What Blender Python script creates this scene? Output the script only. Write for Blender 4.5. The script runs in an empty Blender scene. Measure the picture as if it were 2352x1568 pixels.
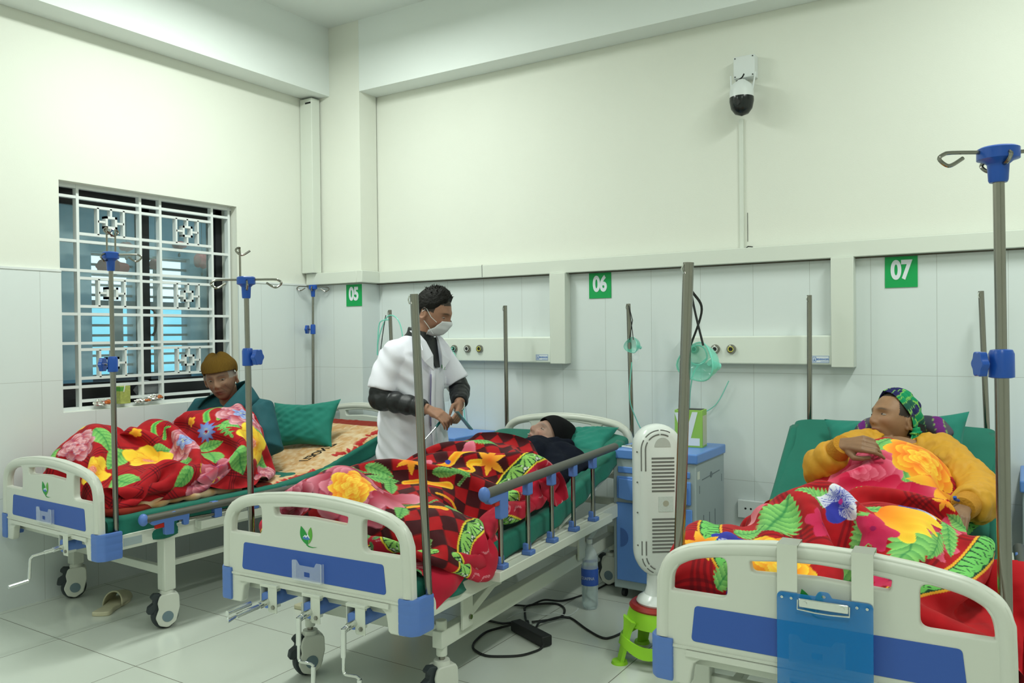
import bpy, bmesh, math, random
import numpy as np
from mathutils import Vector, Matrix, noise
random.seed(7)
rng = np.random.default_rng(7)
SC = bpy.context.scene
COL = SC.collection
R = math.radians

# ------------------------------------------------------------------ camera
cam_data = bpy.data.cameras.new('camera')
cam = bpy.data.objects.new('camera', cam_data)
COL.objects.link(cam)
cam_data.sensor_width = 36.0
cam_data.lens = 28.46
cam_data.clip_start = 0.05
_r = Vector((0.84371, 0.53669, -0.01079)).normalized()
_f = Vector((-0.53678, 0.84366, -0.01003)).normalized()
_u = _r.cross(_f).normalized()
_r = _f.cross(_u).normalized()
cam.matrix_world = Matrix(((_r.x, _u.x, -_f.x, 4.5038), (_r.y, _u.y, -_f.y, -4.4836), (_r.z, _u.z, -_f.z, 1.418), (0, 0, 0, 1)))
SC.camera = cam

# ------------------------------------------------------------------ world, exposure
SC.view_settings.view_transform = 'Standard'
SC.view_settings.look = 'None'
SC.view_settings.gamma = 1.0
SC.view_settings.use_curve_mapping = False
SC.view_settings.exposure = 0.0
world = bpy.data.worlds.new('overcast_sky')
SC.world = world
world.use_nodes = True
world.node_tree.nodes['Background'].inputs[0].default_value = (0.62, 0.9, 1.0, 1)
world.node_tree.nodes['Background'].inputs[1].default_value = 1.6

# ------------------------------------------------------------------ ceiling lamps (the ward's fluorescent battens)
LAMP_COL = (0.93, 1.0, 0.925)
LAMPS = [((1.2, -1.6, 3.50), 90, 45), ((4.9, -1.6, 3.50), 90, 47), ((1.2, -4.6, 3.50), 90, 32), ((4.9, -4.6, 3.50), 90, 34)]
for (lx, ly, lz), rz, pw in LAMPS:
    ld = bpy.data.lights.new('batten_light', 'AREA')
    ld.shape = 'RECTANGLE'
    ld.size = 1.25
    ld.size_y = 0.24
    ld.energy = pw
    ld.color = LAMP_COL
    lo = bpy.data.objects.new('batten_light', ld)
    lo.location = (lx, ly, lz - 0.03)
    lo.rotation_euler = (0, 0, R(rz))
    COL.objects.link(lo)

# ------------------------------------------------------------------ materials
def mat(name, col, rough=0.5, metal=0.0, bump=0.0, bscale=80.0, var=0.0, vscale=6.0, trans=0.0, ior=1.45, alpha=1.0,
        sheen=0.0, coat=0.0, spec=0.5, attr=None, emit=0.0):
    m = bpy.data.materials.new(name)
    m.use_nodes = True
    nt = m.node_tree
    b = nt.nodes['Principled BSDF']
    b.inputs['Base Color'].default_value = (*col, 1)
    b.inputs['Roughness'].default_value = rough
    b.inputs['Metallic'].default_value = metal
    b.inputs['Transmission Weight'].default_value = trans
    b.inputs['IOR'].default_value = ior
    b.inputs['Alpha'].default_value = alpha
    b.inputs['Sheen Weight'].default_value = sheen
    b.inputs['Coat Weight'].default_value = coat
    b.inputs['Specular IOR Level'].default_value = spec
    if emit:
        b.inputs['Emission Color'].default_value = (*col, 1)
        b.inputs['Emission Strength'].default_value = emit
    tc = nt.nodes.new('ShaderNodeTexCoord')
    src = None
    if attr:
        a = nt.nodes.new('ShaderNodeAttribute')
        a.attribute_name = attr
        src = a.outputs['Color']
    if var:
        n = nt.nodes.new('ShaderNodeTexNoise')
        n.inputs['Scale'].default_value = vscale
        n.inputs['Detail'].default_value = 4
        nt.links.new(tc.outputs['Object'], n.inputs['Vector'])
        mr = nt.nodes.new('ShaderNodeMapRange')
        mr.inputs['To Min'].default_value = 1 - var
        mr.inputs['To Max'].default_value = 1 + var
        nt.links.new(n.outputs['Fac'], mr.inputs['Value'])
        mx = nt.nodes.new('ShaderNodeVectorMath')
        mx.operation = 'SCALE'
        if src:
            nt.links.new(src, mx.inputs[0])
        else:
            mx.inputs[0].default_value = col
        nt.links.new(mr.outputs[0], mx.inputs['Scale'])
        src = mx.outputs[0]
    if src:
        nt.links.new(src, b.inputs['Base Color'])
    if bump:
        n = nt.nodes.new('ShaderNodeTexNoise')
        n.inputs['Scale'].default_value = bscale
        n.inputs['Detail'].default_value = 5
        nt.links.new(tc.outputs['Object'], n.inputs['Vector'])
        bp = nt.nodes.new('ShaderNodeBump')
        bp.inputs['Strength'].default_value = bump
        bp.inputs['Distance'].default_value = 0.01
        nt.links.new(n.outputs['Fac'], bp.inputs['Height'])
        nt.links.new(bp.outputs[0], b.inputs['Normal'])
    return m

def tile_mat(name, col, col2, ax, ay, ox, oy, sx, sy, line, grout, rough, gline_soft=0.0):
    """tiles: object axes ax, ay (0,1,2), offsets and sizes in metres, grout line half width"""
    m = bpy.data.materials.new(name)
    m.use_nodes = True
    nt = m.node_tree
    N = nt.nodes
    L = nt.links
    b = N['Principled BSDF']
    b.inputs['Roughness'].default_value = rough
    tc = N.new('ShaderNodeTexCoord')
    sp = N.new('ShaderNodeSeparateXYZ')
    L.new(tc.outputs['Object'], sp.inputs[0])
    def M(op, a, bb=None, c=None):
        n = N.new('ShaderNodeMath')
        n.operation = op
        for i, q in enumerate((a, bb, c)):
            if q is None:
                continue
            if isinstance(q, (int, float)):
                n.inputs[i].default_value = q
            else:
                L.new(q, n.inputs[i])
        return n.outputs[0]
    def axis(k, o, s):
        t = M('DIVIDE', M('SUBTRACT', sp.outputs[k], o), s)
        fr = M('FRACT', t)
        d = M('MULTIPLY', M('MINIMUM', fr, M('SUBTRACT', 1.0, fr)), s)
        return d, M('FLOOR', t)
    dx, ix = axis(ax, ox, sx)
    dy, iy = axis(ay, oy, sy)
    d = M('MINIMUM', dx, dy)
    g = M('LESS_THAN', d, line)
    wn = N.new('ShaderNodeTexWhiteNoise')
    wn.noise_dimensions = '2D'
    cb = N.new('ShaderNodeCombineXYZ')
    L.new(ix, cb.inputs[0])
    L.new(iy, cb.inputs[1])
    L.new(cb.outputs[0], wn.inputs['Vector'])
    ns = N.new('ShaderNodeTexNoise')
    ns.inputs['Scale'].default_value = 2.5
    ns.inputs['Detail'].default_value = 6
    L.new(tc.outputs['Object'], ns.inputs['Vector'])
    f = M('ADD', M('MULTIPLY', wn.outputs['Value'], 0.35), M('MULTIPLY', ns.outputs['Fac'], 0.65))
    mx = N.new('ShaderNodeMix')
    mx.data_type = 'RGBA'
    mx.inputs['A'].default_value = (*col, 1)
    mx.inputs['B'].default_value = (*col2, 1)
    L.new(f, mx.inputs['Factor'])
    m2 = N.new('ShaderNodeMix')
    m2.data_type = 'RGBA'
    m2.inputs['B'].default_value = (*grout, 1)
    L.new(mx.outputs['Result'], m2.inputs['A'])
    L.new(g, m2.inputs['Factor'])
    L.new(m2.outputs['Result'], b.inputs['Base Color'])
    rr = M('ADD', M('MULTIPLY', g, 0.5), rough)
    L.new(rr, b.inputs['Roughness'])
    return m

def paint_mat(name, col, stains=0.04):
    m = mat(name, col, rough=0.75, bump=0.06, bscale=160, var=stains, vscale=1.3)
    return m

M = {}
M['plaster'] = paint_mat('cream_wall_paint', (0.77, 0.79, 0.715))
M['white_plaster'] = paint_mat('white_ceiling_paint', (0.80, 0.85, 0.83))
M['tile_back'] = tile_mat('wall_tile_back', (0.70, 0.76, 0.76), (0.74, 0.79, 0.79), 0, 2, 1.4303, 0.5853, 0.3, 0.6, 0.0011, (0.46, 0.49, 0.47), 0.22)
M['tile_left'] = tile_mat('wall_tile_left', (0.70, 0.76, 0.76), (0.74, 0.79, 0.79), 1, 2, -0.3551, 0.5853, 0.3, 0.6, 0.0011, (0.46, 0.49, 0.47), 0.22)
M['tile_floor'] = tile_mat('floor_tile', (0.60, 0.65, 0.58), (0.66, 0.70, 0.63), 0, 1, 0.6464, -2.4284, 0.6057, 0.6057, 0.0016, (0.10, 0.085, 0.06), 0.17)
M['abs'] = mat('ivory_plastic', (0.66, 0.68, 0.61), rough=0.32, bump=0.02, bscale=300)
M['steel_white'] = mat('white_powder_coat', (0.66, 0.69, 0.61), rough=0.38)
M['blue'] = mat('blue_plastic', (0.10, 0.20, 0.55), rough=0.38)
M['blue_deep'] = mat('blue_panel', (0.035, 0.10, 0.42), rough=0.45, bump=0.03, bscale=500)
M['blue_clamp'] = mat('clamp_blue_plastic', (0.015, 0.085, 0.42), rough=0.3)
M['steel'] = mat('stainless_steel', (0.29, 0.28, 0.25), rough=0.17, metal=1.0)
M['chrome'] = mat('chrome', (0.72, 0.73, 0.72), rough=0.12, metal=1.0)
M['rail_grey'] = mat('grey_aluminium_bar', (0.105, 0.105, 0.09), rough=0.45, metal=0.2)
M['black'] = mat('black_rubber', (0.012, 0.013, 0.014), rough=0.5)
M['tyre'] = mat('dark_tyre', (0.035, 0.045, 0.05), rough=0.6)
M['hub'] = mat('grey_blue_hub', (0.16, 0.23, 0.27), rough=0.5)
M['red_latch'] = mat('red_latch_plastic', (0.5, 0.02, 0.012), rough=0.4)
M['sheet'] = mat('green_sheet', (0.006, 0.150, 0.105), rough=0.8, bump=0.12, bscale=30, var=0.12, vscale=9, sheen=0.08)
M['sheet_lt'] = mat('green_pillow_cloth', (0.010, 0.20, 0.15), rough=0.8, bump=0.12, bscale=25, var=0.12, vscale=12, sheen=0.08)
M['clear'] = mat('clear_plastic', (0.9, 0.95, 1.0), rough=0.1, trans=0.0, alpha=0.18)
M['green_sign'] = mat('green_sign', (0.0, 0.36, 0.085), rough=0.5)
M['sign_white'] = mat('sign_white', (0.75, 0.80, 0.85), rough=0.5)
M['logo_green'] = mat('logo_green', (0.02, 0.30, 0.05), rough=0.5)
M['logo_green2'] = mat('logo_light_green', (0.12, 0.42, 0.05), rough=0.5)
M['logo_blue'] = mat('logo_blue', (0.06, 0.2, 0.55), rough=0.5)
M['grille'] = mat('white_grille_paint', (0.75, 0.79, 0.79), rough=0.4)
M['dark_frame'] = mat('dark_aluminium', (0.018, 0.019, 0.022), rough=0.4)
M['cab_grey'] = mat('cabinet_grey_plastic', (0.36, 0.43, 0.45), rough=0.4)
M['cab_blue'] = mat('cabinet_blue_plastic', (0.12, 0.27, 0.68), rough=0.33)
M['cab_blue_dk'] = mat('cabinet_recess', (0.06, 0.14, 0.42), rough=0.4)
M['mask_green'] = mat('green_clear_pvc', (0.18, 0.72, 0.56), rough=0.12, alpha=0.35)
M['tube_green'] = mat('green_tubing', (0.25, 0.75, 0.62), rough=0.2, alpha=0.7)

# ------------------------------------------------------------------ mesh helpers
def frame(d):
    d = Vector(d).normalized()
    a = Vector((0, 0, 1)) if abs(d.z) < 0.9 else Vector((1, 0, 0))
    x = a.cross(d).normalized()
    return x, d.cross(x).normalized(), d

class MB:
    def __init__(s):
        s.v, s.f, s.m = [], [], []
    def add(s, v, f, mi=0, M4=None):
        n = len(s.v)
        s.v += [tuple(M4 @ Vector(q)) for q in v] if M4 is not None else [tuple(q) for q in v]
        s.f += [tuple(i + n for i in q) for q in f]
        s.m += [mi] * len(f)
        return s
    def box(s, c, size, rot=None, mi=0):
        hx, hy, hz = size[0] / 2, size[1] / 2, size[2] / 2
        v = [Vector((x * hx, y * hy, z * hz)) for x in (-1, 1) for y in (-1, 1) for z in (-1, 1)]
        if rot is not None:
            v = [rot @ q for q in v]
        v = [q + Vector(c) for q in v]
        return s.add(v, [(0, 1, 3, 2), (4, 6, 7, 5), (0, 4, 5, 1), (2, 3, 7, 6), (0, 2, 6, 4), (1, 5, 7, 3)], mi)
    def b2(s, lo, hi, mi=0):
        return s.box([(a + b) / 2 for a, b in zip(lo, hi)], [abs(b - a) for a, b in zip(lo, hi)], None, mi)
    def bar(s, p0, p1, w, h, mi=0):
        p0, p1 = Vector(p0), Vector(p1)
        d = p1 - p0
        x, y, z = frame(d)
        rot = Matrix((x, y, z)).transposed()
        return s.box((p0 + p1) / 2, (w, h, d.length), rot, mi)
    def tube(s, pts, r, seg=12, mi=0, closed=False, sq=None):
        pts = [Vector(p) for p in pts]
        n = len(pts)
        rr = r if isinstance(r, (list, tuple)) else [r] * n
        T = []
        for i in range(n):
            a = pts[(i - 1) % n] if (closed or i > 0) else pts[i]
            b = pts[(i + 1) % n] if (closed or i < n - 1) else pts[i]
            T.append((b - a).normalized())
        x, y, _ = frame(T[0])
        v, f = [], []
        for i in range(n):
            if i:
                q = T[i - 1].rotation_difference(T[i])
                x = q @ x
            x = (x - T[i] * x.dot(T[i])).normalized()
            y = T[i].cross(x)
            e = 1.0
            if 0 < i < n - 1 or closed:
                c = T[i].dot((pts[(i + 1) % n] - pts[i]).normalized())
                e = 1.0 / max(0.7, c)
            for k in range(seg):
                a = 2 * math.pi * k / seg
                sx, sy = (1, 1) if sq is None else sq
                v.append(pts[i] + (x * math.cos(a) * sx + y * math.sin(a) * sy) * rr[i] * e)
        for i in range(n if closed else n - 1):
            j = (i + 1) % n
            for k in range(seg):
                l = (k + 1) % seg
                f.append((i * seg + k, i * seg + l, j * seg + l, j * seg + k))
        if not closed:
            f.append(tuple(range(seg))[::-1])
            f.append(tuple((n - 1) * seg + k for k in range(seg)))
        return s.add(v, f, mi)
    def cyl(s, p0, p1, r, r1=None, seg=16, mi=0):
        return s.tube([p0, p1], [r, r if r1 is None else r1], seg, mi)
    def lathe(s, prof, M4=None, seg=24, mi=0, sx=1.0, sy=1.0):
        v, f = [], []
        for (r, z) in prof:
            for k in range(seg):
                a = 2 * math.pi * k / seg
                v.append(Vector((r * math.cos(a) * sx, r * math.sin(a) * sy, z)))
        for i in range(len(prof) - 1):
            for k in range(seg):
                l = (k + 1) % seg
                f.append((i * seg + k, i * seg + l, (i + 1) * seg + l, (i + 1) * seg + k))
        if prof[0][0] > 1e-5:
            f.append(tuple(range(seg))[::-1])
        if prof[-1][0] > 1e-5:
            f.append(tuple((len(prof) - 1) * seg + k for k in range(seg)))
        return s.add(v, f, mi, M4)
    def ell(s, c, r, rot=None, seg=24, rings=14, mi=0, fn=None):
        r = (r, r, r) if isinstance(r, (int, float)) else r
        v, f = [], []
        for i in range(rings + 1):
            t = math.pi * i / rings
            for k in range(seg):
                a = 2 * math.pi * k / seg
                q = Vector((math.sin(t) * math.cos(a), math.sin(t) * math.sin(a), math.cos(t)))
                if fn:
                    q = fn(q)
                q = Vector((q.x * r[0], q.y * r[1], q.z * r[2]))
                if rot is not None:
                    q = rot @ q
                v.append(q + Vector(c))
        for i in range(rings):
            for k in range(seg):
                l = (k + 1) % seg
                f.append((i * seg + k, (i + 1) * seg + k, (i + 1) * seg + l, i * seg + l))
        return s.add(v, f, mi)
    def prism(s, poly, d0, d1, M4=None, mi=0):
        """poly in xy, extruded z d0..d1"""
        n = len(poly)
        v = [(x, y, d0) for x, y in poly] + [(x, y, d1) for x, y in poly]
        f = [tuple(range(n))[::-1], tuple(range(n, 2 * n))] + [(i, (i + 1) % n, n + (i + 1) % n, n + i) for i in range(n)]
        return s.add(v, f, mi, M4)
    def mesh(s, name, mats, smooth=True, angle=35, weld=False):
        me = bpy.data.meshes.new(name)
        me.from_pydata(s.v, [], s.f)
        for q in (mats if isinstance(mats, (list, tuple)) else [mats]):
            me.materials.append(q)
        me.polygons.foreach_set('material_index', s.m)
        me.validate()
        bm = bmesh.new()
        bm.from_mesh(me)
        if weld:
            bmesh.ops.remove_doubles(bm, verts=bm.verts, dist=1e-5)
        bmesh.ops.recalc_face_normals(bm, faces=bm.faces)
        bm.to_mesh(me)
        bm.free()
        finish(me, smooth, angle)
        return me
    def build(s, name, mats, parent=None, smooth=True, angle=35, bevel=0.0, bseg=2, loc=None, rot=None, weld=False):
        o = bpy.data.objects.new(name, s.mesh(name, mats, smooth, angle, weld))
        COL.objects.link(o)
        if parent:
            o.parent = parent
        if loc is not None:
            o.location = loc
        if rot is not None:
            o.rotation_euler = rot
        if bevel:
            b = o.modifiers.new('bevel', 'BEVEL')
            b.width = bevel
            b.segments = bseg
            b.limit_method = 'ANGLE'
            b.angle_limit = R(40)
        return o

def finish(me, smooth=True, angle=35):
    if smooth:
        me.polygons.foreach_set('use_smooth', [True] * len(me.polygons))
        try:
            me.set_sharp_from_angle(angle=R(angle))
        except Exception:
            pass
    me.update()

def link(name, me, parent=None, loc=None, rot=None):
    o = bpy.data.objects.new(name, me)
    COL.objects.link(o)
    if parent:
        o.parent = parent
    if loc is not None:
        o.location = loc
    if rot is not None:
        o.rotation_euler = rot
    return o

def thing(name, label, cat, loc=(0, 0, 0), rz=0.0, group=None):
    o = bpy.data.objects.new(name, None)
    o.empty_display_size = 0.1
    COL.objects.link(o)
    o.location = loc
    o.rotation_euler = (0, 0, rz)
    tag(o, label, cat, group)
    return o

def tag(o, label=None, cat=None, group=None, kind=None):
    if label: o['label'] = label
    if cat: o['category'] = cat
    if group: o['group'] = group
    if kind: o['kind'] = kind
    return o

def struct(o):
    o['kind'] = 'structure'
    return o

def keep_world(o, parent):
    """parent an object whose mesh is in world coordinates"""
    o.parent = parent
    mw = Matrix.Translation(parent.location) @ parent.rotation_euler.to_matrix().to_4x4()
    o.matrix_parent_inverse = mw.inverted()
    return o

def roundpoly(pts, rad, seg=6):
    """round the corners of a closed 2D polygon; rad one value or per corner"""
    n = len(pts)
    out = []
    for i in range(n):
        p = Vector(pts[i])
        a = Vector(pts[i - 1]) - p
        b = Vector(pts[(i + 1) % n]) - p
        r = rad[i] if isinstance(rad, (list, tuple)) else rad
        if r <= 0:
            out.append(tuple(p))
            continue
        la, lb = a.length, b.length
        a.normalize(); b.normalize()
        ang = a.angle(b)
        t = min(r / max(math.tan(ang / 2), 1e-4), la * 0.49, lb * 0.49)
        p0, p1 = p + a * t, p + b * t
        for k in range(seg + 1):
            s = k / seg
            q = p0 * (1 - s) ** 2 + p * 2 * s * (1 - s) + p1 * s * s
            out.append((q.x, q.y))
    return out

def plate(outline, holes, thick, bevel=0.003, bres=2):
    """flat plate with holes from closed 2D splines; plane XZ, thickness along Y (centred)"""
    cu = bpy.data.curves.new('plate', 'CURVE')
    cu.dimensions = '2D'
    cu.fill_mode = 'BOTH'
    cu.extrude = max(thick / 2 - bevel, 0.0002)
    cu.bevel_depth = bevel
    cu.bevel_resolution = bres
    for pts in [outline] + list(holes):
        sp = cu.splines.new('POLY')
        sp.points.add(len(pts) - 1)
        for i, (x, y) in enumerate(pts):
            sp.points[i].co = (x, y, 0, 1)
        sp.use_cyclic_u = True
    o = bpy.data.objects.new('plate', cu)
    me = bpy.data.meshes.new_from_object(o)
    bpy.data.objects.remove(o)
    bpy.data.curves.remove(cu)
    me.transform(Matrix.Rotation(R(90), 4, 'X'))
    v = [tuple(q.co) for q in me.vertices]
    f = [tuple(p.vertices) for p in me.polygons]
    bpy.data.meshes.remove(me)
    return v, f

def text_vf(s, size, depth=0.002, bold=0.0, sx=1.0, shear=0.0, align='CENTER', space=1.0):
    """text as verts, faces in the XZ plane facing -Y, centred on the origin"""
    cu = bpy.data.curves.new('text', 'FONT')
    cu.body = s
    cu.size = size
    cu.align_x = align
    cu.align_y = 'CENTER'
    cu.offset = bold
    cu.extrude = depth / 2
    cu.shear = shear
    cu.space_character = space
    cu.resolution_u = 6
    o = bpy.data.objects.new('text', cu)
    me = bpy.data.meshes.new_from_object(o)
    bpy.data.objects.remove(o)
    bpy.data.curves.remove(cu)
    me.transform(Matrix.Rotation(R(90), 4, 'X') @ Matrix.Diagonal((sx, 1, 1, 1)))
    v = [tuple(q.co) for q in me.vertices]
    f = [tuple(p.vertices) for p in me.polygons]
    bpy.data.meshes.remove(me)
    return v, f

def spline(P, n, closed=False):
    """Catmull-Rom through points"""
    P = [Vector(p) for p in P]
    out = []
    m = len(P)
    rg = m if closed else m - 1
    for i in range(rg):
        p0 = P[(i - 1) % m] if (closed or i > 0) else P[0]
        p1 = P[i]
        p2 = P[(i + 1) % m]
        p3 = P[(i + 2) % m] if (closed or i + 2 < m) else P[-1]
        for k in range(n):
            t = k / n
            out.append(0.5 * ((2 * p1) + (p2 - p0) * t + (2 * p0 - 5 * p1 + 4 * p2 - p3) * t * t + (3 * p1 - p0 - 3 * p2 + p3) * t ** 3))
    if not closed:
        out.append(P[-1])
    return out
# ================================================================== ROOM
RX1, RY0, CZ, BZ, TZ = 7.2, -6.4, 3.66, 3.155, 1.785
G = 0.012      # tiles stand proud of the plaster by this much
struct(MB().b2((-0.3, RY0 - 0.2, -0.12), (RX1 + 0.2, 0.3, 0)).build('floor', M['tile_floor'], smooth=False))
struct(MB().b2((-0.3, RY0 - 0.2, CZ), (RX1 + 0.2, 0.3, CZ + 0.15)).build('ceiling', M['white_plaster'], smooth=False))
# back wall: plaster core and tile skin, the corner column belongs to it
w = MB()
w.b2((-0.3, G, 0), (RX1 + 0.2, 0.25, CZ))
w.b2((0.0, 0.0, 0), (RX1, G, TZ), 1)
struct(w.build('wall_back', [M['plaster'], M['tile_back']], smooth=False))
pw = MB().b2((-0.2, -0.188 + G, 0), (0.506 - G, 0.0, CZ)).b2((0.0, -0.188, 0), (0.506, -0.188 + G, TZ), 1).b2((0.506 - G, -0.188 + G, 0), (0.506, -0.0005, TZ), 1)
struct(pw.build('pillar', [M['plaster'], M['tile_back']], smooth=False))
# left wall with the window opening
wy0, wy1, wz0, wz1 = -2.04, -0.845, 1.004, 2.296
w = MB()
for (a, b, c, d) in ((RY0, wy0, 0, CZ), (wy1, 0.0, 0, CZ), (wy0, wy1, 0, wz0), (wy0, wy1, wz1, CZ)):
    w.b2((-0.25, a, c), (-G, b, d))
for (a, b, c, d) in ((RY0, wy0, 0, TZ), (wy1, 0.0, 0, TZ), (wy0, wy1, 0, wz0)):
    w.b2((-G, a, c), (0, b, d), 1)
struct(w.build('wall_left', [M['plaster'], M['tile_left']], smooth=False))
struct(MB().b2((RX1, RY0, 0), (RX1 + 0.2, 0.2, CZ)).build('wall_right', M['plaster'], smooth=False))
struct(MB().b2((-0.3, RY0 - 0.2, 0), (RX1 + 0.2, RY0, CZ)).build('wall_front', M['plaster'], smooth=False))
# ceiling beams along both walls
struct(MB().b2((-0.01, RY0, BZ + 0.01), (0.2, 0.0, CZ)).build('beam_left', M['white_plaster'], smooth=False))
struct(MB().b2((0.2, -0.175, BZ), (RX1, 0.01, CZ)).build('beam_back', M['white_plaster'], smooth=False))
# white ledge on the tile top of the left wall
struct(MB().b2((-G, RY0, TZ), (0.004, wy0, TZ + 0.012)).b2((-G, wy1, TZ), (0.004, -0.188, TZ + 0.012)).build('trim_1', M['grille'], smooth=False))
# ceiling battens
for (lx, ly, lz), rz, pw in LAMPS:
    t = thing('ceiling_lamp', 'white ceiling lamp with two tubes, %s' % ('above the window side near the beds' if lx < 3 and ly > -3 else 'above bed 07' if ly > -3 else 'behind the camera on the window side' if lx < 3 else 'behind the camera on the door side'), 'lamp', (lx, ly, CZ), R(rz))
    MB().b2((-0.64, -0.13, -0.10), (0.64, 0.13, 0)).build('housing', M['grille'], t, bevel=0.01)
    for s in (-1, 1):
        MB().cyl((-0.6, s * 0.06, -0.116), (0.6, s * 0.06, -0.116), 0.013).build('tube', mat('tube_glow', (0.95, 1, 0.95), emit=4.0), t)

# ------------------------------------------------------------------ cable trunking
M['trunk'] = mat('trunking_pvc', (0.70, 0.74, 0.67), rough=0.5)
M['trunk_panel'] = mat('panel_paint', (0.76, 0.81, 0.74), rough=0.4)
M['dark_strip'] = mat('mottled_dark_brown', (0.11, 0.10, 0.075), rough=0.9, var=0.3, vscale=9)
tr = thing('cable_trunking', 'long off-white cable trunking running along the back wall above the bed numbers', 'trunking', (0.5, 0, 1.79))
TY = -0.058
o = MB().b2((0.508, TY, 0.0), (RX1 - 0.01, 0.0, 0.082)).build('horizontal_duct', M['trunk'], bevel=0.003)
o.parent = tr; o.location = (-0.5, 0, 0)
tc_ = thing('cable_trunking', 'short cable trunking wrapped round the corner pillar above sign 05', 'trunking', (0.25, -0.24, 1.79))
MB().b2((-0.246, 0.0, 0.0), (0.256, 0.0515, 0.084)).build('front_duct', M['trunk'], tc_, bevel=0.003)
MB().b2((0.2565, 0.0, 0.0), (0.31, 0.181, 0.084)).build('side_duct', M['trunk'], tc_, bevel=0.003)
for xj in (1.46,):
    y = TY
    MB().b2((xj - 0.503, y - 0.001, 0.002), (xj - 0.5, y + 0.004, 0.083)).build('joint_gap', M['black'], tr)
MB().b2((0.0, -0.02, -0.006), (6.6, -0.0, 0.0)).build('dark_line', M['dark_strip'], tr)  # thin mottled dark brown strip along the duct's lower edge
for xv in (2.035, 3.705):
    MB().b2((xv - 0.055 - 0.5, -0.075, -0.565), (xv + 0.055 - 0.5, 0.0, 0.0)).build('drop_duct', M['trunk'], tr, bevel=0.003)
tv = thing('corner_cable_duct', 'tall off-white cable duct standing in the wall corner, open slot at its top', 'trunking', (0.03, -0.24, 1.875))
MB().b2((-0.038, -0.03, 0.0), (0.085, 0.05, 1.275)).build('duct', M['trunk'], tv, bevel=0.004)
MB().b2((0.02, -0.032, 1.235), (0.075, -0.029, 1.247)).build('slot', M['black'], tv)
# thin strip up to the security camera
ts = thing('cable_strip', 'thin white cable strip climbing the wall to the security camera', 'trunking', (3.17, G, 1.872))
MB().b2((-0.012, -0.012, 0.0), (0.012, 0.0, 0.72)).build('strip', M['trunk'], ts, bevel=0.002)
MB().tube([(0.03, -0.002, 0.04), (0.03, -0.002, 0.20)], 0.0012, 6).tube([(0.02, -0.003, 0.005), (0.035, -0.012, 0.012), (0.06, -0.01, 0.008)], 0.003, 6).build('loose_wire', M['black'], ts)

# ------------------------------------------------------------------ number signs
def digit_sign(num, x, y, z):
    s = MB().b2((-0.0745, -0.004, -0.0775), (0.0745, 0, 0.0775)).build('bed_number_sign', M['green_sign'], loc=(x, y, z), smooth=False)
    tag(s, {'05': 'green number sign 05 on the corner pillar, leftmost of the three', '06': 'green number sign 06 in the middle of the back wall', '07': 'green number sign 07 above the patient in yellow'}[num], 'sign')
    v, f = text_vf(num, 0.128, 0.002, bold=0.0052, sx=0.74, space=0.98)
    MB().add(v, f).build('numerals', M['sign_white'], s, smooth=False, loc=(0, -0.0052, 0.006))
digit_sign('05', 0.435, -0.1885, 1.703)
digit_sign('06', 2.297, -0.0005, 1.705)
digit_sign('07', 3.972, -0.0005, 1.705)

# ------------------------------------------------------------------ window
wn = MB()
FX = -0.2
for (a, b, c, d) in ((wy0, wy0 + 0.05, wz0, wz1), (wy1 - 0.05, wy1, wz0, wz1), (wy0, wy1, wz1 - 0.06, wz1), (wy0, wy1, wz0, wz0 + 0.06)):
    wn.b2((FX - 0.035, a, c), (FX + 0.03, b, d))
wf = struct(wn.build('window_1', M['dark_frame'], smooth=False))
M['glass'] = mat('window_glass', (0.8, 1.0, 0.97), rough=0.0, alpha=0.16, spec=0.6)
for k, (a, b) in enumerate(((wy0 + 0.05, -1.42), (-1.42, wy1 - 0.05))):
    s = MB()
    t_ = 0.04
    x0, x1 = FX - 0.02, FX + 0.012
    s.b2((x0, a, wz0 + 0.06), (x1, a + t_, wz1 - 0.06)).b2((x0, b - t_, wz0 + 0.06), (x1, b, wz1 - 0.06))
    s.b2((x0, a, wz1 - 0.06 - t_), (x1, b, wz1 - 0.06)).b2((x0, a, wz0 + 0.06), (x1, b, wz0 + 0.06 + t_ + 0.05))
    o = s.build('casement', M['dark_frame'], wf, smooth=False)
    MB().b2((FX - 0.006, a + t_, wz0 + 0.17), (FX - 0.002, b - t_, wz1 - 0.06 - t_)).build('pane', M['glass'], o, smooth=False)
MB().tube(spline([(-0.185, -1.38, 1.60), (-0.15, -1.375, 1.58), (-0.14, -1.372, 1.52), (-0.15, -1.372, 1.46), (-0.17, -1.375, 1.43)], 6), 0.008, 8).build('window_handle', M['rail_grey'], wf)
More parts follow.
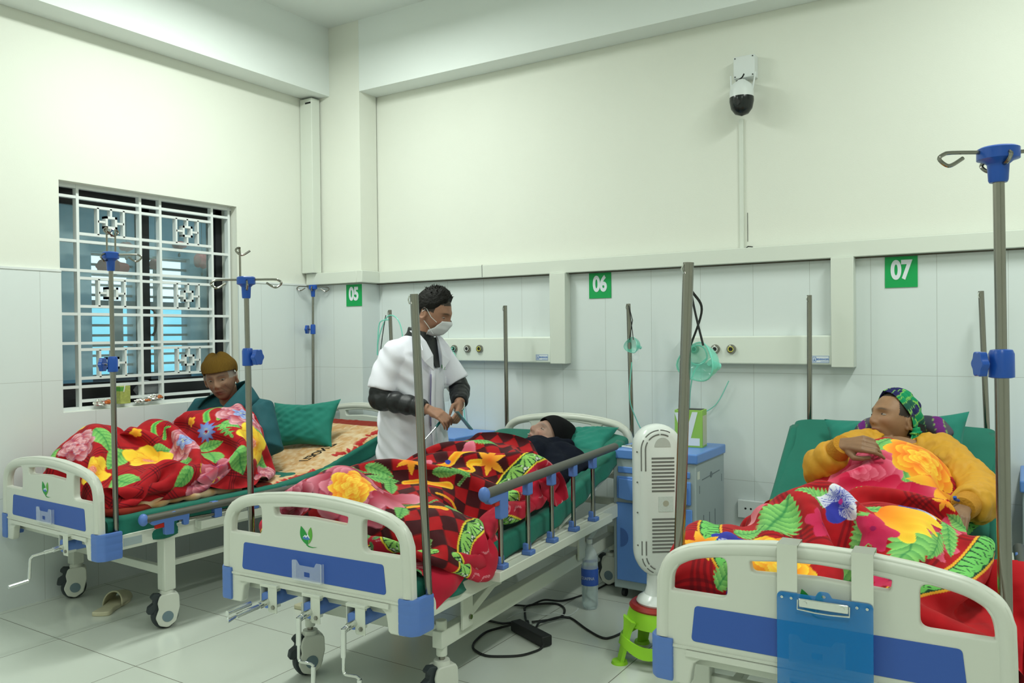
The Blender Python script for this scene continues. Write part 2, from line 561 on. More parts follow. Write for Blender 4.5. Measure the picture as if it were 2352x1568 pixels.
# white ornamental grille
GX = -0.085
bw = 0.016
g = MB()
posts = [-2.030, -1.905, -1.517, -1.381, -1.000, -0.866]
for i, y in enumerate(posts):
    g.b2((GX - 0.018, y - bw / 2, wz0), (GX + 0.018, y + bw / 2, wz1))
def hb(z, a, b, w_=bw):
    g.b2((GX - 0.0165, a, z - w_ / 2), (GX + 0.0165, b, z + w_ / 2))
for z in (2.222, 1.972, 1.805, 1.555, 1.388, 1.138):
    hb(z, posts[0], posts[-1])
hb(2.284, wy0, wy1, 0.024)
hb(1.014, wy0, wy1, 0.02)
for z in (2.178, 2.016, 1.762, 1.600, 1.351, 1.186, 1.056):
    hb(z, posts[1], posts[4])
for cy in (-1.703, -1.187):
    for cz in (2.097, 1.681, 1.268):
        for sgn in (-1, 1):
            g.b2((GX - 0.0165, cy + sgn * 0.08 - 0.006, cz - 0.08), (GX + 0.0165, cy + sgn * 0.08 + 0.006, cz + 0.08))
            g.b2((GX - 0.0165, cy - 0.006, cz + sgn * 0.055 - 0.026), (GX + 0.0165, cy + 0.006, cz + sgn * 0.055 + 0.026))
            g.b2((GX - 0.0165, cy + sgn * 0.055 - 0.026, cz - 0.006), (GX + 0.0165, cy + sgn * 0.055 + 0.026, cz + 0.006))
            g.b2((GX - 0.019, cy - 0.036, cz + sgn * 0.029 - 0.007), (GX + 0.019, cy + 0.036, cz + sgn * 0.029 + 0.007))
            g.b2((GX - 0.019, cy + sgn * 0.029 - 0.007, cz - 0.036), (GX + 0.019, cy + sgn * 0.029 + 0.007, cz + 0.036))
gr = g.build('window_grille', M['grille'], smooth=False)
tag(gr, 'white ornamental steel grille of squares set in the window opening', 'grille')

# ------------------------------------------------------------------ corridor seen through the window
M['corr_wall'] = mat('corridor_grey_wall', (0.24, 0.28, 0.22), rough=0.7, var=0.1, vscale=2)
M['corr_ceil'] = mat('corridor_ceiling', (0.30, 0.46, 0.48), rough=0.5, var=0.1, vscale=3)
M['teal'] = mat('teal_curtain', (0.05, 0.42, 0.36), rough=0.7)
M['bluewin'] = mat('pale_blue_frame', (0.13, 0.26, 0.33), rough=0.5)
M['lantern'] = mat('red_paper', (0.30, 0.02, 0.02), rough=0.7)
CX = -2.6
struct(MB().b2((CX - 1.2, -4.0, -0.12), (-0.3, 2.6, 0)).build('floor_corridor', M['corr_wall'], smooth=False))
struct(MB().b2((CX - 0.2, -4.0, 2.66), (-0.25, 2.6, 2.8)).build('ceiling_corridor', M['corr_ceil'], smooth=False))
cw = MB()
for (a, b, c, d) in ((-4.0, -0.36, 0, 2.8), (0.95, 2.6, 0, 2.8), (-0.36, 0.95, 0, 1.0), (-0.36, 0.95, 2.2, 2.8), (0.07, 0.17, 1.0, 2.2), (0.66, 0.95, 1.0, 2.2)):
    cw.b2((CX - 0.15, a, c), (CX, b, d), 0)
struct(cw.build('wall_corridor', M['bluewin'], smooth=False))
struct(MB().b2((-1.85, -4.0, 0), (-1.75, -1.5, 2.66)).build('wall_corridor_side', M['corr_wall'], smooth=False))
cwn = MB()
for z in np.arange(1.07, 2.2, 0.0925):
    cwn.b2((CX - 0.1, -0.36, z - 0.011), (CX - 0.06, 0.66, z + 0.011))
cwn.b2((CX - 0.08, -0.36, 1.70), (CX - 0.01, 0.66, 1.76))
cwn.b2((CX - 0.08, -0.36, 1.02), (CX - 0.01, 0.66, 1.07))
cwn.b2((CX - 0.08, -0.14, 1.0), (CX - 0.02, -0.05, 1.75)).b2((CX - 0.08, 0.30, 1.0), (CX - 0.02, 0.34, 2.2))
struct(cwn.build('window_2', M['dark_frame'], smooth=False))
tag(MB().b2((-2.45, 0.80, 0.0), (-2.35, 1.25, 2.25)).build('teal_panel', M['teal'], smooth=False), 'teal cupboard standing in the corridor at right edge of the window', 'cupboard')
struct(MB().b2((-9.0, -6, -1.0), (-8.8, 8, 1.95)).build('cyan_backdrop', mat('pale_cyan_backdrop', (0.28, 0.70, 0.80), rough=0.8), smooth=False))  # added backdrop giving the far window's lower part its cyan curtain tint
cbz = thing('corridor_desk', 'dark blue bench under the corridor window, seen through the grille', 'bench', (-1.6, -0.5, 0))
MB().b2((-0.3, -0.9, 0.95), (0.3, 0.9, 1.0)).build('bench_top', M['bluewin'], cbz, bevel=0.01)
for sy in (-0.85, 0.85):
    MB().b2((-0.28, sy - 0.03, 0), (0.28, sy + 0.03, 0.95)).build('bench_leg', M['dark_frame'], cbz)
for i, (y, z, rx, rz_) in enumerate(((-1.02, 1.94, 0.13, 0.055), (-0.90, 2.10, 0.05, 0.035), (-0.45, 2.15, 0.055, 0.03), (-0.24, 2.04, 0.075, 0.06), (-0.66, 1.985, 0.04, 0.04))):
    s = thing('paper_lantern', ['wide dark red paper lantern behind the left half of the window grille', 'small red paper lantern hanging highest left of the window mullion',
              'small red paper lantern close under the corridor ceiling right of the mullion', 'red lobed paper lantern at right of the window', 'small red paper lantern just right of the window mullion'][i], 'lantern', (-1.2, y, z))
    MB().ell((0, 0, 0), (0.05, rx, rz_), fn=lambda q: q * (1 + 0.12 * math.sin(q.y * 9))).build('lantern_body', M['lantern'], s)
    MB().cyl((0, 0, rz_ * 0.9), (0, 0, 2.66 - z), 0.002, seg=6).build('hanging_string', M['black'], s)
    MB().ell((0, 0, -rz_ - 0.05), (0.008, 0.012, 0.016)).cyl((0, 0, -rz_ - 0.04), (0, 0, -rz_ * 0.9), 0.0015, seg=6).build('pendant', M['black'], s)
cl = bpy.data.lights.new('corridor_light', 'AREA')
cl.size = 1.0; cl.energy = 7; cl.color = (0.85, 1, 1)
clo = bpy.data.objects.new('corridor_light', cl)
clo.location = (-1.1, -0.2, 2.64)
COL.objects.link(clo)
# ================================================================== HOSPITAL BEDS (local: x across, y to the head, z up; origin under the foot board)
def board_curves():
    half = [(0.412, 0.405), (0.412, 0.525), (0.447, 0.53), (0.443, 0.70), (0.428, 0.742), (0.398, 0.775), (0.35, 0.798), (0.25, 0.820), (0.12, 0.834), (0, 0.838)]
    cut = [(0.0, 0.486), (0.30, 0.486), (0.325, 0.483), (0.345, 0.468), (0.352, 0.44), (0.356, 0.41), (0.362, 0.405)]
    right = half
    out = cut + right + [(-x, y) for x, y in right[::-1][1:]] + [(-x, y) for x, y in cut[::-1]][:-1]
    def hole(pts, r):
        return roundpoly(pts, r, 6)
    side = [(0.236, 0.660), (0.411, 0.660), (0.407, 0.716), (0.378, 0.760), (0.33, 0.776), (0.236, 0.790)]
    sr = [0.03, 0.012, 0.05, 0.04, 0.03, 0.03]
    mid = [(-0.180, 0.743), (0, 0.752), (0.180, 0.743), (0.186, 0.785), (0.09, 0.796), (0, 0.800), (-0.09, 0.796), (-0.186, 0.785)]
    return out, [hole(side, sr), hole([(-x, y) for x, y in side], sr), hole(mid, [0.02, 0, 0.02, 0.012, 0.05, 0.05, 0.05, 0.012])]

_o, _h = board_curves()
BOARD = MB().add(*plate(_o, _h, 0.034, 0.006, 3))
_arc = [(-0.430, 0.53), (-0.428, 0.64), (-0.424, 0.70), (-0.410, 0.742), (-0.38, 0.768), (-0.33, 0.788), (-0.24, 0.804), (-0.12, 0.816), (0, 0.820)]
_arc = _arc + [(-x, y) for x, y in _arc[::-1][1:]]
BOARD.tube(spline([(x, 0, z) for x, z in _arc], 5), 0.0235, 14)
BOARD.b2((-0.40, -0.021, 0.505), (0.40, -0.012, 0.513))
BOARD.b2((-0.36, -0.026, 0.486), (0.36, 0.01, 0.503))
BOARD_ME = BOARD.mesh('board', M['abs'], angle=50)
PANEL_ME = MB().add(*plate(roundpoly([(-0.345, 0.531), (0.345, 0.531), (0.334, 0.632), (-0.334, 0.632)], 0.012), [], 0.003, 0.001)).mesh('panel', M['blue_deep'])

def bez(pts, n=14):
    out = []
    for i in range(0, len(pts) - 1, 3):
        p = [Vector(q) for q in pts[i:i + 4]]
        for k in range(n):
            t = k / n
            out.append(tuple(p[0] * (1 - t) ** 3 + p[1] * 3 * t * (1 - t) ** 2 + p[2] * 3 * t * t * (1 - t) + p[3] * t ** 3))
    return out

def leaf_logo(parent, y, cx, cz, s, name='leaf_emblem'):
    """green two-leaf emblem with a blue and white mountain; parts of the emblem are its own shapes"""
    big = bez([(-0.5, 0.62), (-0.64, 0.15), (-0.72, -0.35), (0.08, -0.64), (0.32, -0.30), (0.05, 0.28), (-0.5, 0.62)])
    small = bez([(0.42, 0.62), (0.64, 0.15), (0.58, -0.30), (0.14, -0.60), (0.44, -0.2), (-0.15, 0.12), (0.42, 0.62)])
    stem = [(0.02, -0.60), (0.25, -0.70), (0.55, -0.74), (0.95, -0.70), (0.55, -0.79), (0.2, -0.77), (-0.02, -0.66)]
    mt = [(-0.32, -0.12), (-0.1, 0.06), (0.0, -0.02), (0.14, 0.14), (0.34, -0.14), (0.20, -0.20), (0.06, -0.10), (-0.08, -0.19), (-0.2, -0.12)]
    mb = [(-0.36, -0.20), (-0.14, -0.06), (-0.02, -0.15), (0.12, -0.02), (0.34, -0.22), (0.1, -0.28), (-0.1, -0.28)]
    m4 = Matrix.Translation((cx, y, cz)) @ Matrix.Rotation(R(90), 4, 'X') @ Matrix.Diagonal((s, s, 1, 1))
    b = MB().prism(big, 0, 0.001, m4, 0).prism(small, 0.0003, 0.0012, m4, 1).prism(stem, 0, 0.001, m4, 0)
    b.prism(mt, 0.0012, 0.0018, m4, 2).prism(mb, 0.0012, 0.0021, m4, 3)
    return b.build(name, [M['logo_green'], M['logo_green2'], M['sign_white'], M['logo_blue']], parent, smooth=False)

def make_caster(parent, x, y, ang=0.0, top=0.19, brake=True):
    c = thing_part('caster', parent, (x, y, 0), ang)
    prof = roundpoly([(-0.035, 0.165), (0.045, 0.165), (0.047, 0.10), (0.030, 0.035), (-0.005, 0.012), (-0.04, 0.025), (-0.055, 0.06), (-0.04, 0.10), (-0.045, 0.13)], 0.02, 5)
    h = MB()
    for s in (-1, 1):
        v, f = plate([(px, pz) for px, pz in prof], [], 0.014, 0.005, 2)
        h.add([(a, b + s * 0.03, cc) for a, b, cc in v], f)
    h.b2((-0.03, -0.03, 0.12), (0.045, 0.03, 0.165))
    h.cyl((0.0, 0, 0.165), (0.0, 0, 0.185), 0.034, 0.030, 20)
    sub = h.build('caster_housing', M['abs'], c)
    MB().lathe([(0.02, -0.02), (0.056, -0.021), (0.062, -0.012), (0.062, 0.012), (0.056, 0.021), (0.02, 0.02)], Matrix.Translation((-0.012, 0, 0.062)) @ Matrix.Rotation(R(90), 4, 'X'), 28).build('wheel', M['tyre'], c)
    for s in (-1, 1):
        MB().cyl((-0.005, s * 0.036, 0.062), (-0.005, s * 0.039, 0.062), 0.026, seg=24).build('hub_disc', M['hub'], c)
    MB().cyl((0, 0, 0.183), (0, 0, top), 0.012, seg=6).build('stem', M['steel'], c)
    if brake:
        b = MB().add(*plate(roundpoly([(-0.03, 0.165), (-0.06, 0.17), (-0.075, 0.155), (-0.06, 0.145), (-0.062, 0.125), (-0.085, 0.11), (-0.09, 0.085), (-0.075, 0.082), (-0.05, 0.10), (-0.035, 0.13)], 0.006), [], 0.035, 0.004))
        b.build('brake_pedal', M['tyre'], c)
    return c

def thing_part(name, parent, loc, rz=0.0):
    o = bpy.data.objects.new(name, None)
    o.empty_display_size = 0.05
    COL.objects.link(o)
    o.parent = parent
    o.location = loc
    o.rotation_euler = (0, 0, rz)
    return o

def crank(parent, x, z, mode):
    """folding chrome crank out of the foot end"""
    c = thing_part('crank', parent, (x, -0.01, z))
    MB().add(*plate(roundpoly([(-0.032, 0.055), (0.0, 0.055), (0.0, -0.02), (-0.01, -0.032), (-0.032, -0.032)], 0.006), [], 0.0, 0.0004)) if False else None
    MB().b2((-0.040, -0.030, -0.022), (-0.036, 0.05, 0.062)).b2((0.006, -0.032, -0.040), (0.046, -0.028, 0.055)).b2((-0.040, -0.032, 0.05), (0.046, 0.0, 0.062)).b2((0.002, -0.032, -0.036), (0.006, 0.03, 0.055)).build('bracket', M['steel_white'], c, bevel=0.003)
    MB().cyl((0.030, -0.038, -0.018), (0.030, -0.030, -0.018), 0.008, seg=6).build('bolt', M['steel'], c)
    MB().lathe([(0.0, -0.06), (0.030, -0.06), (0.032, 0.0), (0.030, 0.3), (0.0, 0.3)], Matrix.Rotation(R(-90), 4, 'X'), 20).build('gear_sleeve', M['blue'], c, loc=(-0.014, 0.035, 0))
    s = MB().cyl((0, -0.02, 0), (0, -0.075, -0.006), 0.0125, seg=14)
    if mode == 'out':
        s.cyl((0, -0.07, -0.006), (-0.01, -0.11, -0.012), 0.0095, seg=12)
        s.tube([(-0.01, -0.11, -0.012), (-0.02, -0.155, -0.018), (-0.024, -0.165, -0.03), (-0.024, -0.17, -0.115), (-0.024, -0.18, -0.127)], 0.0058, 10)
        s.cyl((-0.024, -0.175, -0.127), (-0.03, -0.255, -0.135), 0.009, seg=12)
    elif mode == 'flat':
        s.cyl((0, -0.075, -0.006), (-0.01, -0.17, -0.014), 0.0095, seg=12)
        s.tube([(-0.01, -0.17, -0.014), (-0.014, -0.205, -0.022), (-0.02, -0.2, -0.012)], 0.0055, 8)
        s.cyl((-0.022, -0.20, 0.004), (-0.014, -0.10, 0.01), 0.009, seg=12)
    else:
        s.cyl((0, -0.07, -0.006), (0, -0.088, -0.012), 0.011, seg=12)
        s.cyl((0, -0.088, -0.004), (0.0, -0.09, -0.10), 0.0095, seg=12)
        s.tube([(0, -0.09, -0.10), (0.0, -0.09, -0.145), (0.004, -0.09, -0.155), (0.012, -0.09, -0.158), (0.052, -0.085, -0.158), (0.062, -0.085, -0.162), (0.064, -0.085, -0.175)], 0.0055, 10)
        s.cyl((0.064, -0.085, -0.165), (0.062, -0.085, -0.235), 0.009, seg=12)
    s.build('crank_handle', M['chrome'], c)
    return c

def side_rail(parent, sgn, up):
    r = thing_part('side_rail', parent, (sgn * 0.487, 0, 0))
    MB().b2((-0.028, 0.47, 0.462), (0.026, 1.60, 0.502)).b2((-0.028, 0.47, 0.502), (-0.02, 1.60, 0.512)).build('rail_beam', M['steel_white'], r, bevel=0.003)
    if up:
        y0, y1, zt = 0.40, 1.70, 0.815
        MB().tube([(0, y0, zt - 0.004), (0, y1, zt + 0.012)], 0.023, 18, sq=(1.0, 0.82)).build('top_bar', M['rail_grey'], r)
        MB().ell((0, y0, zt - 0.004), (0.024, 0.02, 0.029)).build('end_cap', M['blue'], r)
        yy = [0.52, 0.745, 0.965, 1.19, 1.415]
        pm, fm, sm_ = MB(), MB(), MB()
        for i, y in enumerate(yy):
            zz = zt + 0.016 * (y - y0) / (y1 - y0)
            p = MB().cyl((0, y, 0.505), (0, y, zz - 0.03), 0.0105, seg=14).build('upright', M['steel'], r)
            MB().b2((-0.02, y - 0.022, 0.502), (0.024, y + 0.022, 0.522)).b2((-0.018, y - 0.018, 0.52), (0.006, y + 0.018, 0.55)).build('foot_socket', M['blue'], p, bevel=0.004)
            if i:
                MB().b2((-0.016, y - 0.02, zz - 0.07), (0.016, y + 0.02, zz - 0.015)).build('top_socket', M['blue'], p, bevel=0.005)
        v, f = plate(roundpoly([(0.41, 0.785), (0.43, 0.772), (0.50, 0.775), (0.503, 0.70), (0.555, 0.70), (0.558, 0.80), (0.42, 0.803)], 0.006), [], 0.028, 0.004)
        MB().add([(b, a, c) for a, b, c in v], f).build('latch_housing', M['blue'], r)
        MB().b2((-0.01, 0.468, 0.752), (0.01, 0.505, 0.775)).build('latch_lever', M['red_latch'], r, bevel=0.004)
    else:
        z = 0.565
        MB().tube([(0.012, 0.17, z), (0.012, 1.40, z + 0.004)], 0.023, 18, sq=(1.0, 0.82)).build('top_bar', M['rail_grey'], r)
        MB().ell((0.012, 0.17, z), (0.024, 0.022, 0.029)).build('end_cap', M['blue'], r)
        for i, y in enumerate((0.57, 0.80, 1.03, 1.26)):
            p = MB().tube([(0.012, y - 0.22, 0.528 + 0.003 * i), (0.012, y, 0.52 + 0.003 * i)], 0.0085, 12).build('upright', M['steel'], r)
            MB().b2((-0.01, y - 0.02, 0.502), (0.026, y + 0.022, 0.548)).build('foot_socket', M['blue'], p, bevel=0.005)
            MB().b2((-0.008, y - 0.035, 0.548), (0.024, y + 0.005, 0.585)).build('top_socket', M['blue'], p, bevel=0.005)
        v, f = plate(roundpoly([(0.20, 0.548), (0.215, 0.535), (0.27, 0.54), (0.275, 0.478), (0.315, 0.475), (0.316, 0.535), (0.37, 0.535), (0.375, 0.505), (0.395, 0.505), (0.40, 0.56), (0.33, 0.565), (0.325, 0.578), (0.21, 0.565)], 0.005), [], 0.024, 0.003)
        MB().add([(b + 0.018, a, c) for a, b, c in v], f).build('latch_housing', M['blue'], r)
        MB().b2((0.008, 0.225, 0.512), (0.024, 0.272, 0.537)).build('latch_lever', M['red_latch'], r, bevel=0.004)
    return r

def make_bed(label, loc, rz, kind, profile, rails, cranks, casters, logo=True, holder=True, head_z=0.1):
    """profile: list of (y, z) of the mattress base top"""
    b = thing('hospital_bed', label, 'hospital bed', (loc[0], loc[1], 0), rz, 'ward beds')
    fb = link('footboard', BOARD_ME, b)
    p = link('blue_panel', PANEL_ME, fb, (0, -0.0175, 0))
    if logo:
        leaf_logo(fb, -0.0175, -0.015, 0.693, 0.052)
    if holder:
        hp = roundpoly([(-0.072, 0.531), (0.069, 0.531), (0.069, 0.603), (0.045, 0.603), (0.035, 0.587), (-0.035, 0.587), (-0.05, 0.605), (-0.072, 0.603)], 0.005)
        o = MB().add(*plate(hp, [roundpoly([(-0.014, 0.548), (0.014, 0.548), (0.014, 0.566), (-0.014, 0.566)], 0.004)], 0.002, 0.0004)).build('card_holder', M['clear'], fb, loc=(0, -0.034, 0))
        MB().b2((-0.072, -0.034, 0.531), (-0.067, -0.02, 0.60)).b2((0.064, -0.034, 0.531), (0.069, -0.02, 0.60)).b2((-0.072, -0.034, 0.531), (0.069, -0.02, 0.535)).build('holder_rim', M['clear'], fb)
    hb = link('headboard', BOARD_ME, b, (0, 2.14, head_z))
    hb.scale = (0.94, 1, 1)
    link('blue_panel', PANEL_ME, hb, (0, -0.0175, 0))
    for s in (-1, 1):
        for yy, sy in ((0.0, 1), (2.14, -1)):
            q = MB()
            ks = 0.94 if yy else 1.0
            pts = [(s * 0.40, -0.026 * sy), (s * 0.45, -0.024 * sy), (s * 0.472, 0.0), (s * 0.474, 0.085 * sy), (s * 0.455, 0.087 * sy), (s * 0.452, 0.019 * sy), (s * 0.40, 0.019 * sy)]
            pts = [(a_ * ks, b_) for a_, b_ in pts]
            pts = roundpoly(pts, [0.004, 0.02, 0.02, 0.008, 0.004, 0.01, 0.004], 5)
            z0 = 0.405 + (head_z if yy else 0)
            prof = [(0.0, 0.96), (0.008, 1.0), (0.036, 1.0), (0.040, 0.985), (0.044, 1.0), (0.068, 1.0), (0.072, 0.985), (0.076, 1.0), (0.100, 1.0), (0.104, 0.985), (0.108, 1.0), (0.118, 1.0), (0.122, 0.97)]
            n = len(pts)
            cxm = s * 0.44; cym = 0.02 * sy
            v = [((cxm + (px - cxm) * k), (cym + (py - cym) * k) + yy, z0 + z) for z, k in prof for px, py in pts]
            f = [(i * n + k, i * n + (k + 1) % n, (i + 1) * n + (k + 1) % n, (i + 1) * n + k) for i in range(len(prof) - 1) for k in range(n)]
            f += [tuple(range(n)), tuple(range((len(prof) - 1) * n, len(prof) * n))]
            q.add(v, f)
            q.build('corner_bumper', M['blue'], b, angle=60)
    # main frame
    fr = MB()
    for s in (-1, 1):
        fr.b2((s * 0.415, 0.03, 0.435), (s * 0.452, 2.12, 0.505))
    for y in (0.06, 0.75, 1.4, 2.08):
        fr.b2((-0.42, y - 0.02, 0.44), (0.42, y + 0.02, 0.48))
    fr.build('bed_frame', M['steel_white'], b, bevel=0.003)
    if kind == 'legs':
        for s in (-1, 1):
            for y in (0.335, 1.80):
                MB().b2((s * 0.39, y - 0.03, 0.185), (s * 0.452, y + 0.03, 0.44)).build('leg', M['steel_white'], b, bevel=0.004)
        lf = MB()
        for y in (0.335, 1.80):
            lf.b2((-0.40, y - 0.015, 0.255), (0.40, y + 0.015, 0.295))
        for s in (-1, 1):
            lf.b2((s * 0.30, 0.335, 0.262), (s * 0.33, 1.80, 0.29))
        lf.build('lower_frame', M['steel_white'], b, bevel=0.003)
        cx_, cy_, top = 0.421, (0.335, 1.80), 0.19
        MB().b2((0.4525, 0.10, 0.45), (0.454, 0.19, 0.487)).build('rating_plate', M['cab_grey'], b, smooth=False)
    else:
        lf = MB()
        for s in (-1, 1):
            lf.b2((s * 0.31, 0.30, 0.235), (s * 0.355, 2.05, 0.30))
            for y in (0.33, 2.02):
                lf.cyl((s * 0.333, y, 0.20), (s * 0.333, y, 0.335), 0.021, seg=20)
            for y in (0.42, 1.50):
                lf.b2((s * 0.36, y, 0.27), (s * 0.372, y + 0.075, 0.44))
                lf.bar((s * 0.35, y + 0.05, 0.31), (s * 0.35, y + 0.30, 0.40), 0.03, 0.035)
                lf.b2((s * 0.345, y + 0.27, 0.36), (s * 0.356, y + 0.33, 0.45))
        for y in (0.40, 1.85):
            lf.b2((-0.32, y - 0.02, 0.24), (0.32, y + 0.02, 0.29))
        lf.build('lower_frame', M['steel_white'], b, bevel=0.003)
        MB().cyl((0.374, 0.47, 0.31), (0.380, 0.47, 0.31), 0.01, seg=8).build('bolt', M['steel'], b)
        MB().cyl((0.358, 0.74, 0.425), (0.364, 0.74, 0.425), 0.01, seg=8).build('bolt', M['steel'], b)
        cx_, cy_, top = 0.333, (0.33, 2.02), 0.205
    k = 0
    for s in (-1, 1):
        for y in cy_:
            make_caster(b, s * cx_, y, casters[k], top)
            k += 1
    # mattress base
    mb_ = MB()
    sec = profile
    for (y0, z0), (y1, z1) in zip(sec[:-1], sec[1:]):
        d = Vector((0, y1 - y0, z1 - z0)); L = d.length; d.normalize()
        n = Vector((0, -d.z, d.y))
        n_sl = max(2, int(L / 0.12))
        for i in range(n_sl):
            a = (i + 0.08) / n_sl * L; c_ = (i + 0.92) / n_sl * L
            p0 = Vector((0, y0, z0)) + d * a; p1 = Vector((0, y0, z0)) + d * c_
            mb_.bar(p0 - n * 0.006, p1 - n * 0.006, 0.86, 0.010)
        for s in (-1, 1):
            mb_.bar(Vector((s * 0.41, y0, z0)) + d * 0.01 - n * 0.02, Vector((s * 0.41, y0, z0)) + d * (L - 0.01) - n * 0.02, 0.03, 0.022)
    mb_.build('mattress_base', M['steel_white'], b, smooth=False)
    for s, up in rails:
        side_rail(b, s, up)
    for x, z, md in cranks:
        crank(b, x, z, md)
    return b

PROF1 = [(0.04, 0.50), (1.22, 0.50), (2.05, 0.75)]
PROF2 = [(0.04, 0.485), (0.55, 0.50), (1.15, 0.535), (2.06, 0.765)]
PROF3 = [(0.04, 0.50), (1.28, 0.50), (1.93, 0.91)]
BEDS = [((0.515, -2.387), R(-1.5)), ((2.311, -2.399), R(3.2)), ((4.032, -2.227), R(2.2))]
bed1 = make_bed('crank hospital bed 05 under the window with the grey side bar folded down', BEDS[0][0], BEDS[0][1], 'legs', PROF1, [(1, False)], [(0.185, 0.445, 'out')], [R(62), 0, R(70), 0])
bed2 = make_bed('crank hospital bed 06 in the middle, raised grey side rail and three chrome cranks', BEDS[1][0], BEDS[1][1], 'lift', PROF2, [(1, True)], [(-0.19, 0.435, 'flat'), (0.02, 0.43, 'down'), (0.225, 0.425, 'down')], [R(60), 0, R(66), 0])
bed3 = make_bed('crank hospital bed 07 nearest the camera with a blue clipboard on its footboard', BEDS[2][0], BEDS[2][1], 'legs', PROF3, [(1, False)], [(-0.03, 0.43, 'down'), (0.14, 0.43, 'down')], [R(90), 0, R(90), 0], holder=True)

# ------------------------------------------------------------------ mattresses
def mattress(i, prof, label, ncov=0):
    (bx, by), rz = BEDS[i]
    t = thing('mattress', label, 'mattress', (bx, by, 0), rz, 'sheeted mattresses')
    P = spline([(0, y, z) for y, z in prof], 1)
    # resample the centre line with rounded bends
    pts = []
    for k in range(len(prof) - 1):
        a, b_ = Vector(prof[k]), Vector(prof[k + 1])
        for j in range(12):
            pts.append(a.lerp(b_, j / 12))
    pts.append(Vector(prof[-1]))
    for _ in range(6):
        pts = [pts[0]] + [(pts[j - 1] + pts[j] * 2 + pts[j + 1]) / 4 for j in range(1, len(pts) - 1)] + [pts[-1]]
    th, hw = 0.085, 0.435
    sec = []
    for k in range(32):
        a = 2 * math.pi * k / 32
        c_, s_ = math.cos(a), math.sin(a)
        ex = 0.22
        sec.append((hw * math.copysign(abs(c_) ** ex, c_), th / 2 * math.copysign(abs(s_) ** 0.55, s_)))
    v, f = [], []
    n = len(pts)
    for j, p in enumerate(pts):
        a = pts[max(j - 1, 0)]; b_ = pts[min(j + 1, n - 1)]
        d = (b_ - a).normalized(); nn = Vector((-d.y, d.x))
        e = 1.0
        if j in (0, n - 1): e = 0.93
        for (x, h) in sec:
            w_ = 0.004 * noise.noise(Vector((x * 9, p.x * 7, i * 3.0))) * 2
            q = p + nn * (h * e + th / 2 + 0.002 + (w_ if h > 0 else 0))
            v.append((x * (0.985 if e < 1 else 1) + 0.006 * noise.noise(Vector((p.x * 8, x, 5))), q.x, q.y))
    for j in range(n - 1):
        for k in range(32):
            l = (k + 1) % 32
            f.append((j * 32 + k, j * 32 + l, (j + 1) * 32 + l, (j + 1) * 32 + k))
    f += [tuple(range(32)), tuple((n - 1) * 32 + k for k in range(32))]
    MB().add(v, f).build('sheeted_pad', M['sheet'], t, angle=80)
    return t, pts
mt1, mp1 = mattress(0, PROF1, 'green sheeted mattress on bed 05 with its head end raised a little')
mt2, mp2 = mattress(1, PROF2, 'green sheeted mattress on the middle bed 06 under the lying patient')
mt3, mp3 = mattress(2, PROF3, 'green sheeted mattress on bed 07 with its backrest raised steeply')
# hanging sheet edges on the visible long sides
def sheet_flap(t, pts, y0, y1, sgn, drop, seed):
    v, f = [], []
    nx = 60; nz = 10
    def surf(y):
        for a, b_ in zip(pts[:-1], pts[1:]):
            if a.x <= y <= b_.x:
                return a.y + (b_.y - a.y) * (y - a.x) / (b_.x - a.x)
        return pts[-1].y
    for i in range(nx + 1):
        y = y0 + (y1 - y0) * i / nx
        zt = surf(y) + 0.088
        dd = drop(i / nx)
        for k in range(nz + 1):
            s = k / nz
            off = 0.006 + 0.012 * s * math.sin(y * 22 + seed) + 0.008 * noise.noise(Vector((y * 9, s * 2, seed)))
            if s < 0.2:
                xx = 0.40 + 0.045 * math.sin(s / 0.2 * math.pi / 2)
                zz = zt + 0.004 - 0.012 * (s / 0.2) ** 2
            else:
                xx = 0.445 + max(off, 0.002) * (s - 0.1)
                zz = zt - 0.008 - dd * (s - 0.2) / 0.8
            v.append((sgn * xx, y, zz))
    for i in range(nx):
        for k in range(nz):
            a = i * (nz + 1) + k
            f.append((a, a + 1, a + nz + 2, a + nz + 1))
    o = MB().add(v, f).build('sheet_edge', M['sheet'], t, angle=80)
    s = o.modifiers.new('solid', 'SOLIDIFY'); s.thickness = 0.003
    return o
sheet_flap(mt1, mp1, 0.08, 1.95, 1, lambda s: 0.085 + 0.05 * math.exp(-((s - 0.12) / 0.09) ** 2), 1.0)
sheet_flap(mt2, mp2, 0.10, 1.95, 1, lambda s: 0.075 + 0.03 * math.exp(-((s - 0.12) / 0.1) ** 2), 2.3)
sheet_flap(mt3, mp3, 0.10, 1.86, -1, lambda s: 0.09, 3.3)
sheet_flap(mt3, mp3, 0.10, 1.86, 1, lambda s: 0.09, 4.3)

# ------------------------------------------------------------------ drip poles
def hook(d, r0, L, up=0.0, drop=0.03):
    d = Vector(d).normalized()
    q = Vector((-d.y, d.x, 0))
    p = [d * r0, d * (L * 0.85) + Vector((0, 0, up * 0.85)), d * L + Vector((0, 0, up - 0.004)), d * (L + 0.012) + Vector((0, 0, up - drop * 0.5)),
         d * (L - 0.004) + Vector((0, 0, up - drop)), d * (L - 0.02) + Vector((0, 0, up - drop * 1.02)), d * (L - 0.048) + Vector((0, 0, up - drop * 0.45))]
    return p

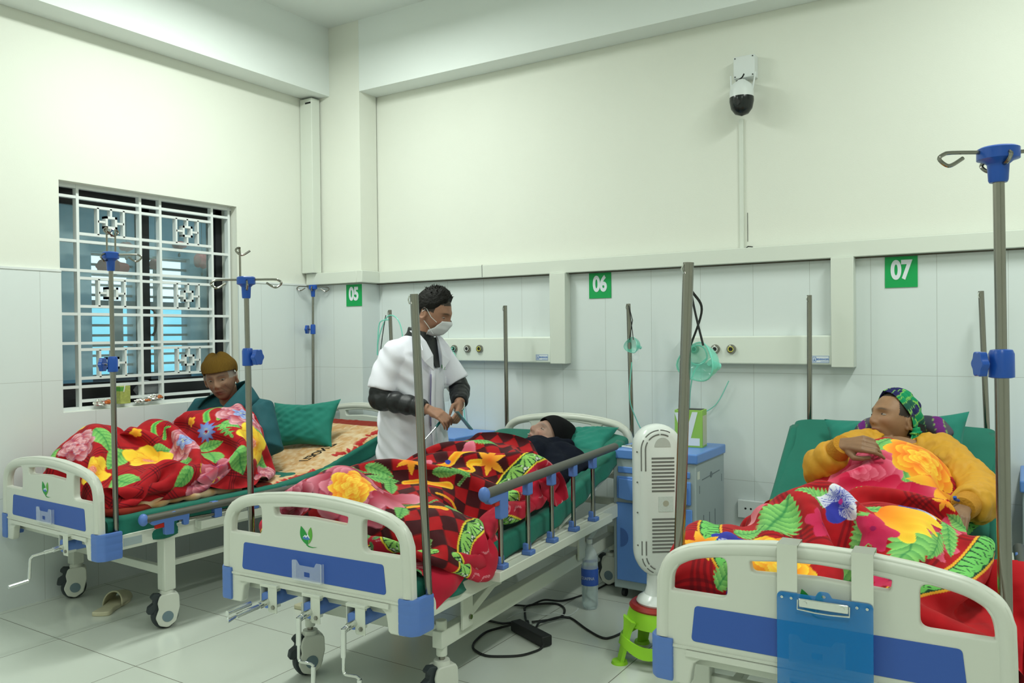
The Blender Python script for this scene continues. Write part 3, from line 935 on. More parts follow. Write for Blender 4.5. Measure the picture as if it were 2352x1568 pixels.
def drip_pole(label, base, top, r, collar=None, hooks=None, knob=0.0, notch=True, group='stainless drip poles at the bed corners'):
    base, top = Vector(base), Vector(top)
    t = thing('drip_pole', label, 'drip pole', tuple(base), 0, group)
    ax = (top - base); L = ax.length; ax.normalize()
    if collar:
        k = base.lerp(top, collar) - base
        MB().cyl((0, 0, 0), k, r, seg=18).build('lower_tube', M['steel'], t)
        MB().cyl(k, top - base, r * 0.8, seg=18).build('upper_tube', M['steel'], t)
        c = MB()
        rot = Vector((0, 0, 1)).rotation_difference(ax).to_matrix().to_4x4()
        m4 = Matrix.Translation(k) @ rot
        c.lathe([(r * 1.3, -0.035), (r * 1.75, -0.033), (r * 1.75, 0.025), (r * 1.5, 0.035), (r * 1.0, 0.037)], m4, 20)
        o = c.build('clamp_collar', M['blue_clamp'], t)
        kd = Vector((math.cos(knob), math.sin(knob), 0))
        MB().cyl(k + kd * r, k + kd * (r + 0.028), 0.0045, seg=10).build('screw', M['steel'], o)
        kb = MB()
        xx, yy, zz = frame(kd)
        rm = Matrix((xx, yy, zz)).transposed().to_4x4()
        pr = [(0.031 * (1 + 0.10 * math.cos(6 * 2 * math.pi * i / 36)) * math.cos(2 * math.pi * i / 36), 0.031 * (1 + 0.10 * math.cos(6 * 2 * math.pi * i / 36)) * math.sin(2 * math.pi * i / 36)) for i in range(36)]
        kb.prism(pr, 0, 0.018, Matrix.Translation(k + kd * (r + 0.024)) @ rm)
        kb.build('knob', M['blue_clamp'], t, bevel=0.002)
    else:
        MB().cyl((0, 0, 0), top - base, r, seg=18).build('lower_tube', M['steel'], t)
        if notch:
            tp = top - base
            MB().tube([tp + Vector((-r * 0.6, -r, -0.006)), tp + Vector((-r * 0.9, -r * 1.1, -0.02)), tp + Vector((-r * 0.5, -r * 1.1, -0.034))], 0.0022, 6).build('spring_catch', M['chrome'], t)
    if hooks:
        tp = top - base
        MB().lathe([(r * 1.2, -0.075), (r * 1.35, -0.07), (r * 1.5, -0.03), (r * 2.1, -0.022), (r * 2.9, -0.018), (r * 2.9, 0.008), (r * 2.5, 0.012), (0, 0.013)], Matrix.Translation(tp), 24).build('hook_hub', M['blue_clamp'], t)
        for (d, up, L_) in hooks:
            MB().tube([tp + q for q in spline(hook(d, r * 2, L_, up), 4)], 0.0042 * (r / 0.012) ** 0.5, 8).build('hook', M['steel'], t)
    return t
CR = Vector((0.844, 0.537, 0)); CF = Vector((-0.537, 0.844, 0))
drip_pole('drip pole with upturned hooks in front of the window, foot corner of bed 05', (0.955, -2.325, 0.47), (0.945, -2.325, 1.80), 0.0125, 0.62,
          [((-CR * 0.6 + CF * 0.3), 0.13, 0.03), (CR * 1, 0.0, 0.13), ((-CR * 0.25 - CF), 0.0, 0.05), (CR * 0.3 + CF * 0.6, 0.12, 0.03)], knob=R(215))
drip_pole('drip pole with wide hooks rising behind the left end of footboard 06', (1.872, -2.31, 0.47), (1.858, -2.31, 1.645), 0.0125, 0.735,
          [(CR, 0.0, 0.13), (-CR, 0.0, 0.13), (-CR * 0.4 - CF * .4, 0.13, 0.03), (CR * 0.4 - CF, -0.01, 0.05)], knob=R(15))
drip_pole('open-topped drip pole at the right foot corner of middle bed 06', (2.765, -2.30, 0.47), (2.752, -2.345, 1.555), 0.0145)
drip_pole('thick open-topped drip pole in front of the white tower heater, at bed 07', (3.598, -2.145, 0.47), (3.647, -2.145, 1.625), 0.0165)
drip_pole('tallest drip pole at the right foot corner of bed 07, blue hook hub above', (4.458, -2.13, 0.47), (4.445, -2.13, 1.855), 0.0165, 0.62,
          [(-CR, 0.0, 0.135), (CR, 0.005, 0.14), (-CF * 0.8, 0.0, 0.04), (CF * 0.8 - CR * .2, -0.01, 0.04)], knob=R(205))
drip_pole('thin hooked drip pole in the wall corner at the head of bed 05', (0.10, -0.285, 0.55), (0.105, -0.27, 1.775), 0.0105, 0.745,
          [(CR, -0.004, 0.105), (-CR, 0.004, 0.105), (-CF, 0.0, 0.035)], knob=R(205))
drip_pole('drip pole with green tubing hung on it, half hidden behind the doctor', (0.905, -0.30, 0.55), (0.865, -0.30, 1.585), 0.0125)
drip_pole('plain drip pole at the left head corner of middle bed 06', (1.79, -0.285, 0.55), (1.785, -0.285, 1.59), 0.0125)
drip_pole('drip pole carrying a green nebuliser mask at the right head corner of bed 06', (2.600, -0.215, 0.55), (2.58, -0.215, 1.58), 0.0125)
drip_pole('plain drip pole behind the left edge of the raised green backrest', (3.56, -0.17, 0.55), (3.565, -0.17, 1.597), 0.0125)
drip_pole('thin drip pole behind the right edge of the raised green backrest', (4.36, -0.17, 0.55), (4.325, -0.155, 1.59), 0.0125)
# ================================================================== GAS PANELS
def gas_panel(x0, x1, split, label, first_tube):
    t = thing('gas_outlet_panel', label, 'wall panel', (x0, 0, 1.235), 0, 'bedhead gas panels')
    L = x1 - x0
    MB().b2((0, -0.058, 0), (L, 0, 0.155)).build('panel_box', M['trunk_panel'], t, bevel=0.008, bseg=3)
    if split:
        MB().b2((split - x0, -0.078, -0.006), (L + 0.002, -0.05, 0.16)).build('cover_box', M['trunk_panel'], t, bevel=0.01, bseg=3)
    yb = -0.0785 if split else -0.0585
    lb = MB().b2((L - 0.105, yb - 0.0008, 0.012), (L - 0.018, yb, 0.048)).build('maker_label', M['sign_white'], t, smooth=False)
    e = MB()
    for (a, b, c, d) in ((L - 0.105, L - 0.018, 0.0465, 0.048), (L - 0.105, L - 0.018, 0.012, 0.0135), (L - 0.105, L - 0.1035, 0.012, 0.048), (L - 0.0195, L - 0.018, 0.012, 0.048),
                         (L - 0.100, L - 0.098, 0.018, 0.043), (L - 0.084, L - 0.082, 0.018, 0.043), (L - 0.1, L - 0.082, 0.041, 0.043), (L - 0.1, L - 0.082, 0.018, 0.020), (L - 0.0925, L - 0.0895, 0.024, 0.036), (L - 0.095, L - 0.087, 0.023, 0.027), (L - 0.06, L - 0.022, 0.018, 0.0195)):
        e.b2((a, yb - 0.0014, c), (b, yb - 0.0007, d))
    v, f = text_vf('BEHRINGER', 0.0135, 0.0006, bold=0.0003, sx=0.86)
    e.add([(a + L - 0.0505, b + yb - 0.0012, c + 0.030) for a, b, c in v], f)
    e.build('lettering', M['logo_blue'], lb, smooth=False)
    for k, ring in enumerate(('ring_green', 'ring_white', 'ring_yellow')):
        xx = first_tube[k] - x0
        o = MB().lathe([(0.026, 0), (0.026, 0.008), (0.021, 0.016), (0.016, 0.017), (0.016, 0.006), (0, 0.006)], Matrix.Translation((xx, -0.058, 0.083)) @ Matrix.Rotation(R(90), 4, 'X'), 28).build('gas_socket', M['steel'], t)
        MB().lathe([(0.0165, 0.0), (0.0165, 0.013), (0.012, 0.013), (0.0115, 0.0)], Matrix.Translation((xx, -0.062, 0.083)) @ Matrix.Rotation(R(90), 4, 'X'), 24).build('coloured_ring', M[ring], o)
        MB().lathe([(0.0, 0.0), (0.009, 0.0), (0.009, 0.008), (0, 0.008)], Matrix.Translation((xx, -0.064, 0.083)) @ Matrix.Rotation(R(90), 4, 'X'), 16).build('valve_core', M['black'], o)
    return t
M['ring_green'] = mat('ring_green_plastic', (0.25, 0.6, 0.5), rough=0.4)
M['ring_white'] = mat('ring_white_plastic', (0.7, 0.72, 0.7), rough=0.4)
M['ring_yellow'] = mat('ring_yellow_plastic', (0.62, 0.58, 0.12), rough=0.4)
gas_panel(1.08, 1.985, 1.66, 'white gas outlet panel behind the doctor, between beds 05 and 06', (1.225, 1.335, 1.435))
gas_panel(2.83, 3.655, None, 'white gas outlet panel above the cabinet, between signs 06 and 07', (2.915, 3.035, 3.125))

# flow meter with bottle, on the right-hand panel
fm = thing('oxygen_flowmeter', 'clear oxygen flowmeter plugged into the panel left of bed 07', 'flowmeter', (2.885, -0.06, 1.318))
MB().lathe([(0.009, 0.0), (0.011, 0.01), (0.011, 0.12), (0.009, 0.13), (0, 0.13)], Matrix.Translation((0.0, -0.05, 0.02)), 16).build('meter_tube', M['clear'], fm)
MB().cyl((0.02, 0, 0), (0.02, -0.05, 0), 0.009).cyl((0, -0.05, -0.03), (0, -0.05, 0.025), 0.010).build('meter_body', M['chrome'], fm)
MB().cyl((0, -0.05, 0.0), (-0.005, -0.078, 0.0), 0.015, 0.014, 18).build('valve_knob', M['sign_white'], fm)
M['bottle_print'] = mat('humidifier_plastic', (0.55, 0.66, 0.80), rough=0.15, alpha=0.45)
MB().lathe([(0.0, -0.17), (0.025, -0.17), (0.028, -0.163), (0.028, -0.05), (0.018, -0.04), (0.014, -0.03)], Matrix.Translation((0, -0.05, 0)), 24).build('humidifier_bottle', M['bottle_print'], fm)

def hang_tube(name, label, pts, r, m, cat, n=8):
    pts = [Vector(p) for p in pts]
    b = pts[0]
    return tag(MB().tube([p - b for p in spline(pts, n)], r, 8).build(name, m, loc=b), label, cat)

def loop(c, rx, rz, y, n=14, a0=0, a1=360):
    return [(c[0] + rx * math.cos(R(a)), y + 0.004 * (i % 3), c[1] + rz * math.sin(R(a))) for i, a in enumerate(np.linspace(a0, a1, n))]
# big mask hanging on the thick pole
def face_mask(name, label, c, size, rz, col, tilt=0.0):
    t = thing(name, label, 'face mask', c, rz)
    v, f = [], []
    nu, nv = 28, 12
    for i in range(nv + 1):
        s = i / nv
        for k in range(nu):
            a = 2 * math.pi * k / nu
            rx = (0.062 * s ** 0.6 + 0.012) * size * (1 + 0.10 * math.cos(2 * a))
            rz_ = (0.048 * s ** 0.6 + 0.010) * size
            y = -(0.055 * (1 - s ** 2.2)) * size
            v.append((rx * math.cos(a), y + 0.012 * size * s * math.cos(2 * a), rz_ * math.sin(a) - 0.012 * size * s * math.cos(a) * math.cos(a)))
    for i in range(nv):
        for k in range(nu):
            l = (k + 1) % nu
            f.append((i * nu + k, i * nu + l, (i + 1) * nu + l, (i + 1) * nu + k))
    o = MB().add(v, f).build('mask_cup', col, t, angle=80)
    so = o.modifiers.new('solid', 'SOLIDIFY'); so.thickness = 0.0018 * size
    rim = [(v[nv * nu + k][0] * 1.02, v[nv * nu + k][1], v[nv * nu + k][2] * 1.02) for k in range(nu)]
    MB().tube(rim, 0.0026 * size, 6, closed=True).build('mask_rim', M['tube_green'], t)
    MB().cyl((0, -0.05 * size, -0.004), (0, -0.085 * size, -0.018), 0.011 * size, 0.012 * size).build('connector', M['tube_green'], t)
    return t
mk = face_mask('oxygen_mask', 'large clear green oxygen mask hanging beside the thick pole left of bed 07', (3.65, -2.085, 1.325), 1.0, R(160), M['mask_green'])
MB().tube(spline([Vector((0.03, 0.0, 0.05)), Vector((0.0, -0.02, 0.16)), Vector((-0.01, 0.03, 0.22)), Vector((-0.0, 0.045, 0.28))], 8), 0.002, 6, sq=(2.2, 0.6)).tube(spline([Vector((-0.04, 0.01, 0.05)), Vector((-0.025, 0.03, 0.16)), Vector((-0.01, 0.045, 0.28))], 8), 0.002, 6, sq=(2.2, 0.6)).build('elastic_strap', M['black'], mk)
mk.rotation_euler = (0, 0, R(150))
hang_tube('oxygen_tubing', 'coil of green oxygen tubing on the flowmeter left of bed 07', [(2.9, -0.1, 1.26)] + loop((2.945, 1.285), 0.055, 0.055, -0.105, 18, 200, 700) + [(2.93, -0.10, 1.2), (2.90, -0.09, 1.1), (2.87, -0.03, 0.98)], 0.0042, M['tube_green'], 'tubing', 5)
hang_tube('oxygen_tubing', 'pale green tubing looping from the panel socket beside the doctor', [(1.225, -0.075, 1.32), (1.19, -0.10, 1.30), (1.20, -0.11, 1.22), (1.24, -0.1, 1.20), (1.26, -0.09, 1.25), (1.23, -0.08, 1.29), (1.25, -0.07, 1.16), (1.27, -0.03, 0.95), (1.29, -0.03, 0.80)], 0.0042, M['tube_green'], 'tubing', 6)
# nebuliser mask at the pole of bed 06
nb = face_mask('nebuliser_mask', 'small green nebuliser mask with clear cup hanging on the head pole right of bed 06', (2.618, -0.26, 1.345), 0.75, R(150), M['mask_green'])
MB().tube([(0.02, 0, 0.03), (-0.01, 0.0, 0.14), (0.025, 0.0, 0.225)], 0.0015, 6, sq=(2, 0.6)).tube([(-0.03, 0.01, 0.03), (0.0, 0.0, 0.12), (0.025, 0.0, 0.225)], 0.0015, 6, sq=(2, .6)).build('elastic_strap', M['black'], nb)
MB().lathe([(0.006, -0.10), (0.010, -0.085), (0.018, -0.08), (0.018, -0.06), (0.013, -0.055), (0.016, -0.035), (0.010, -0.02)], Matrix.Translation((0, -0.03, 0)), 18).build('medicine_cup', M['clear'], nb)
hang_tube('nebuliser_tubing', 'thin pale tubing trailing down the head pole and across behind the cabinet', [(2.64, -0.31, 1.25), (2.625, -0.31, 1.05), (2.64, -0.25, 0.92), (2.67, -0.2, 0.82)], 0.0035, M['tube_green'], 'tubing')
hang_tube('oxygen_tubing', 'long thin green tubing sagging along the wall down to the cabinet beside bed 06', [(3.10, -0.03, 1.14), (3.02, -0.03, 1.0), (2.88, -0.03, 0.92), (2.80, -0.05, 0.86), (2.78, -0.08, 0.80)], 0.003, M['tube_green'], 'tubing')
hang_tube('oxygen_tubing', 'loops of green tubing hung over the pole half hidden behind the doctor', [(0.87, -0.32, 1.52), (0.80, -0.33, 1.50), (0.78, -0.33, 1.38), (0.775, -0.33, 1.28), (0.79, -0.33, 1.40), (0.86, -0.32, 1.54), (0.95, -0.32, 1.52), (0.99, -0.32, 1.40), (0.96, -0.32, 1.30)], 0.0045, M['tube_green'], 'tubing')
hang_tube('black_strap', 'black elastic strap looped over the pole half hidden behind the doctor', [(0.845, -0.32, 1.55), (0.82, -0.33, 1.40), (0.80, -0.33, 1.28)], 0.003, M['black'], 'strap')

# ================================================================== SECURITY CAMERA
cm = thing('security_camera', 'white and black dome security camera high on the back wall', 'security camera', (3.205, 0, 2.86))
MB().b2((-0.058, -0.055, -0.06), (0.058, 0.012, 0.06)).build('junction_box', M['grille'], cm, bevel=0.004)
s = MB()
for x in (-0.048, 0.048):
    for z in (-0.05, 0.05):
        s.cyl((x, -0.0555, z), (x, -0.0575, z), 0.0035, seg=8)
s.build('screws', M['black'], cm)
MB().tube(spline([(-0.02, -0.05, -0.07), (-0.03, -0.09, -0.085), (0.005, -0.11, -0.075), (0.02, -0.12, -0.06)], 6), 0.004, 8).build('cable', M['black'], cm)
MB().bar((0, 0, -0.09), (0.0, -0.10, -0.10), 0.04, 0.03).cyl((0, -0.10, -0.125), (0, -0.10, -0.085), 0.03, 0.022).build('wall_arm', M['grille'], cm, bevel=0.003)
MB().lathe([(0.0, 0.02), (0.035, 0.018), (0.055, 0.0), (0.062, -0.03), (0.063, -0.065)], Matrix.Translation((0, -0.10, -0.115)), 32).build('housing', M['grille'], cm)
MB().lathe([(0.064, -0.065), (0.0645, -0.085), (0.056, -0.125), (0.036, -0.152), (0, -0.165)], Matrix.Translation((0, -0.10, -0.115)), 32).build('dome', mat('dark_dome_plastic', (0.012, 0.015, 0.016), rough=0.18), cm)
MB().cyl((0.0, -0.155, -0.215), (-0.005, -0.163, -0.217), 0.016, seg=20).build('lens', M['black'], cm)
for sx in (-1, 1):
    MB().cyl((sx * 0.055, -0.10, -0.16), (sx * 0.068, -0.07, -0.045), 0.0055, 0.004, 10).build('antenna', M['grille'], cm)

# ================================================================== BEDSIDE CABINETS
def cabinet(x0, label, y0=-0.012, H_=0.775):
    W_, D_ = 0.48, 0.46
    t = thing('bedside_cabinet', label, 'cabinet', (x0, y0, 0), 0, 'blue and grey bedside cabinets')
    body = MB().b2((0.01, -D_ + 0.012, 0.055), (W_ - 0.01, 0, H_ - 0.045)).build('body', M['cab_grey'], t, bevel=0.006)
    MB().b2((0, -D_, H_ - 0.05), (W_, 0, H_)).build('top_board', M['cab_blue'], t, bevel=0.007, bseg=3)
    yf = -D_ + 0.012
    MB().b2((0.04, yf - 0.008, 0.672), (W_ - 0.04, yf, 0.705)).build('pull_out_shelf', M['cab_blue'], t, bevel=0.004)
    dr = MB().b2((0.035, yf - 0.014, 0.535), (W_ - 0.035, yf, 0.655)).build('drawer', M['cab_blue'], t, bevel=0.006)
    m4 = Matrix.Translation((W_ / 2, yf - 0.014, 0.6)) @ Matrix.Rotation(R(90), 4, 'X')
    MB().prism(roundpoly([(-0.19, -0.06), (-0.14, -0.068), (0.14, -0.068), (0.19, -0.06), (0.19, 0.03), (-0.19, 0.045)], 0.01), -0.001, 0.010, m4).build('drawer_grip', M['cab_blue'], dr, bevel=0.003)
    d = MB().b2((0.03, yf - 0.010, 0.10), (W_ - 0.03, yf, 0.515)).build('door', M['cab_blue'], t, bevel=0.005)
    hp = [(0.0, 0.05)] + [(0.045 * math.sin(R(a)), 0.05 * math.cos(R(a))) for a in range(10, 180, 12)] + [(0, -0.05)]
    MB().prism(hp, 0, 0.0015, Matrix.Translation((0.055, yf - 0.010, 0.33)) @ Matrix.Rotation(R(90), 4, 'X')).build('finger_pull', M['cab_blue_dk'], d, smooth=False)
    sr = MB()
    xs = W_ - 0.0099
    for yy in (-0.34, -0.25, -0.16):
        sr.b2((xs - 0.004, yy - 0.004, 0.36), (xs + 0.0012, yy + 0.004, 0.47)).b2((xs - 0.004, yy - 0.05, 0.362), (xs + 0.0012, yy, 0.366))
    sr.bar((xs, -0.36, 0.655), (xs, -0.08, 0.665), 0.003, 0.004)
    sr.cyl((xs - 0.002, -0.22, 0.662), (xs + 0.002, -0.22, 0.662), 0.016, seg=16)
    sr.b2((xs - 0.004, -0.40, 0.59), (xs + 0.0012, -0.395, 0.63)).b2((xs - 0.004, -0.05, 0.60), (xs + 0.0012, -0.045, 0.64))
    sr.build('side_slots', M['cab_blue_dk'] if False else mat('slot_shadow_grey', (0.16, 0.20, 0.22), rough=0.6), body, smooth=False)
    MB().b2((xs, -0.43, 0.665), (xs + 0.0008, -0.395, 0.705)).build('care_sticker', M['trunk'], body, smooth=False)
    for x in (0.05, W_ - 0.05):
        for y in (-0.05, -D_ + 0.06):
            MB().lathe([(0.01, -0.01), (0.022, -0.01), (0.022, 0.01), (0.01, 0.01)], Matrix.Translation((x, y, 0.022)) @ Matrix.Rotation(R(90), 4, 'Y'), 16).cyl((x, y, 0.022), (x, y, 0.06), 0.007).build('castor', M['black'], t)
    return t
cabinet(2.622, 'blue-topped grey bedside cabinet in the middle, behind the white tower heater', -0.10, 0.797)
cabinet(1.045, 'blue-topped grey bedside cabinet behind the doctor, between beds 05 and 06')
cabinet(4.475, 'blue-topped grey bedside cabinet cut off at the right edge of the photo')
# things on the cabinets
ph = thing('smartphone', 'white smartphone lying on the cabinet beside bed 06', 'phone', (2.735, -0.475, 0.797), R(-20))
MB().b2((-0.075, -0.037, 0.0), (0.075, 0.037, 0.009)).build('phone_body', M['grille'], ph, bevel=0.003)
MB().b2((-0.062, -0.033, 0.0088), (0.062, 0.033, 0.0096)).build('screen', mat('dark_glass', (0.12, 0.14, 0.15), rough=0.1), ph, smooth=False)
bx = thing('medicine_box', 'light green and white carton standing on the middle cabinet behind the heater', 'carton', (2.965, -0.27, 0.797), R(6))
MB().b2((-0.075, -0.05, 0), (0.075, 0.05, 0.20)).build('carton', mat('carton_green', (0.30, 0.55, 0.10), rough=0.6), bx, bevel=0.002)
m4 = Matrix.Translation((-0.02, -0.0505, 0.10)) @ Matrix.Rotation(R(90), 4, 'X')
MB().prism([(-0.055, 0.085), (-0.01, -0.06), (0.03, -0.06), (0.07, 0.09), (0.04, 0.09), (0.012, 0.0), (-0.02, 0.085)], 0, 0.001, m4).b2((-0.06, -0.0512, 0.01), (0.06, -0.0502, 0.05)).build('printed_panel', M['sign_white'], bx, smooth=False)
MB().b2((0.0752, -0.045, 0.01), (0.0762, 0.045, 0.17)).build('side_print', mat('carton_cream', (0.55, 0.58, 0.42), rough=0.6), bx, smooth=False)
MB().b2((-0.065, -0.042, 0.2), (0.065, 0.042, 0.2015)).build('open_top', M['black'], bx, smooth=False)
bh = thing('humidifier_jar', 'clear green plastic jar with mask on the cabinet behind the doctor', 'jar', (1.27, -0.30, 0.775))
MB().lathe([(0.0, 0.0), (0.04, 0.0), (0.045, 0.02), (0.043, 0.09), (0.03, 0.12), (0.012, 0.13), (0.012, 0.145)], None, 24).build('jar', M['mask_green'], bh)
MB().cyl((0, 0, 0.001), (0, 0, 0.005), 0.044).cyl((0, 0, 0.143), (0, 0, 0.15), 0.014).build('jar_seals', M['tube_green'], bh)

# wall socket
so = thing('wall_socket', 'white double wall socket low on the wall left of bed 07', 'wall socket', (3.215, 0, 0.44))
MB().b2((-0.075, -0.022, -0.06), (0.075, 0, 0.04)).build('socket_box', M['grille'], so, bevel=0.004)
s = MB()
for x in (-0.03, 0.0, 0.035):
    s.cyl((x, -0.0225, -0.005), (x, -0.0205, -0.005), 0.006, seg=10)
s.build('socket_holes', M['black'], so)

# ================================================================== STOOL, HEATER
M['lime'] = mat('lime_plastic', (0.32, 0.68, 0.03), rough=0.4, bump=0.03, bscale=40)
st = thing('plastic_stool', 'lime green plastic stool with a red seat rim, under the white tower heater', 'stool', (3.15, -1.19, 0))
HS = 0.245
legs_a = [R(a) for a in (47, 137, 227, 317)]
MB().lathe([(0, HS - 0.012), (0.11, HS - 0.012), (0.125, HS - 0.02), (0.135, HS - 0.05), (0.142, HS - 0.085), (0.136, HS - 0.085), (0.128, HS - 0.05), (0.118, HS - 0.022), (0.10, HS - 0.018), (0, HS - 0.018)][::-1], None, 40).build('seat_skirt', M['lime'], st)
MB().lathe([(0.085, HS - 0.012), (0.09, HS), (0.118, HS), (0.128, HS - 0.012), (0.124, HS - 0.02)], None, 40).build('red_seat_rim', mat('dark_red_plastic', (0.32, 0.02, 0.012), rough=0.45, var=0.3, vscale=30), st)
for a in legs_a:
    d = Vector((math.cos(a), math.sin(a), 0)); q = Vector((-d.y, d.x, 0))
    l = MB()
    n = 10
    v, f = [], []
    for i in range(n + 1):
        s = i / n
        rr = 0.135 + 0.045 * s ** 1.2
        z = (HS - 0.06) * (1 - s)
        hw = 0.046 - 0.020 * s ** 0.5 + 0.02 * max(0, (1 - s * 4))
        for (u_, w_) in ((-1, 0), (-0.7, 0.012), (0.7, 0.012), (1, 0), (0.72, -0.004), (-0.72, -0.004)):
            v.append(tuple(d * (rr + w_) + q * hw * u_ + Vector((0, 0, z))))
    for i in range(n):
        for k in range(6):
            f.append((i * 6 + k, i * 6 + (k + 1) % 6, (i + 1) * 6 + (k + 1) % 6, (i + 1) * 6 + k))
    f += [tuple(range(6)), tuple(n * 6 + k for k in range(6))]
    l.add(v, f)
    l.cyl(d * 0.185, d * 0.185 + Vector((0, 0, 0.012)), 0.036, 0.032, 20)
    l.build('leg', M['lime'], st)
rg = MB()
v, f = [], []
n = 48
for k in range(n):
    a = 2 * math.pi * k / n
    for (r_, z) in ((0.166, 0.105), (0.176, 0.062), (0.170, 0.062), (0.160, 0.105)):
        zz = z + 0.012 * math.cos(4 * (a - legs_a[0])) * (1 if z < 0.07 else 0.6)
        v.append((r_ * math.cos(a), r_ * math.sin(a), zz))
for k in range(n):
    for j in range(4):
        l = (k + 1) % n
        f.append((k * 4 + j, l * 4 + j, l * 4 + (j + 1) % 4, k * 4 + (j + 1) % 4))
rg.add(v, f).build('leg_ring', M['lime'], st)

M['heater_white'] = mat('glossy_white_plastic', (0.74, 0.78, 0.76), rough=0.22)
ht = thing('tower_heater', 'tall white tower heater with slotted back standing on the green stool', 'heater', (3.15, -1.19, HS))
MB().lathe([(0, 0), (0.093, 0), (0.097, 0.008), (0.09, 0.022), (0.062, 0.04), (0.052, 0.07), (0.05, 0.13), (0, 0.13)], None, 36).build('pedestal', M['heater_white'], ht)
MB().cyl((0.03, -0.02, 0.115), (0.085, -0.05, 0.16), 0.036, 0.02, 20).build('pivot_arm', M['heater_white'], ht)
MB().cyl((0.075, -0.105, 0.165), (0.066, -0.06, 0.165), 0.004).ell((0.076, -0.11, 0.165), (0.011, 0.009, 0.011)).build('locking_screw', M['black'], ht)
hb_ = thing_part('heater_head', ht, (0.0, 0.0, 0.0), R(36))
HH0, HH1, HW = 0.115, 0.775, 0.098
def stadium(hw, z0, z1, n=18):
    o = [(hw * math.cos(R(a)), z1 - hw + hw * math.sin(R(a))) for a in np.linspace(0, 180, n)]
    o += [(hw * math.cos(R(a)), z0 + hw + hw * math.sin(R(a))) for a in np.linspace(180, 360, n)]
    return o
shell = MB()
layers = [(0.065, 0.090), (0.068, 0.097), (0.03, 0.103), (-0.01, 0.105), (-0.035, 0.100), (-0.052, 0.086), (-0.058, 0.072)]
v, f = [], []
ref = stadium(0.105, HH0, HH1)
for (y, hw) in layers:
    v += [(x, y, z) for x, z in stadium(hw, HH0 + 0.105 - hw, HH1 - 0.105 + hw)]
n = len(ref)
for i in range(len(layers) - 1):
    for k in range(n):
        f.append((i * n + k, i * n + (k + 1) % n, (i + 1) * n + (k + 1) % n, (i + 1) * n + k))
f += [tuple(range(n)), tuple((len(layers) - 1) * n + k for k in range(n))]
shell.add(v, f).build('casing', M['heater_white'], hb_, angle=50)
sl = MB(); slm = mat('slot_shadow', (0.16, 0.165, 0.155), rough=0.8)
for zb in (0.23, 0.49):
    vg = MB()
    for i in range(10):
        z = zb + i * 0.0155
        vg.b2((-0.040, -0.0592, z), (0.058, -0.0575, z + 0.0075))
    vg.build('vent_grille', slm, hb_)
for (x, z0, z1) in ((-0.083, 0.58, 0.67), (-0.066, 0.58, 0.67), (-0.083, 0.22, 0.28), (-0.066, 0.22, 0.28)):
    sl.tube([(x, -0.058 - (0.0 if x > -0.07 else -0.0055), z0), (x, -0.058 - (0.0 if x > -0.07 else -0.0055), z1)], 0.003, 6)
def arc_slot(cz, rr, a0, a1, y):
    sl.tube([(rr * math.cos(R(a)), y, cz + rr * math.sin(R(a))) for a in np.linspace(a0, a1, 8)], 0.003, 6)
for a0, a1 in ((150, 185), (95, 140), (60, 90)):
    arc_slot(HH1 - 0.105, 0.066, a0, a1, -0.0582)
    arc_slot(HH1 - 0.105, 0.083, a0, a1, -0.0525)
for a0, a1 in ((190, 215), (222, 245)):
    arc_slot(HH0 + 0.105, 0.066, a0, a1, -0.0582)
    arc_slot(HH0 + 0.105, 0.083, a0, a1, -0.0525)
sl.build('air_slots', slm, hb_)
MB().prism([(0.035 * math.cos(R(a)), 0.040 * math.sin(R(a))) for a in range(0, 181, 12)], 0, 0.0012, Matrix.Translation((0.008, -0.0582, 0.682)) @ Matrix.Rotation(R(90), 4, 'X')).build('grip_recess', M['cab_grey'] if False else mat('recess_white', (0.50, 0.53, 0.50), rough=0.5), hb_, smooth=False)
MB().b2((-0.012, -0.0592, 0.405), (0.052, -0.0582, 0.470)).build('rating_sticker', mat('sticker_grey', (0.60, 0.66, 0.64), rough=0.5, var=0.25, vscale=220), hb_, smooth=False)
MB().cyl((0.02, -0.0592, 0.440), (0.02, -0.0596, 0.440), 0.013, seg=20).build('round_seal', mat('seal_grey', (0.42, 0.42, 0.34), rough=0.5), hb_, smooth=False)
s = MB()
for z in (0.26, 0.40, 0.53, 0.66):
    s.cyl((-0.097, -0.038, z), (-0.100, -0.040, z), 0.0035, seg=8)
s.build('screw_holes', slm, hb_)

# ================================================================== BOTTLE
bt = thing('water_bottle', 'clear plastic water bottle with a blue label on the floor right of bed 06', 'bottle', (2.60, -0.77, 0))
pet = mat('clear_pet', (0.88, 0.97, 1.0), rough=0.06, alpha=0.28)
prof = [(0, 0.006), (0.022, 0.004), (0.034, 0.0), (0.041, 0.012), (0.043, 0.04), (0.042, 0.075), (0.0435, 0.08), (0.042, 0.09), (0.0435, 0.11), (0.0435, 0.215), (0.042, 0.225), (0.043, 0.24), (0.042, 0.265), (0.034, 0.29), (0.018, 0.318), (0.0135, 0.328), (0.0135, 0.338)]
v, f = [], []
MBb = MB().lathe(prof, None, 32)
MBb.v = [(x * (1 + (0.06 * math.cos(5 * math.atan2(y, x)) if z < 0.03 else 0)), y * (1 + (0.06 * math.cos(5 * math.atan2(y, x)) if z < 0.03 else 0)), z) for x, y, z in MBb.v]
MBb.build('bottle_body', pet, bt)
MB().lathe([(0, 0.008), (0.034, 0.006), (0.0405, 0.02), (0.0405, 0.245), (0, 0.245)], None, 24).build('water', mat('water', (0.85, 0.97, 1.0), rough=0.02, trans=1.0, ior=1.33), bt)
MB().cyl((0, 0, 0.335), (0, 0, 0.357), 0.0155, seg=24).build('cap', M['grille'], bt)
lab = MB().lathe([(0.0442, 0.125), (0.0442, 0.21)], None, 32).build('label', mat('label_blue', (0.03, 0.09, 0.42), rough=0.35, var=0.4, vscale=12), bt)
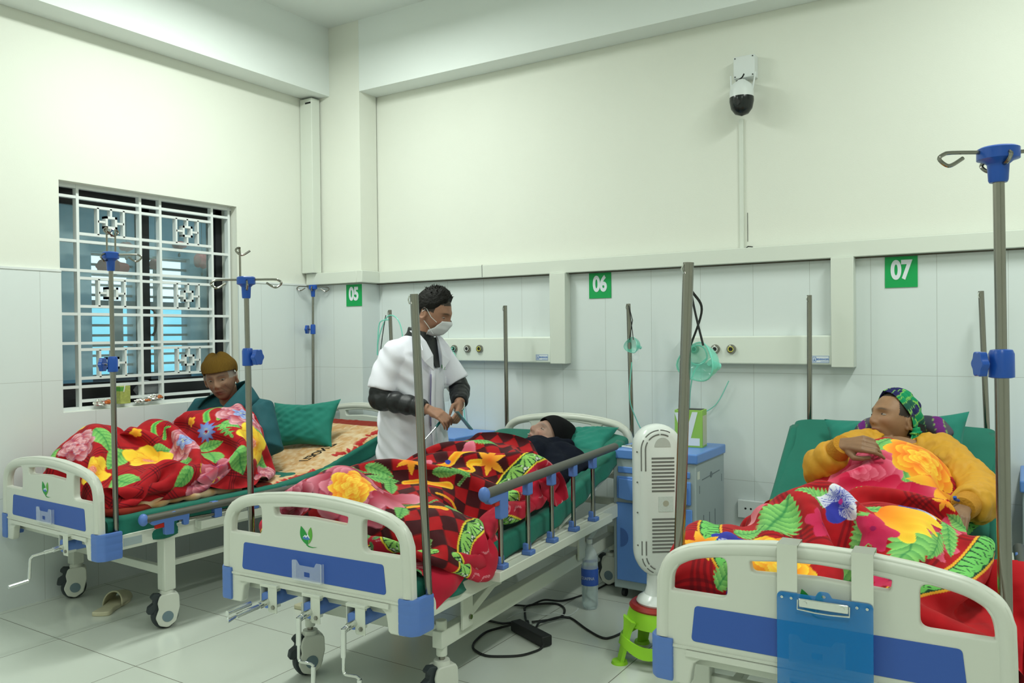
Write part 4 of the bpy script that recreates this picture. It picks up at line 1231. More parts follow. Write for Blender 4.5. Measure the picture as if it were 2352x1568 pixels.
v, f = text_vf('AQUAFINA', 0.022, 0.0005, bold=0.0002, sx=0.8)
a0 = math.atan2(-3.7, 1.9) - 0.45
vv = [(0.0448 * math.cos(a0 + x / 0.0448), 0.0448 * math.sin(a0 + x / 0.0448), z + 0.163) for x, y, z in v]
MB().add(vv, f).build('lettering', M['sign_white'], lab, smooth=False)

# ================================================================== POWER STRIP, CABLES
px, py = 2.555, -1.285
ps = thing('power_strip', 'black power strip box lying on the floor beside bed 06', 'power strip', (px, py, 0), R(-24))
MB().b2((-0.13, -0.028, 0.004), (0.13, 0.028, 0.052)).build('strip_body', M['black'], ps, bevel=0.006, bseg=3)
MB().b2((-0.07, 0.028, 0.0), (0.02, 0.07, 0.018)).build('white_charger', M['grille'], ps, bevel=0.004)
def cable(label, pts, r, m, n=8):
    pts = [Vector((x, y, z)) for x, y, z in pts]
    return tag(MB().tube([p - pts[0] for p in spline(pts, n)], r, 8).build('power_cable', m, loc=pts[0]), label, 'cable')

cable('black cable loop lying in front of the power strip', [(2.665, -1.335, 0.03), (2.662, -1.37, 0.007), (2.655, -1.419, 0.006), (2.623, -1.489, 0.006), (2.556, -1.541, 0.006), (2.493, -1.567, 0.006), (2.418, -1.542, 0.006), (2.379, -1.501, 0.006), (2.354, -1.435, 0.006), (2.338, -1.332, 0.006), (2.365, -1.25, 0.006), (2.41, -1.228, 0.02)], 0.0055, M['black'])
cable('short black cable running from the power strip under bed 06', [(2.15, -1.23, 0.006), (2.25, -1.205, 0.006), (2.34, -1.20, 0.006), (2.42, -1.21, 0.03)], 0.0055, M['black'])
cable('black cable curl between the power strip and the water bottle', [(2.50, -1.215, 0.03), (2.47, -1.17, 0.03), (2.425, -1.116, 0.012), (2.356, -1.014, 0.006), (2.313, -0.939, 0.006), (2.335, -0.883, 0.006), (2.392, -0.831, 0.006), (2.443, -0.819, 0.006), (2.5, -0.862, 0.006), (2.537, -0.939, 0.006), (2.546, -1.005, 0.012), (2.522, -1.058, 0.012), (2.463, -1.124, 0.012)], 0.0055, M['black'])
cable('black cable running from the power strip to the green stool', [(2.545, -1.22, 0.03), (2.525, -1.16, 0.03), (2.522, -1.105, 0.02), (2.55, -1.02, 0.018), (2.575, -0.972, 0.008), (2.611, -0.975, 0.006), (2.737, -1.065, 0.006), (2.839, -1.118, 0.006), (2.875, -1.091, 0.006), (2.90, -0.986, 0.006), (2.93, -0.90, 0.006), (3.0, -0.88, 0.006), (3.10, -0.95, 0.006), (3.14, -1.10, 0.006)], 0.0055, M['black'])
cable('black cable running under bed 06 past the bottle towards the middle cabinet', [(2.10, -0.99, 0.006), (2.269, -0.939, 0.006), (2.321, -0.908, 0.006), (2.36, -0.83, 0.018), (2.43, -0.76, 0.006), (2.476, -0.635, 0.006), (2.50, -0.497, 0.006), (2.51, -0.36, 0.006), (2.52, -0.20, 0.006)], 0.005, M['black'])
cable('thin white wire curving across the floor to the water bottle', [(2.322, -1.131, 0.004), (2.36, -1.02, 0.013), (2.454, -0.988, 0.004), (2.52, -0.99, 0.026), (2.564, -0.939, 0.006), (2.565, -0.86, 0.003), (2.555, -0.815, 0.003)], 0.0022, M['grille'])
cable('black cable hanging down the wall between bottle and cabinet', [(2.53, -0.04, 0.30), (2.545, -0.06, 0.2), (2.54, -0.10, 0.08), (2.50, -0.2, 0.008), (2.44, -0.16, 0.006)], 0.005, M['black'])

# ================================================================== SLIPPERS
def slipper(label, loc, rz, m, toe_open=True, sole=None):
    t = thing('slipper', label, 'slipper', loc, rz)
    t.scale = (1.08, 1.15, 1.25)
    out = [(0.0, 0.035), (0.02, 0.04), (0.08, 0.033), (0.14, 0.036), (0.20, 0.047), (0.24, 0.042), (0.26, 0.015), (0.258, -0.015), (0.235, -0.036), (0.19, -0.045), (0.13, -0.036), (0.07, -0.031), (0.02, -0.036), (0.0, -0.02)]
    P = [(p.x, p.y) for p in spline([(a, b, 0) for a, b in out], 4, closed=True)]
    MB().prism(P, 0.0, 0.018).build('sole', sole or m, t, bevel=0.005)
    v, f = [], []
    nu, nv = 14, 16
    for i in range(nu + 1):
        x = 0.115 + 0.125 * i / nu
        hw = 0.045 if x < 0.2 else 0.045 - 0.25 * (x - 0.2) ** 1.3
        h = 0.056 - 0.18 * (x - 0.115)
        for k in range(nv + 1):
            a = math.pi * k / nv
            xx = x - (0.022 * math.sin(a) ** 2 if i < 3 else 0)
            v.append((x + 0.02 * math.sin(a) * (1 - i / nu), hw * math.cos(a), 0.012 + h * math.sin(a) ** 0.8))
    for i in range(nu):
        for k in range(nv):
            a = i * (nv + 1) + k
            f.append((a, a + 1, a + nv + 2, a + nv + 1))
    o = MB().add(v, f).build('strap', m, t, angle=80)
    s = o.modifiers.new('solid', 'SOLIDIFY'); s.thickness = 0.005
    return t
cream = mat('cream_rubber', (0.55, 0.52, 0.36), rough=0.6, var=0.12, vscale=40)
slipper('cream rubber slipper on the floor in front of bed 05, toe towards the wall', (0.520, -2.15, 0), R(124), cream)
slipper('cream slipper glimpsed under the foot end of bed 06 behind the cranks', (1.33, -1.56, 0), R(95), cream)
slipper('dark blue slipper standing under bed 05 beside the left edge of footboard 06', (0.66, -1.40, 0), R(150), mat('navy_rubber', (0.01, 0.035, 0.13), rough=0.5))
slipper('dull green slipper lying deep in the shade under bed 05', (0.30, -1.10, 0), R(60), mat('dull_green_rubber', (0.06, 0.12, 0.10), rough=0.6))

# ================================================================== WINDOW SILL THINGS
jc = thing('juice_carton', 'small yellow-green drink carton with a white straw on the window sill', 'carton', (-0.035, -1.665, 1.026))
MB().b2((-0.022, -0.032, 0), (0.022, 0.032, 0.105)).build('carton', mat('carton_yellow_green', (0.40, 0.46, 0.12), rough=0.5, var=0.45, vscale=60), jc, bevel=0.002)
MB().b2((-0.0225, -0.0325, 0.075), (0.0225, -0.005, 0.1)).build('printed_band', mat('carton_leaf_green', (0.1, 0.34, 0.06), rough=0.5), jc, smooth=False)
MB().tube([(0.024, -0.012, 0.07), (0.024, -0.002, 0.12)], 0.003, 8).build('straw', M['grille'], jc)
foil = mat('crinkled_foil', (0.75, 0.74, 0.70), rough=0.25, metal=0.9)
def wrapper(label, loc, r, seed, m2=None, rz=0):
    t = thing('snack_wrapper', label, 'wrapper', loc, rz)
    def fn(q):
        k = 1 + 0.45 * noise.noise(q * 3.1 + Vector((seed, 0, 0))) + 0.2 * noise.noise(q * 7 + Vector((0, seed, 0)))
        return Vector((q.x * k, q.y * k, max(q.z * k, -0.6)))
    MB().ell((0, 0, r[2] * 0.6), r, seg=26, rings=14, fn=fn).build('foil', foil, t, smooth=False)
    if m2:
        MB().ell((0.01, r[1] * 0.35, r[2] * 0.75), (r[0] * 0.9, r[1] * 0.5, r[2] * 0.6), seg=20, rings=10, fn=fn).build('printed_film', m2, t, smooth=False)
    return t
orange = mat('orange_print', (0.55, 0.14, 0.03), rough=0.35)
wrapper('crumpled silver and orange wrapper on the sill, left of the drink carton', (-0.035, -1.79, 1.024), (0.022, 0.055, 0.022), 1.0, orange)
wrapper('flat silver wrapper with orange print on the sill, right of the drink carton', (-0.035, -1.54, 1.024), (0.022, 0.05, 0.014), 2.0, orange)
wrapper('upper crumpled silver wrapper at the right end of the sill litter', (-0.035, -1.455, 1.034), (0.022, 0.045, 0.02), 3.0, orange)
sb = thing('plastic_bag', 'grey translucent plastic bag slumped behind the grille on the sill', 'bag', (-0.13, -1.44, 1.064))
MB().ell((0, 0, 0.03), (0.022, 0.085, 0.05), seg=24, rings=12, fn=lambda q: q * (1 + 0.35 * noise.noise(q * 2.3))).build('bag', mat('grey_film', (0.36, 0.38, 0.40), rough=0.4, alpha=0.7), sb)

# ================================================================== CLIPBOARD ON BED 07
BW = Matrix.Translation((BEDS[2][0][0], BEDS[2][0][1], 0)) @ Matrix.Rotation(BEDS[2][1], 4, 'Z')
cb = thing('clipboard', 'translucent blue clipboard hanging by two steel straps on the nearest footboard', 'clipboard', tuple(BW @ Vector((0.02, -0.05, 0.70))), BEDS[2][1])
M['blue_film'] = mat('translucent_blue_plastic', (0.0, 0.22, 0.62), rough=0.25, alpha=0.55)
M['strap'] = mat('brushed_strap_steel', (0.78, 0.78, 0.74), rough=0.28, metal=1.0)
pl = plate(roundpoly([(-0.118, -0.33), (0.118, -0.33), (0.118, 0.02), (0.045, 0.02), (0.02, 0.02), (0.012, 0.034), (-0.012, 0.034), (-0.02, 0.02), (-0.118, 0.02)], [0.01, 0.01, 0.014, 0.002, 0.006, 0.01, 0.01, 0.006, 0.014]), [[(0.006 * math.cos(R(a)), 0.022 + 0.005 * math.sin(R(a))) for a in range(0, 360, 30)]], 0.004, 0.0008)
MB().add(*pl).build('board', M['blue_film'], cb)
for sx in (-0.093, 0.093):
    s = MB()
    zt = 0.145
    s.b2((sx - 0.026, 0.004, 0.005), (sx + 0.026, 0.0062, zt)).b2((sx - 0.026, 0.004, zt), (sx + 0.026, 0.078, zt + 0.0022)).b2((sx - 0.026, 0.076, zt - 0.05), (sx + 0.026, 0.078, zt))
    s.build('steel_strap', M['strap'], cb)
    r_ = MB()
    for dx in (-0.012, 0.012):
        r_.lathe([(0.0035, 0), (0.0035, 0.002), (0.0015, 0.002), (0.0015, 0)], Matrix.Translation((sx + dx, -0.003, 0.008)) @ Matrix.Rotation(R(90), 4, 'X'), 12)
    r_.build('rivet', M['chrome'], cb)
cp = MB().b2((-0.062, -0.010, -0.012), (0.062, -0.003, 0.012)).build('clip', M['chrome'], cb, bevel=0.003)
MB().tube([(-0.064, -0.008, 0.008), (-0.064, -0.012, -0.016), (-0.02, -0.013, -0.019), (0.02, -0.013, -0.019), (0.064, -0.012, -0.016), (0.064, -0.008, 0.008)], 0.002, 8).cyl((-0.046, -0.010, 0), (-0.046, -0.013, 0), 0.006, seg=14).cyl((0.046, -0.010, 0), (0.046, -0.013, 0), 0.006, seg=14).build('clip_spring', M['chrome'], cp)
# ================================================================== BLANKETS: draped by a small cloth solver, printed with painted motifs
def seg_d(P, a, b, ra, rb):
    a = np.array(a, float); b = np.array(b, float)
    ab = b - a
    t = np.clip(((P - a) @ ab) / max(ab @ ab, 1e-9), 0, 1)
    return np.linalg.norm(P - (a + t[:, None] * ab), axis=1) - (ra + (rb - ra) * t)

def ell_d(P, c, r):
    q = (P - np.array(c)) / np.array(r)
    k = np.linalg.norm(q, axis=1)
    return (k - 1) * min(r) * np.where(k > 0, 1, 1)

def mat_d(P, prof, hw=0.43, th=0.095):
    d = np.full(len(P), 9.0)
    for (y0, z0), (y1, z1) in zip(prof[:-1], prof[1:]):
        L = math.hypot(y1 - y0, z1 - z0)
        cy, sy = (y1 - y0) / L, (z1 - z0) / L
        y = (P[:, 1] - y0) * cy + (P[:, 2] - z0) * sy
        z = -(P[:, 1] - y0) * sy + (P[:, 2] - z0) * cy
        q = np.stack([np.abs(P[:, 0]) - (hw - 0.03), np.abs(y - L / 2) - (L / 2 + 0.02 - 0.03), np.abs(z - th / 2 + 0.06) - (th / 2 + 0.06 - 0.03)], 1)
        dd = np.linalg.norm(np.maximum(q, 0), axis=1) + np.minimum(q.max(1), 0) - 0.03
        d = np.minimum(d, dd)
    return d

def smin(a, b, k=0.05):
    h = np.clip(0.5 + 0.5 * (b - a) / k, 0, 1)
    return b + (a - b) * h - k * h * (1 - h)

def make_sdf(prof, shapes):
    def sdf(P):
        d = None
        for s in shapes:
            e = seg_d(P, *s[1:]) if s[0] == 'c' else ell_d(P, *s[1:])
            d = e if d is None else smin(d, e)
        return smin(d, mat_d(P, prof), 0.03)
    return sdf

def drape(size, h, region, sdf, z0, steps=220, pins=(), seed=1, thick=0.012, grav=0.0007, warp=None, xmax=None, zmin=0.30, bend=0.30):
    """size (u, v) in metres; region (x0, x1, y0, y1) start extent and fence. returns rest grid and positions"""
    r_ = np.random.default_rng(seed)
    nu, nv = int(size[0] / h) + 1, int(size[1] / h) + 1
    U, V = np.meshgrid(np.linspace(0, size[0], nu), np.linspace(0, size[1], nv), indexing='ij')
    x0, x1, y0, y1 = region
    P = np.zeros((nu, nv, 3))
    P[..., 0] = x0 + (x1 - x0) * U / size[0]
    P[..., 1] = y0 + (y1 - y0) * V / size[1]
    P[..., 2] = z0 + 0.025 * np.sin(P[..., 0] * 23 + seed) * np.cos(P[..., 1] * 19 + 2 * seed) + r_.normal(0, 0.006, (nu, nv))
    if warp is not None:
        P = warp(P, U, V)
    Q = P.copy()
    pins = [(int(u / size[0] * (nu - 1)), int(v / size[1] * (nv - 1)), np.array(p, float), st) for u, v, p, st in pins]
    hs = size[0] / (nu - 1); ht = size[1] / (nv - 1); hd = math.hypot(hs, ht)
    def con(A, B, L, k, soft=False):
        d = B - A
        l = np.linalg.norm(d, axis=-1, keepdims=True) + 1e-9
        e = (l - L) / l
        if soft:
            e = np.maximum(e, 0) * 0.3 + np.minimum(e, 0)
        c = d * e * 0.5 * k
        A += c
        B -= c
    for it in range(steps):
        vel = (P - Q) * 0.965
        vm = np.linalg.norm(vel, axis=-1, keepdims=True)
        vel *= np.minimum(1, 0.02 / (vm + 1e-9))
        Q = P.copy()
        P = P + vel
        P[..., 2] -= grav
        for k in range(7):
            for s in (0, 1):
                con(P[s:-1:2, :], P[s + 1::2, :], hs, 1.0)
                con(P[:, s:-1:2], P[:, s + 1::2], ht, 1.0)
                con(P[s:-1:2, :-1], P[s + 1::2, 1:], hd, 0.35)
                con(P[s:-1:2, 1:], P[s + 1::2, :-1], hd, 0.35)
            for s in (0, 1, 2, 3):
                con(P[s:-2:4, :], P[s + 2::4, :][:P[s:-2:4, :].shape[0]], 2 * hs, bend)
                con(P[:, s:-2:4], P[:, s + 2::4][:, :P[:, s:-2:4].shape[1]], 2 * ht, bend)
            for (i, j, p, st) in pins:
                if it > st:
                    P[i, j] += (p - P[i, j]) * min(1.0, 0.05 + (it - st) / 60)
        F = P.reshape(-1, 3)
        for rep in range(2):
            d = sdf(F) - thick
            m = d < 0
            if m.any():
                X = F[m]
                e = 0.002
                g = np.stack([sdf(X + np.array(o) * e) - sdf(X - np.array(o) * e) for o in ((1, 0, 0), (0, 1, 0), (0, 0, 1))], 1)
                g /= np.linalg.norm(g, axis=1, keepdims=True) + 1e-9
                X = X - g * d[m][:, None]
                q = Q.reshape(-1, 3)[m]
                mv = X - q
                tn = mv - (mv * g).sum(1, keepdims=True) * g
                F[m] = X - tn * 0.45
        F[:, 0] = np.clip(F[:, 0], x0, x1 if xmax is None else xmax(F[:, 1]))
        F[:, 1] = np.clip(F[:, 1], y0, y1)
        F[:, 2] = np.maximum(F[:, 2], zmin)
        P = F.reshape(nu, nv, 3)
    return U, V, P

def cubic_up(P, f):
    def up(A):
        n = A.shape[0]
        E = np.concatenate([2 * A[:1] - A[1:2], A, 2 * A[-1:] - A[-2:-1]], 0)
        t = np.arange(f) / f
        w = np.stack([(1 - t) ** 3, 3 * t ** 3 - 6 * t ** 2 + 4, -3 * t ** 3 + 3 * t ** 2 + 3 * t + 1, t ** 3], 1) / 6
        out = np.zeros(((n - 1) * f + 1,) + A.shape[1:])
        for k in range(f):
            out[k:-1:f] = sum(w[k, j] * E[j:j + n - 1] for j in range(4))
        out[-1] = (E[n - 1] + 4 * E[n] + E[n + 1]) / 6
        return out
    B = up(P)
    return np.swapaxes(up(np.swapaxes(B, 0, 1)), 0, 1)

def vnoise(shape, fx, fy, seed):
    r_ = np.random.default_rng(seed)
    gx, gy = int(fx) + 3, int(fy) + 3
    g = r_.normal(0, 1, (gx, gy))
    x = np.linspace(0, fx, shape[0]); y = np.linspace(0, fy, shape[1])
    i = x.astype(int); j = y.astype(int)
    a = (x - i)[:, None]; b = (y - j)[None]
    a = a * a * (3 - 2 * a); b = b * b * (3 - 2 * b)
    I, J = i[:, None], j[None]
    return (g[I, J] * (1 - a) + g[I + 1, J] * a) * (1 - b) + (g[I, J + 1] * (1 - a) + g[I + 1, J + 1] * a) * b

def cloth_mesh(name, P, col, m, wr=0.0016, seed=3, keep=None):
    nu, nv = P.shape[:2]
    N = np.cross(np.gradient(P, axis=0), np.gradient(P, axis=1))
    N /= np.linalg.norm(N, axis=-1, keepdims=True) + 1e-9
    P = P + N * (wr * (vnoise((nu, nv), 34, 22, seed) + 0.7 * vnoise((nu, nv), 16, 60, seed + 1)))[..., None]
    # rolled hem: the outermost rows curl under
    me = bpy.data.meshes.new(name)
    n = nu * nv
    I = np.arange(n).reshape(nu, nv)
    F = np.stack([I[:-1, :-1], I[1:, :-1], I[1:, 1:], I[:-1, 1:]], -1).reshape(-1, 4)
    if keep is not None:
        F = F[keep[:-1, :-1].reshape(-1)]
    me.vertices.add(n)
    me.vertices.foreach_set('co', P.reshape(-1).astype(np.float32))
    me.loops.add(F.size)
    me.loops.foreach_set('vertex_index', F.reshape(-1).astype(np.int32))
    me.polygons.add(len(F))
    me.polygons.foreach_set('loop_start', np.arange(0, F.size, 4, dtype=np.int32))
    me.polygons.foreach_set('loop_total', np.full(len(F), 4, dtype=np.int32))
    me.update(calc_edges=True)
    me.polygons.foreach_set('use_smooth', np.ones(len(F), dtype=bool))
    if col is not None:
        ca = me.color_attributes.new('print', 'FLOAT_COLOR', 'POINT')
        c4 = np.concatenate([col.reshape(-1, 3), np.ones((n, 1))], 1).astype(np.float32)
        ca.data.foreach_set('color', c4.reshape(-1))
    me.materials.append(m)
    me.update()
    return me

# ------------------------------------------------------------------ printed motifs, painted on the flat cloth (u, v in metres)
def lerp(a, b, t):
    t = t[..., None]
    return np.array(a) * (1 - t) + np.array(b) * t
def sm(e0, e1, x):
    t = np.clip((x - e0) / (e1 - e0), 0, 1)
    return t * t * (3 - 2 * t)

class Print:
    def __init__(s, U, V, base, ou=0.0):
        s.U, s.V = U - ou, V
        s.ou = ou
        s.wp = lambda a, b: (a, b)
        s.c = np.tile(np.array(base, float), U.shape + (1,))
        s.du = U[1, 0] - U[0, 0]; s.dv = V[0, 1] - V[0, 0]
    def win(s, cx, cy, r):
        cx = cx + s.ou
        i0 = max(0, int((cx - r) / s.du)); i1 = min(s.U.shape[0], int((cx + r) / s.du) + 2)
        j0 = max(0, int((cy - r) / s.dv)); j1 = min(s.U.shape[1], int((cy + r) / s.dv) + 2)
        if i1 <= i0 or j1 <= j0:
            return None
        return slice(i0, i1), slice(j0, j1)
    def put(s, w, col, a):
        a = a[..., None]
        s.c[w] = s.c[w] * (1 - a) + col * a
    def local(s, w, cx, cy, rot):
        x = s.U[w] - cx; y = s.V[w] - cy
        c, k = math.cos(rot), math.sin(rot)
        return x * c + y * k, -x * k + y * c
    def petal(s, cx, cy, rot, L, W, base, edge, r0=0.0, point=0.0, wav=0.05, k=1.4, line=None, rays=None, seed=0):
        """petal from r0 to r0+L along rot"""
        cx, cy = s.wp(cx, cy)
        w = s.win(cx, cy, r0 + L * 1.1)
        if w is None: return
        x, y = s.local(w, cx, cy, rot)
        t = (x - r0) / L
        tt = np.clip(t, 0, 1)
        shape = np.sin(np.pi * tt ** (0.62 + 0.1 * math.sin(seed))) ** (0.55 + point)
        if point > 0.3:
            shape = np.sin(np.pi * tt ** 0.75) ** (0.8 + point)
        hw = W / 2 * shape * (1 + wav * np.sin(t * 17 + seed * 3)) + 1e-5
        d = np.abs(y) / hw
        inside = (t > 0) & (t < 1)
        a = np.where(inside, 1 - sm(0.93, 1.0, d), 0)
        a *= 1 - sm(0.97, 1.0, t)
        g = np.clip(tt ** k * 0.85 + 0.30 * d ** 2 * tt ** 1.5, 0, 1)
        col = lerp(base, edge, g)
        if rays is not None:
            an = np.arctan2(y, np.maximum(x, 1e-4))
            rr = (np.sin(an * 55 + seed) > 0.1) & (t < 0.55 + 0.25 * np.sin(an * 23 + seed))
            col = np.where(rr[..., None], np.array(rays), col)
        if line is not None:
            e = sm(0.82, 0.94, d)
            col = col * (1 - 0.6 * e[..., None]) + np.array(line) * 0.6 * e[..., None]
        s.put(w, col, a)
    def disc(s, cx, cy, r, col, soft=0.1):
        cx, cy = s.wp(cx, cy)
        w = s.win(cx, cy, r * 1.2)
        if w is None: return
        x, y = s.local(w, cx, cy, 0)
        s.put(w, np.array(col), 1 - sm(1 - soft, 1.0, np.hypot(x, y) / r))
    def peony(s, cx, cy, r, rot, base, edge, core=None, core_edge=None, dots=None, line=None, seed=0):
        q = random.Random(int(cx * 1000) + int(cy * 777) + seed)
        rings = [(0.42, 0.58, 0.62, 8), (0.28, 0.52, 0.52, 7), (0.14, 0.46, 0.44, 6)]
        for ri, (r0, L, W, n) in enumerate(rings):
            for k in range(n):
                a = rot + 2 * math.pi * (k + 0.5 * ri) / n + q.uniform(-0.15, 0.15)
                s.petal(cx, cy, a, L * r * q.uniform(0.85, 1.1), W * r * q.uniform(0.95, 1.3), base, edge, r0 * r, 0, 0.06, 2.2, line, seed=q.uniform(0, 6))
        cb, ce = core or base, core_edge or edge
        for ri, (r0, L, W, n) in enumerate([(0.05, 0.40, 0.36, 6), (0.0, 0.30, 0.28, 5), (0.0, 0.18, 0.2, 4)]):
            for k in range(n):
                a = rot + 2 * math.pi * (k + 0.37 * ri) / n + q.uniform(-0.2, 0.2)
                s.petal(cx, cy, a, L * r, W * r, cb, ce, r0 * r, 0, 0.05, 1.2, line, seed=q.uniform(0, 6))
        if dots:
            for k in range(14):
                a = q.uniform(0, 6.28); rr = r * 0.14 * math.sqrt(q.random())
                s.disc(cx + rr * math.cos(a), cy + rr * math.sin(a), r * 0.022, dots)
    def leaf(s, cx, cy, rot, L, W, dark=(0.02, 0.22, 0.06), light=(0.30, 0.66, 0.16), serr=0.0, veins=7, bend=0.0):
        cx, cy = s.wp(cx, cy)
        w = s.win(cx + L / 2 * math.cos(rot), cy + L / 2 * math.sin(rot), L * 0.8)
        if w is None: return
        x, y = s.local(w, cx, cy, rot)
        t = x / L
        tt = np.clip(t, 0, 1)
        y = y - bend * L * (tt * (1 - tt)) * 4 * 0.25
        hw = W / 2 * np.sin(np.pi * tt ** 0.72) ** 0.9 * (1 + serr * (((t * 11) % 1) - 0.5)) + 1e-5
        d = np.abs(y) / hw
        a = np.where((t > 0) & (t < 1), 1 - sm(0.94, 1.0, d), 0)
        ph = (t * veins - np.abs(y) / W * 2.2) % 1
        sh = 0.25 + 0.75 * ph
        col = lerp(dark, light, np.clip(sh * 0.75 + 0.25 * d, 0, 1))
        vein = 1 - sm(0.0, 0.06, np.abs(y) / W)
        col = col * (1 - 0.75 * vein[..., None]) + np.array(dark) * 0.75 * vein[..., None]
        s.put(w, col, a)
    def pansy(s, cx, cy, r, rot, blue_n=(0,), white=(0.85, 0.84, 0.86), blue=(0.035, 0.05, 0.42), cen=(0.45, 0.01, 0.22)):
        for k in range(5):
            a = rot + 2 * math.pi * k / 5
            if k in blue_n:
                s.petal(cx, cy, a, r, r * 0.95, (0.02, 0.02, 0.26), blue, 0.02 * r, 0, 0.05, 1.0, seed=k)
            else:
                s.petal(cx, cy, a, r, r * 0.95, blue, white, 0.02 * r, 0, 0.05, 0.5, rays=(0.04, 0.05, 0.40), seed=k)
        s.disc(cx, cy, r * 0.12, cen)
    def lily(s, cx, cy, r, rot, base=(0.85, 0.16, 0.01), edge=(0.95, 0.62, 0.03), n=6, a_span=2 * math.pi, wid=0.36):
        for k in range(n):
            a = rot + a_span * k / n
            s.petal(cx, cy, a, r * (1 if k % 2 else 0.85), r * wid, base, edge, 0, 0.35, 0.03, 0.8, seed=k)
    def stroke(s, pts, w0, w1, col, col2=None):
        P = np.array([tuple(p)[:2] for p in spline([(a, b, 0) for a, b in pts], 10)])
        c = P.mean(0); rr = np.abs(P - c).max() + w0 * 2
        w = s.win(c[0], c[1], rr * 1.05)
        if w is None: return
        X, Y = s.U[w], s.V[w]
        best = np.full(X.shape, 9.0); tb = np.zeros(X.shape)
        m = len(P) - 1
        for i in range(m):
            a, b = P[i], P[i + 1]
            ab = b - a
            t = np.clip(((X - a[0]) * ab[0] + (Y - a[1]) * ab[1]) / (ab @ ab + 1e-12), 0, 1)
            d = np.hypot(X - a[0] - t * ab[0], Y - a[1] - t * ab[1])
            gt = (i + t) / m
            hw = (w0 + (w1 - w0) * gt) / 2
            k = d / hw
            mm = k < best
            best = np.where(mm, k, best); tb = np.where(mm, gt, tb)
        col_ = np.array(col) if col2 is None else lerp(col, col2, np.clip(best, 0, 1) ** 2)
        s.put(w, col_, 1 - sm(0.88, 1.0, best))
    def band(s, pts, width=0.085, dark=(0.01, 0.06, 0.03), light=(0.30, 0.62, 0.14), edge=(0.85, 0.68, 0.05), period=0.085, dots=True, redge=None, extra=None):
        P = np.array([tuple(p)[:2] for p in spline([(a, b, 0) for a, b in pts], 12)])
        L = np.concatenate([[0], np.cumsum(np.linalg.norm(np.diff(P, axis=0), axis=1))])
        best = np.full(s.U.shape, 9.0); S = np.zeros(s.U.shape); side = np.zeros(s.U.shape)
        for i in range(len(P) - 1):
            a, b = P[i], P[i + 1]
            ab = b - a
            w = s.win((a[0] + b[0]) / 2, (a[1] + b[1]) / 2, width)
            if w is None: continue
            X, Y = s.U[w], s.V[w]
            t = np.clip(((X - a[0]) * ab[0] + (Y - a[1]) * ab[1]) / (ab @ ab + 1e-12), 0, 1)
            dx, dy = X - a[0] - t * ab[0], Y - a[1] - t * ab[1]
            d = np.hypot(dx, dy)
            sd = np.sign(ab[0] * dy - ab[1] * dx)
            mm = d < best[w]
            best[w] = np.where(mm, d, best[w]); S[w] = np.where(mm, L[i] + t * (L[i + 1] - L[i]), S[w]); side[w] = np.where(mm, sd, side[w])
        hw = width / 2
        q = best * side / hw
        a = (1 - sm(0.96, 1.0, np.abs(q))) * (best < 8)
        ph = (S / period) % 1
        fx = (ph - 0.5) * period / hw; fy = q * 0.95 + 0.75
        rr = np.hypot(fx * 0.8, fy * 0.62); an = np.arctan2(fx, fy)
        fan = (rr < 0.98 + 0.05 * np.cos(an * 14)) & (np.abs(an) < 1.25) & (np.abs(q) < 0.72)
        ray = np.sin(an * 11) > 0.75
        col = np.where((fan & ~(ray & (rr > 0.35)))[..., None], np.array(light), np.array(dark))
        if dots:
            f2 = np.minimum(ph, 1 - ph) * period / hw
            for (ox, oy, r_) in ((0.0, 0.45, 0.17), (0.30, 0.62, 0.10), (0.0, -0.05, 0.10)):
                dd = np.hypot(f2 - ox, q - oy)
                col = np.where((dd < r_)[..., None], np.array((0.75, 0.78, 0.7)), col)
        col = np.where((np.abs(q) > 0.80)[..., None], np.array(edge), col)
        col = np.where(((np.abs(q) > 0.72) & (np.abs(q) < 0.80))[..., None], np.array(dark), col)
        s.c = s.c * (1 - a[..., None]) + col * a[..., None]
    def lines(s, per, off, wd, col, amt, rot=0.0, trip=True):
        c, k = math.cos(rot), math.sin(rot)
        for X, o in ((s.U * c + s.V * k, off), (-s.U * k + s.V * c, off * 1.7)):
            p = (X + o) % per
            for d_, ww in (((0.0, wd), (0.014, wd), (0.028, wd)) if trip else ((0.0, wd),)):
                a = (np.abs(p - per / 2 - d_) < ww) * amt
                s.c = s.c * (1 - a[..., None]) + np.array(col) * a[..., None]

RED = (0.42, 0.006, 0.012)
PINK = ((0.50, 0.008, 0.05), (0.80, 0.30, 0.38))
ROSE = ((0.55, 0.01, 0.06), (0.85, 0.55, 0.60))
YEL = ((0.85, 0.30, 0.01), (0.92, 0.72, 0.05))
BLU = ((0.03, 0.06, 0.42), (0.45, 0.55, 0.80))
velvet = lambda n: mat(n, (0.5, 0.02, 0.02), rough=0.85, sheen=0.06, attr='print', bump=0.10, bscale=420, spec=0.3)
M['velvet'] = velvet('printed_velvet')
SZ = []

def blanket(i, name, label, size, h, f, region, shapes, z0, paint, base, prof, seed, pins=(), wr=0.0016, grav=0.0007, steps=220, warp=None, ou=0.0, keep=None, **kw):
    U, V, P = drape(size, h, region, make_sdf(prof, shapes), z0, steps, pins, seed, grav=grav, warp=warp, **kw)
    P = cubic_up(P, f)
    U2, V2 = np.meshgrid(np.linspace(0, size[0], P.shape[0]), np.linspace(0, size[1], P.shape[1]), indexing='ij')
    SZ.append((size[0], size[1], P.shape[0], P.shape[1]))
    pr = Print(U2, V2, base, ou)
    paint(pr)
    me = cloth_mesh(name, P, pr.c, M['velvet'], wr, seed, keep(U2 - ou, V2) if keep else None)
    o = link(name, me, None, (BEDS[i][0][0], BEDS[i][0][1], 0), (0, 0, BEDS[i][1]))
    tag(o, label, 'blanket')
    return o
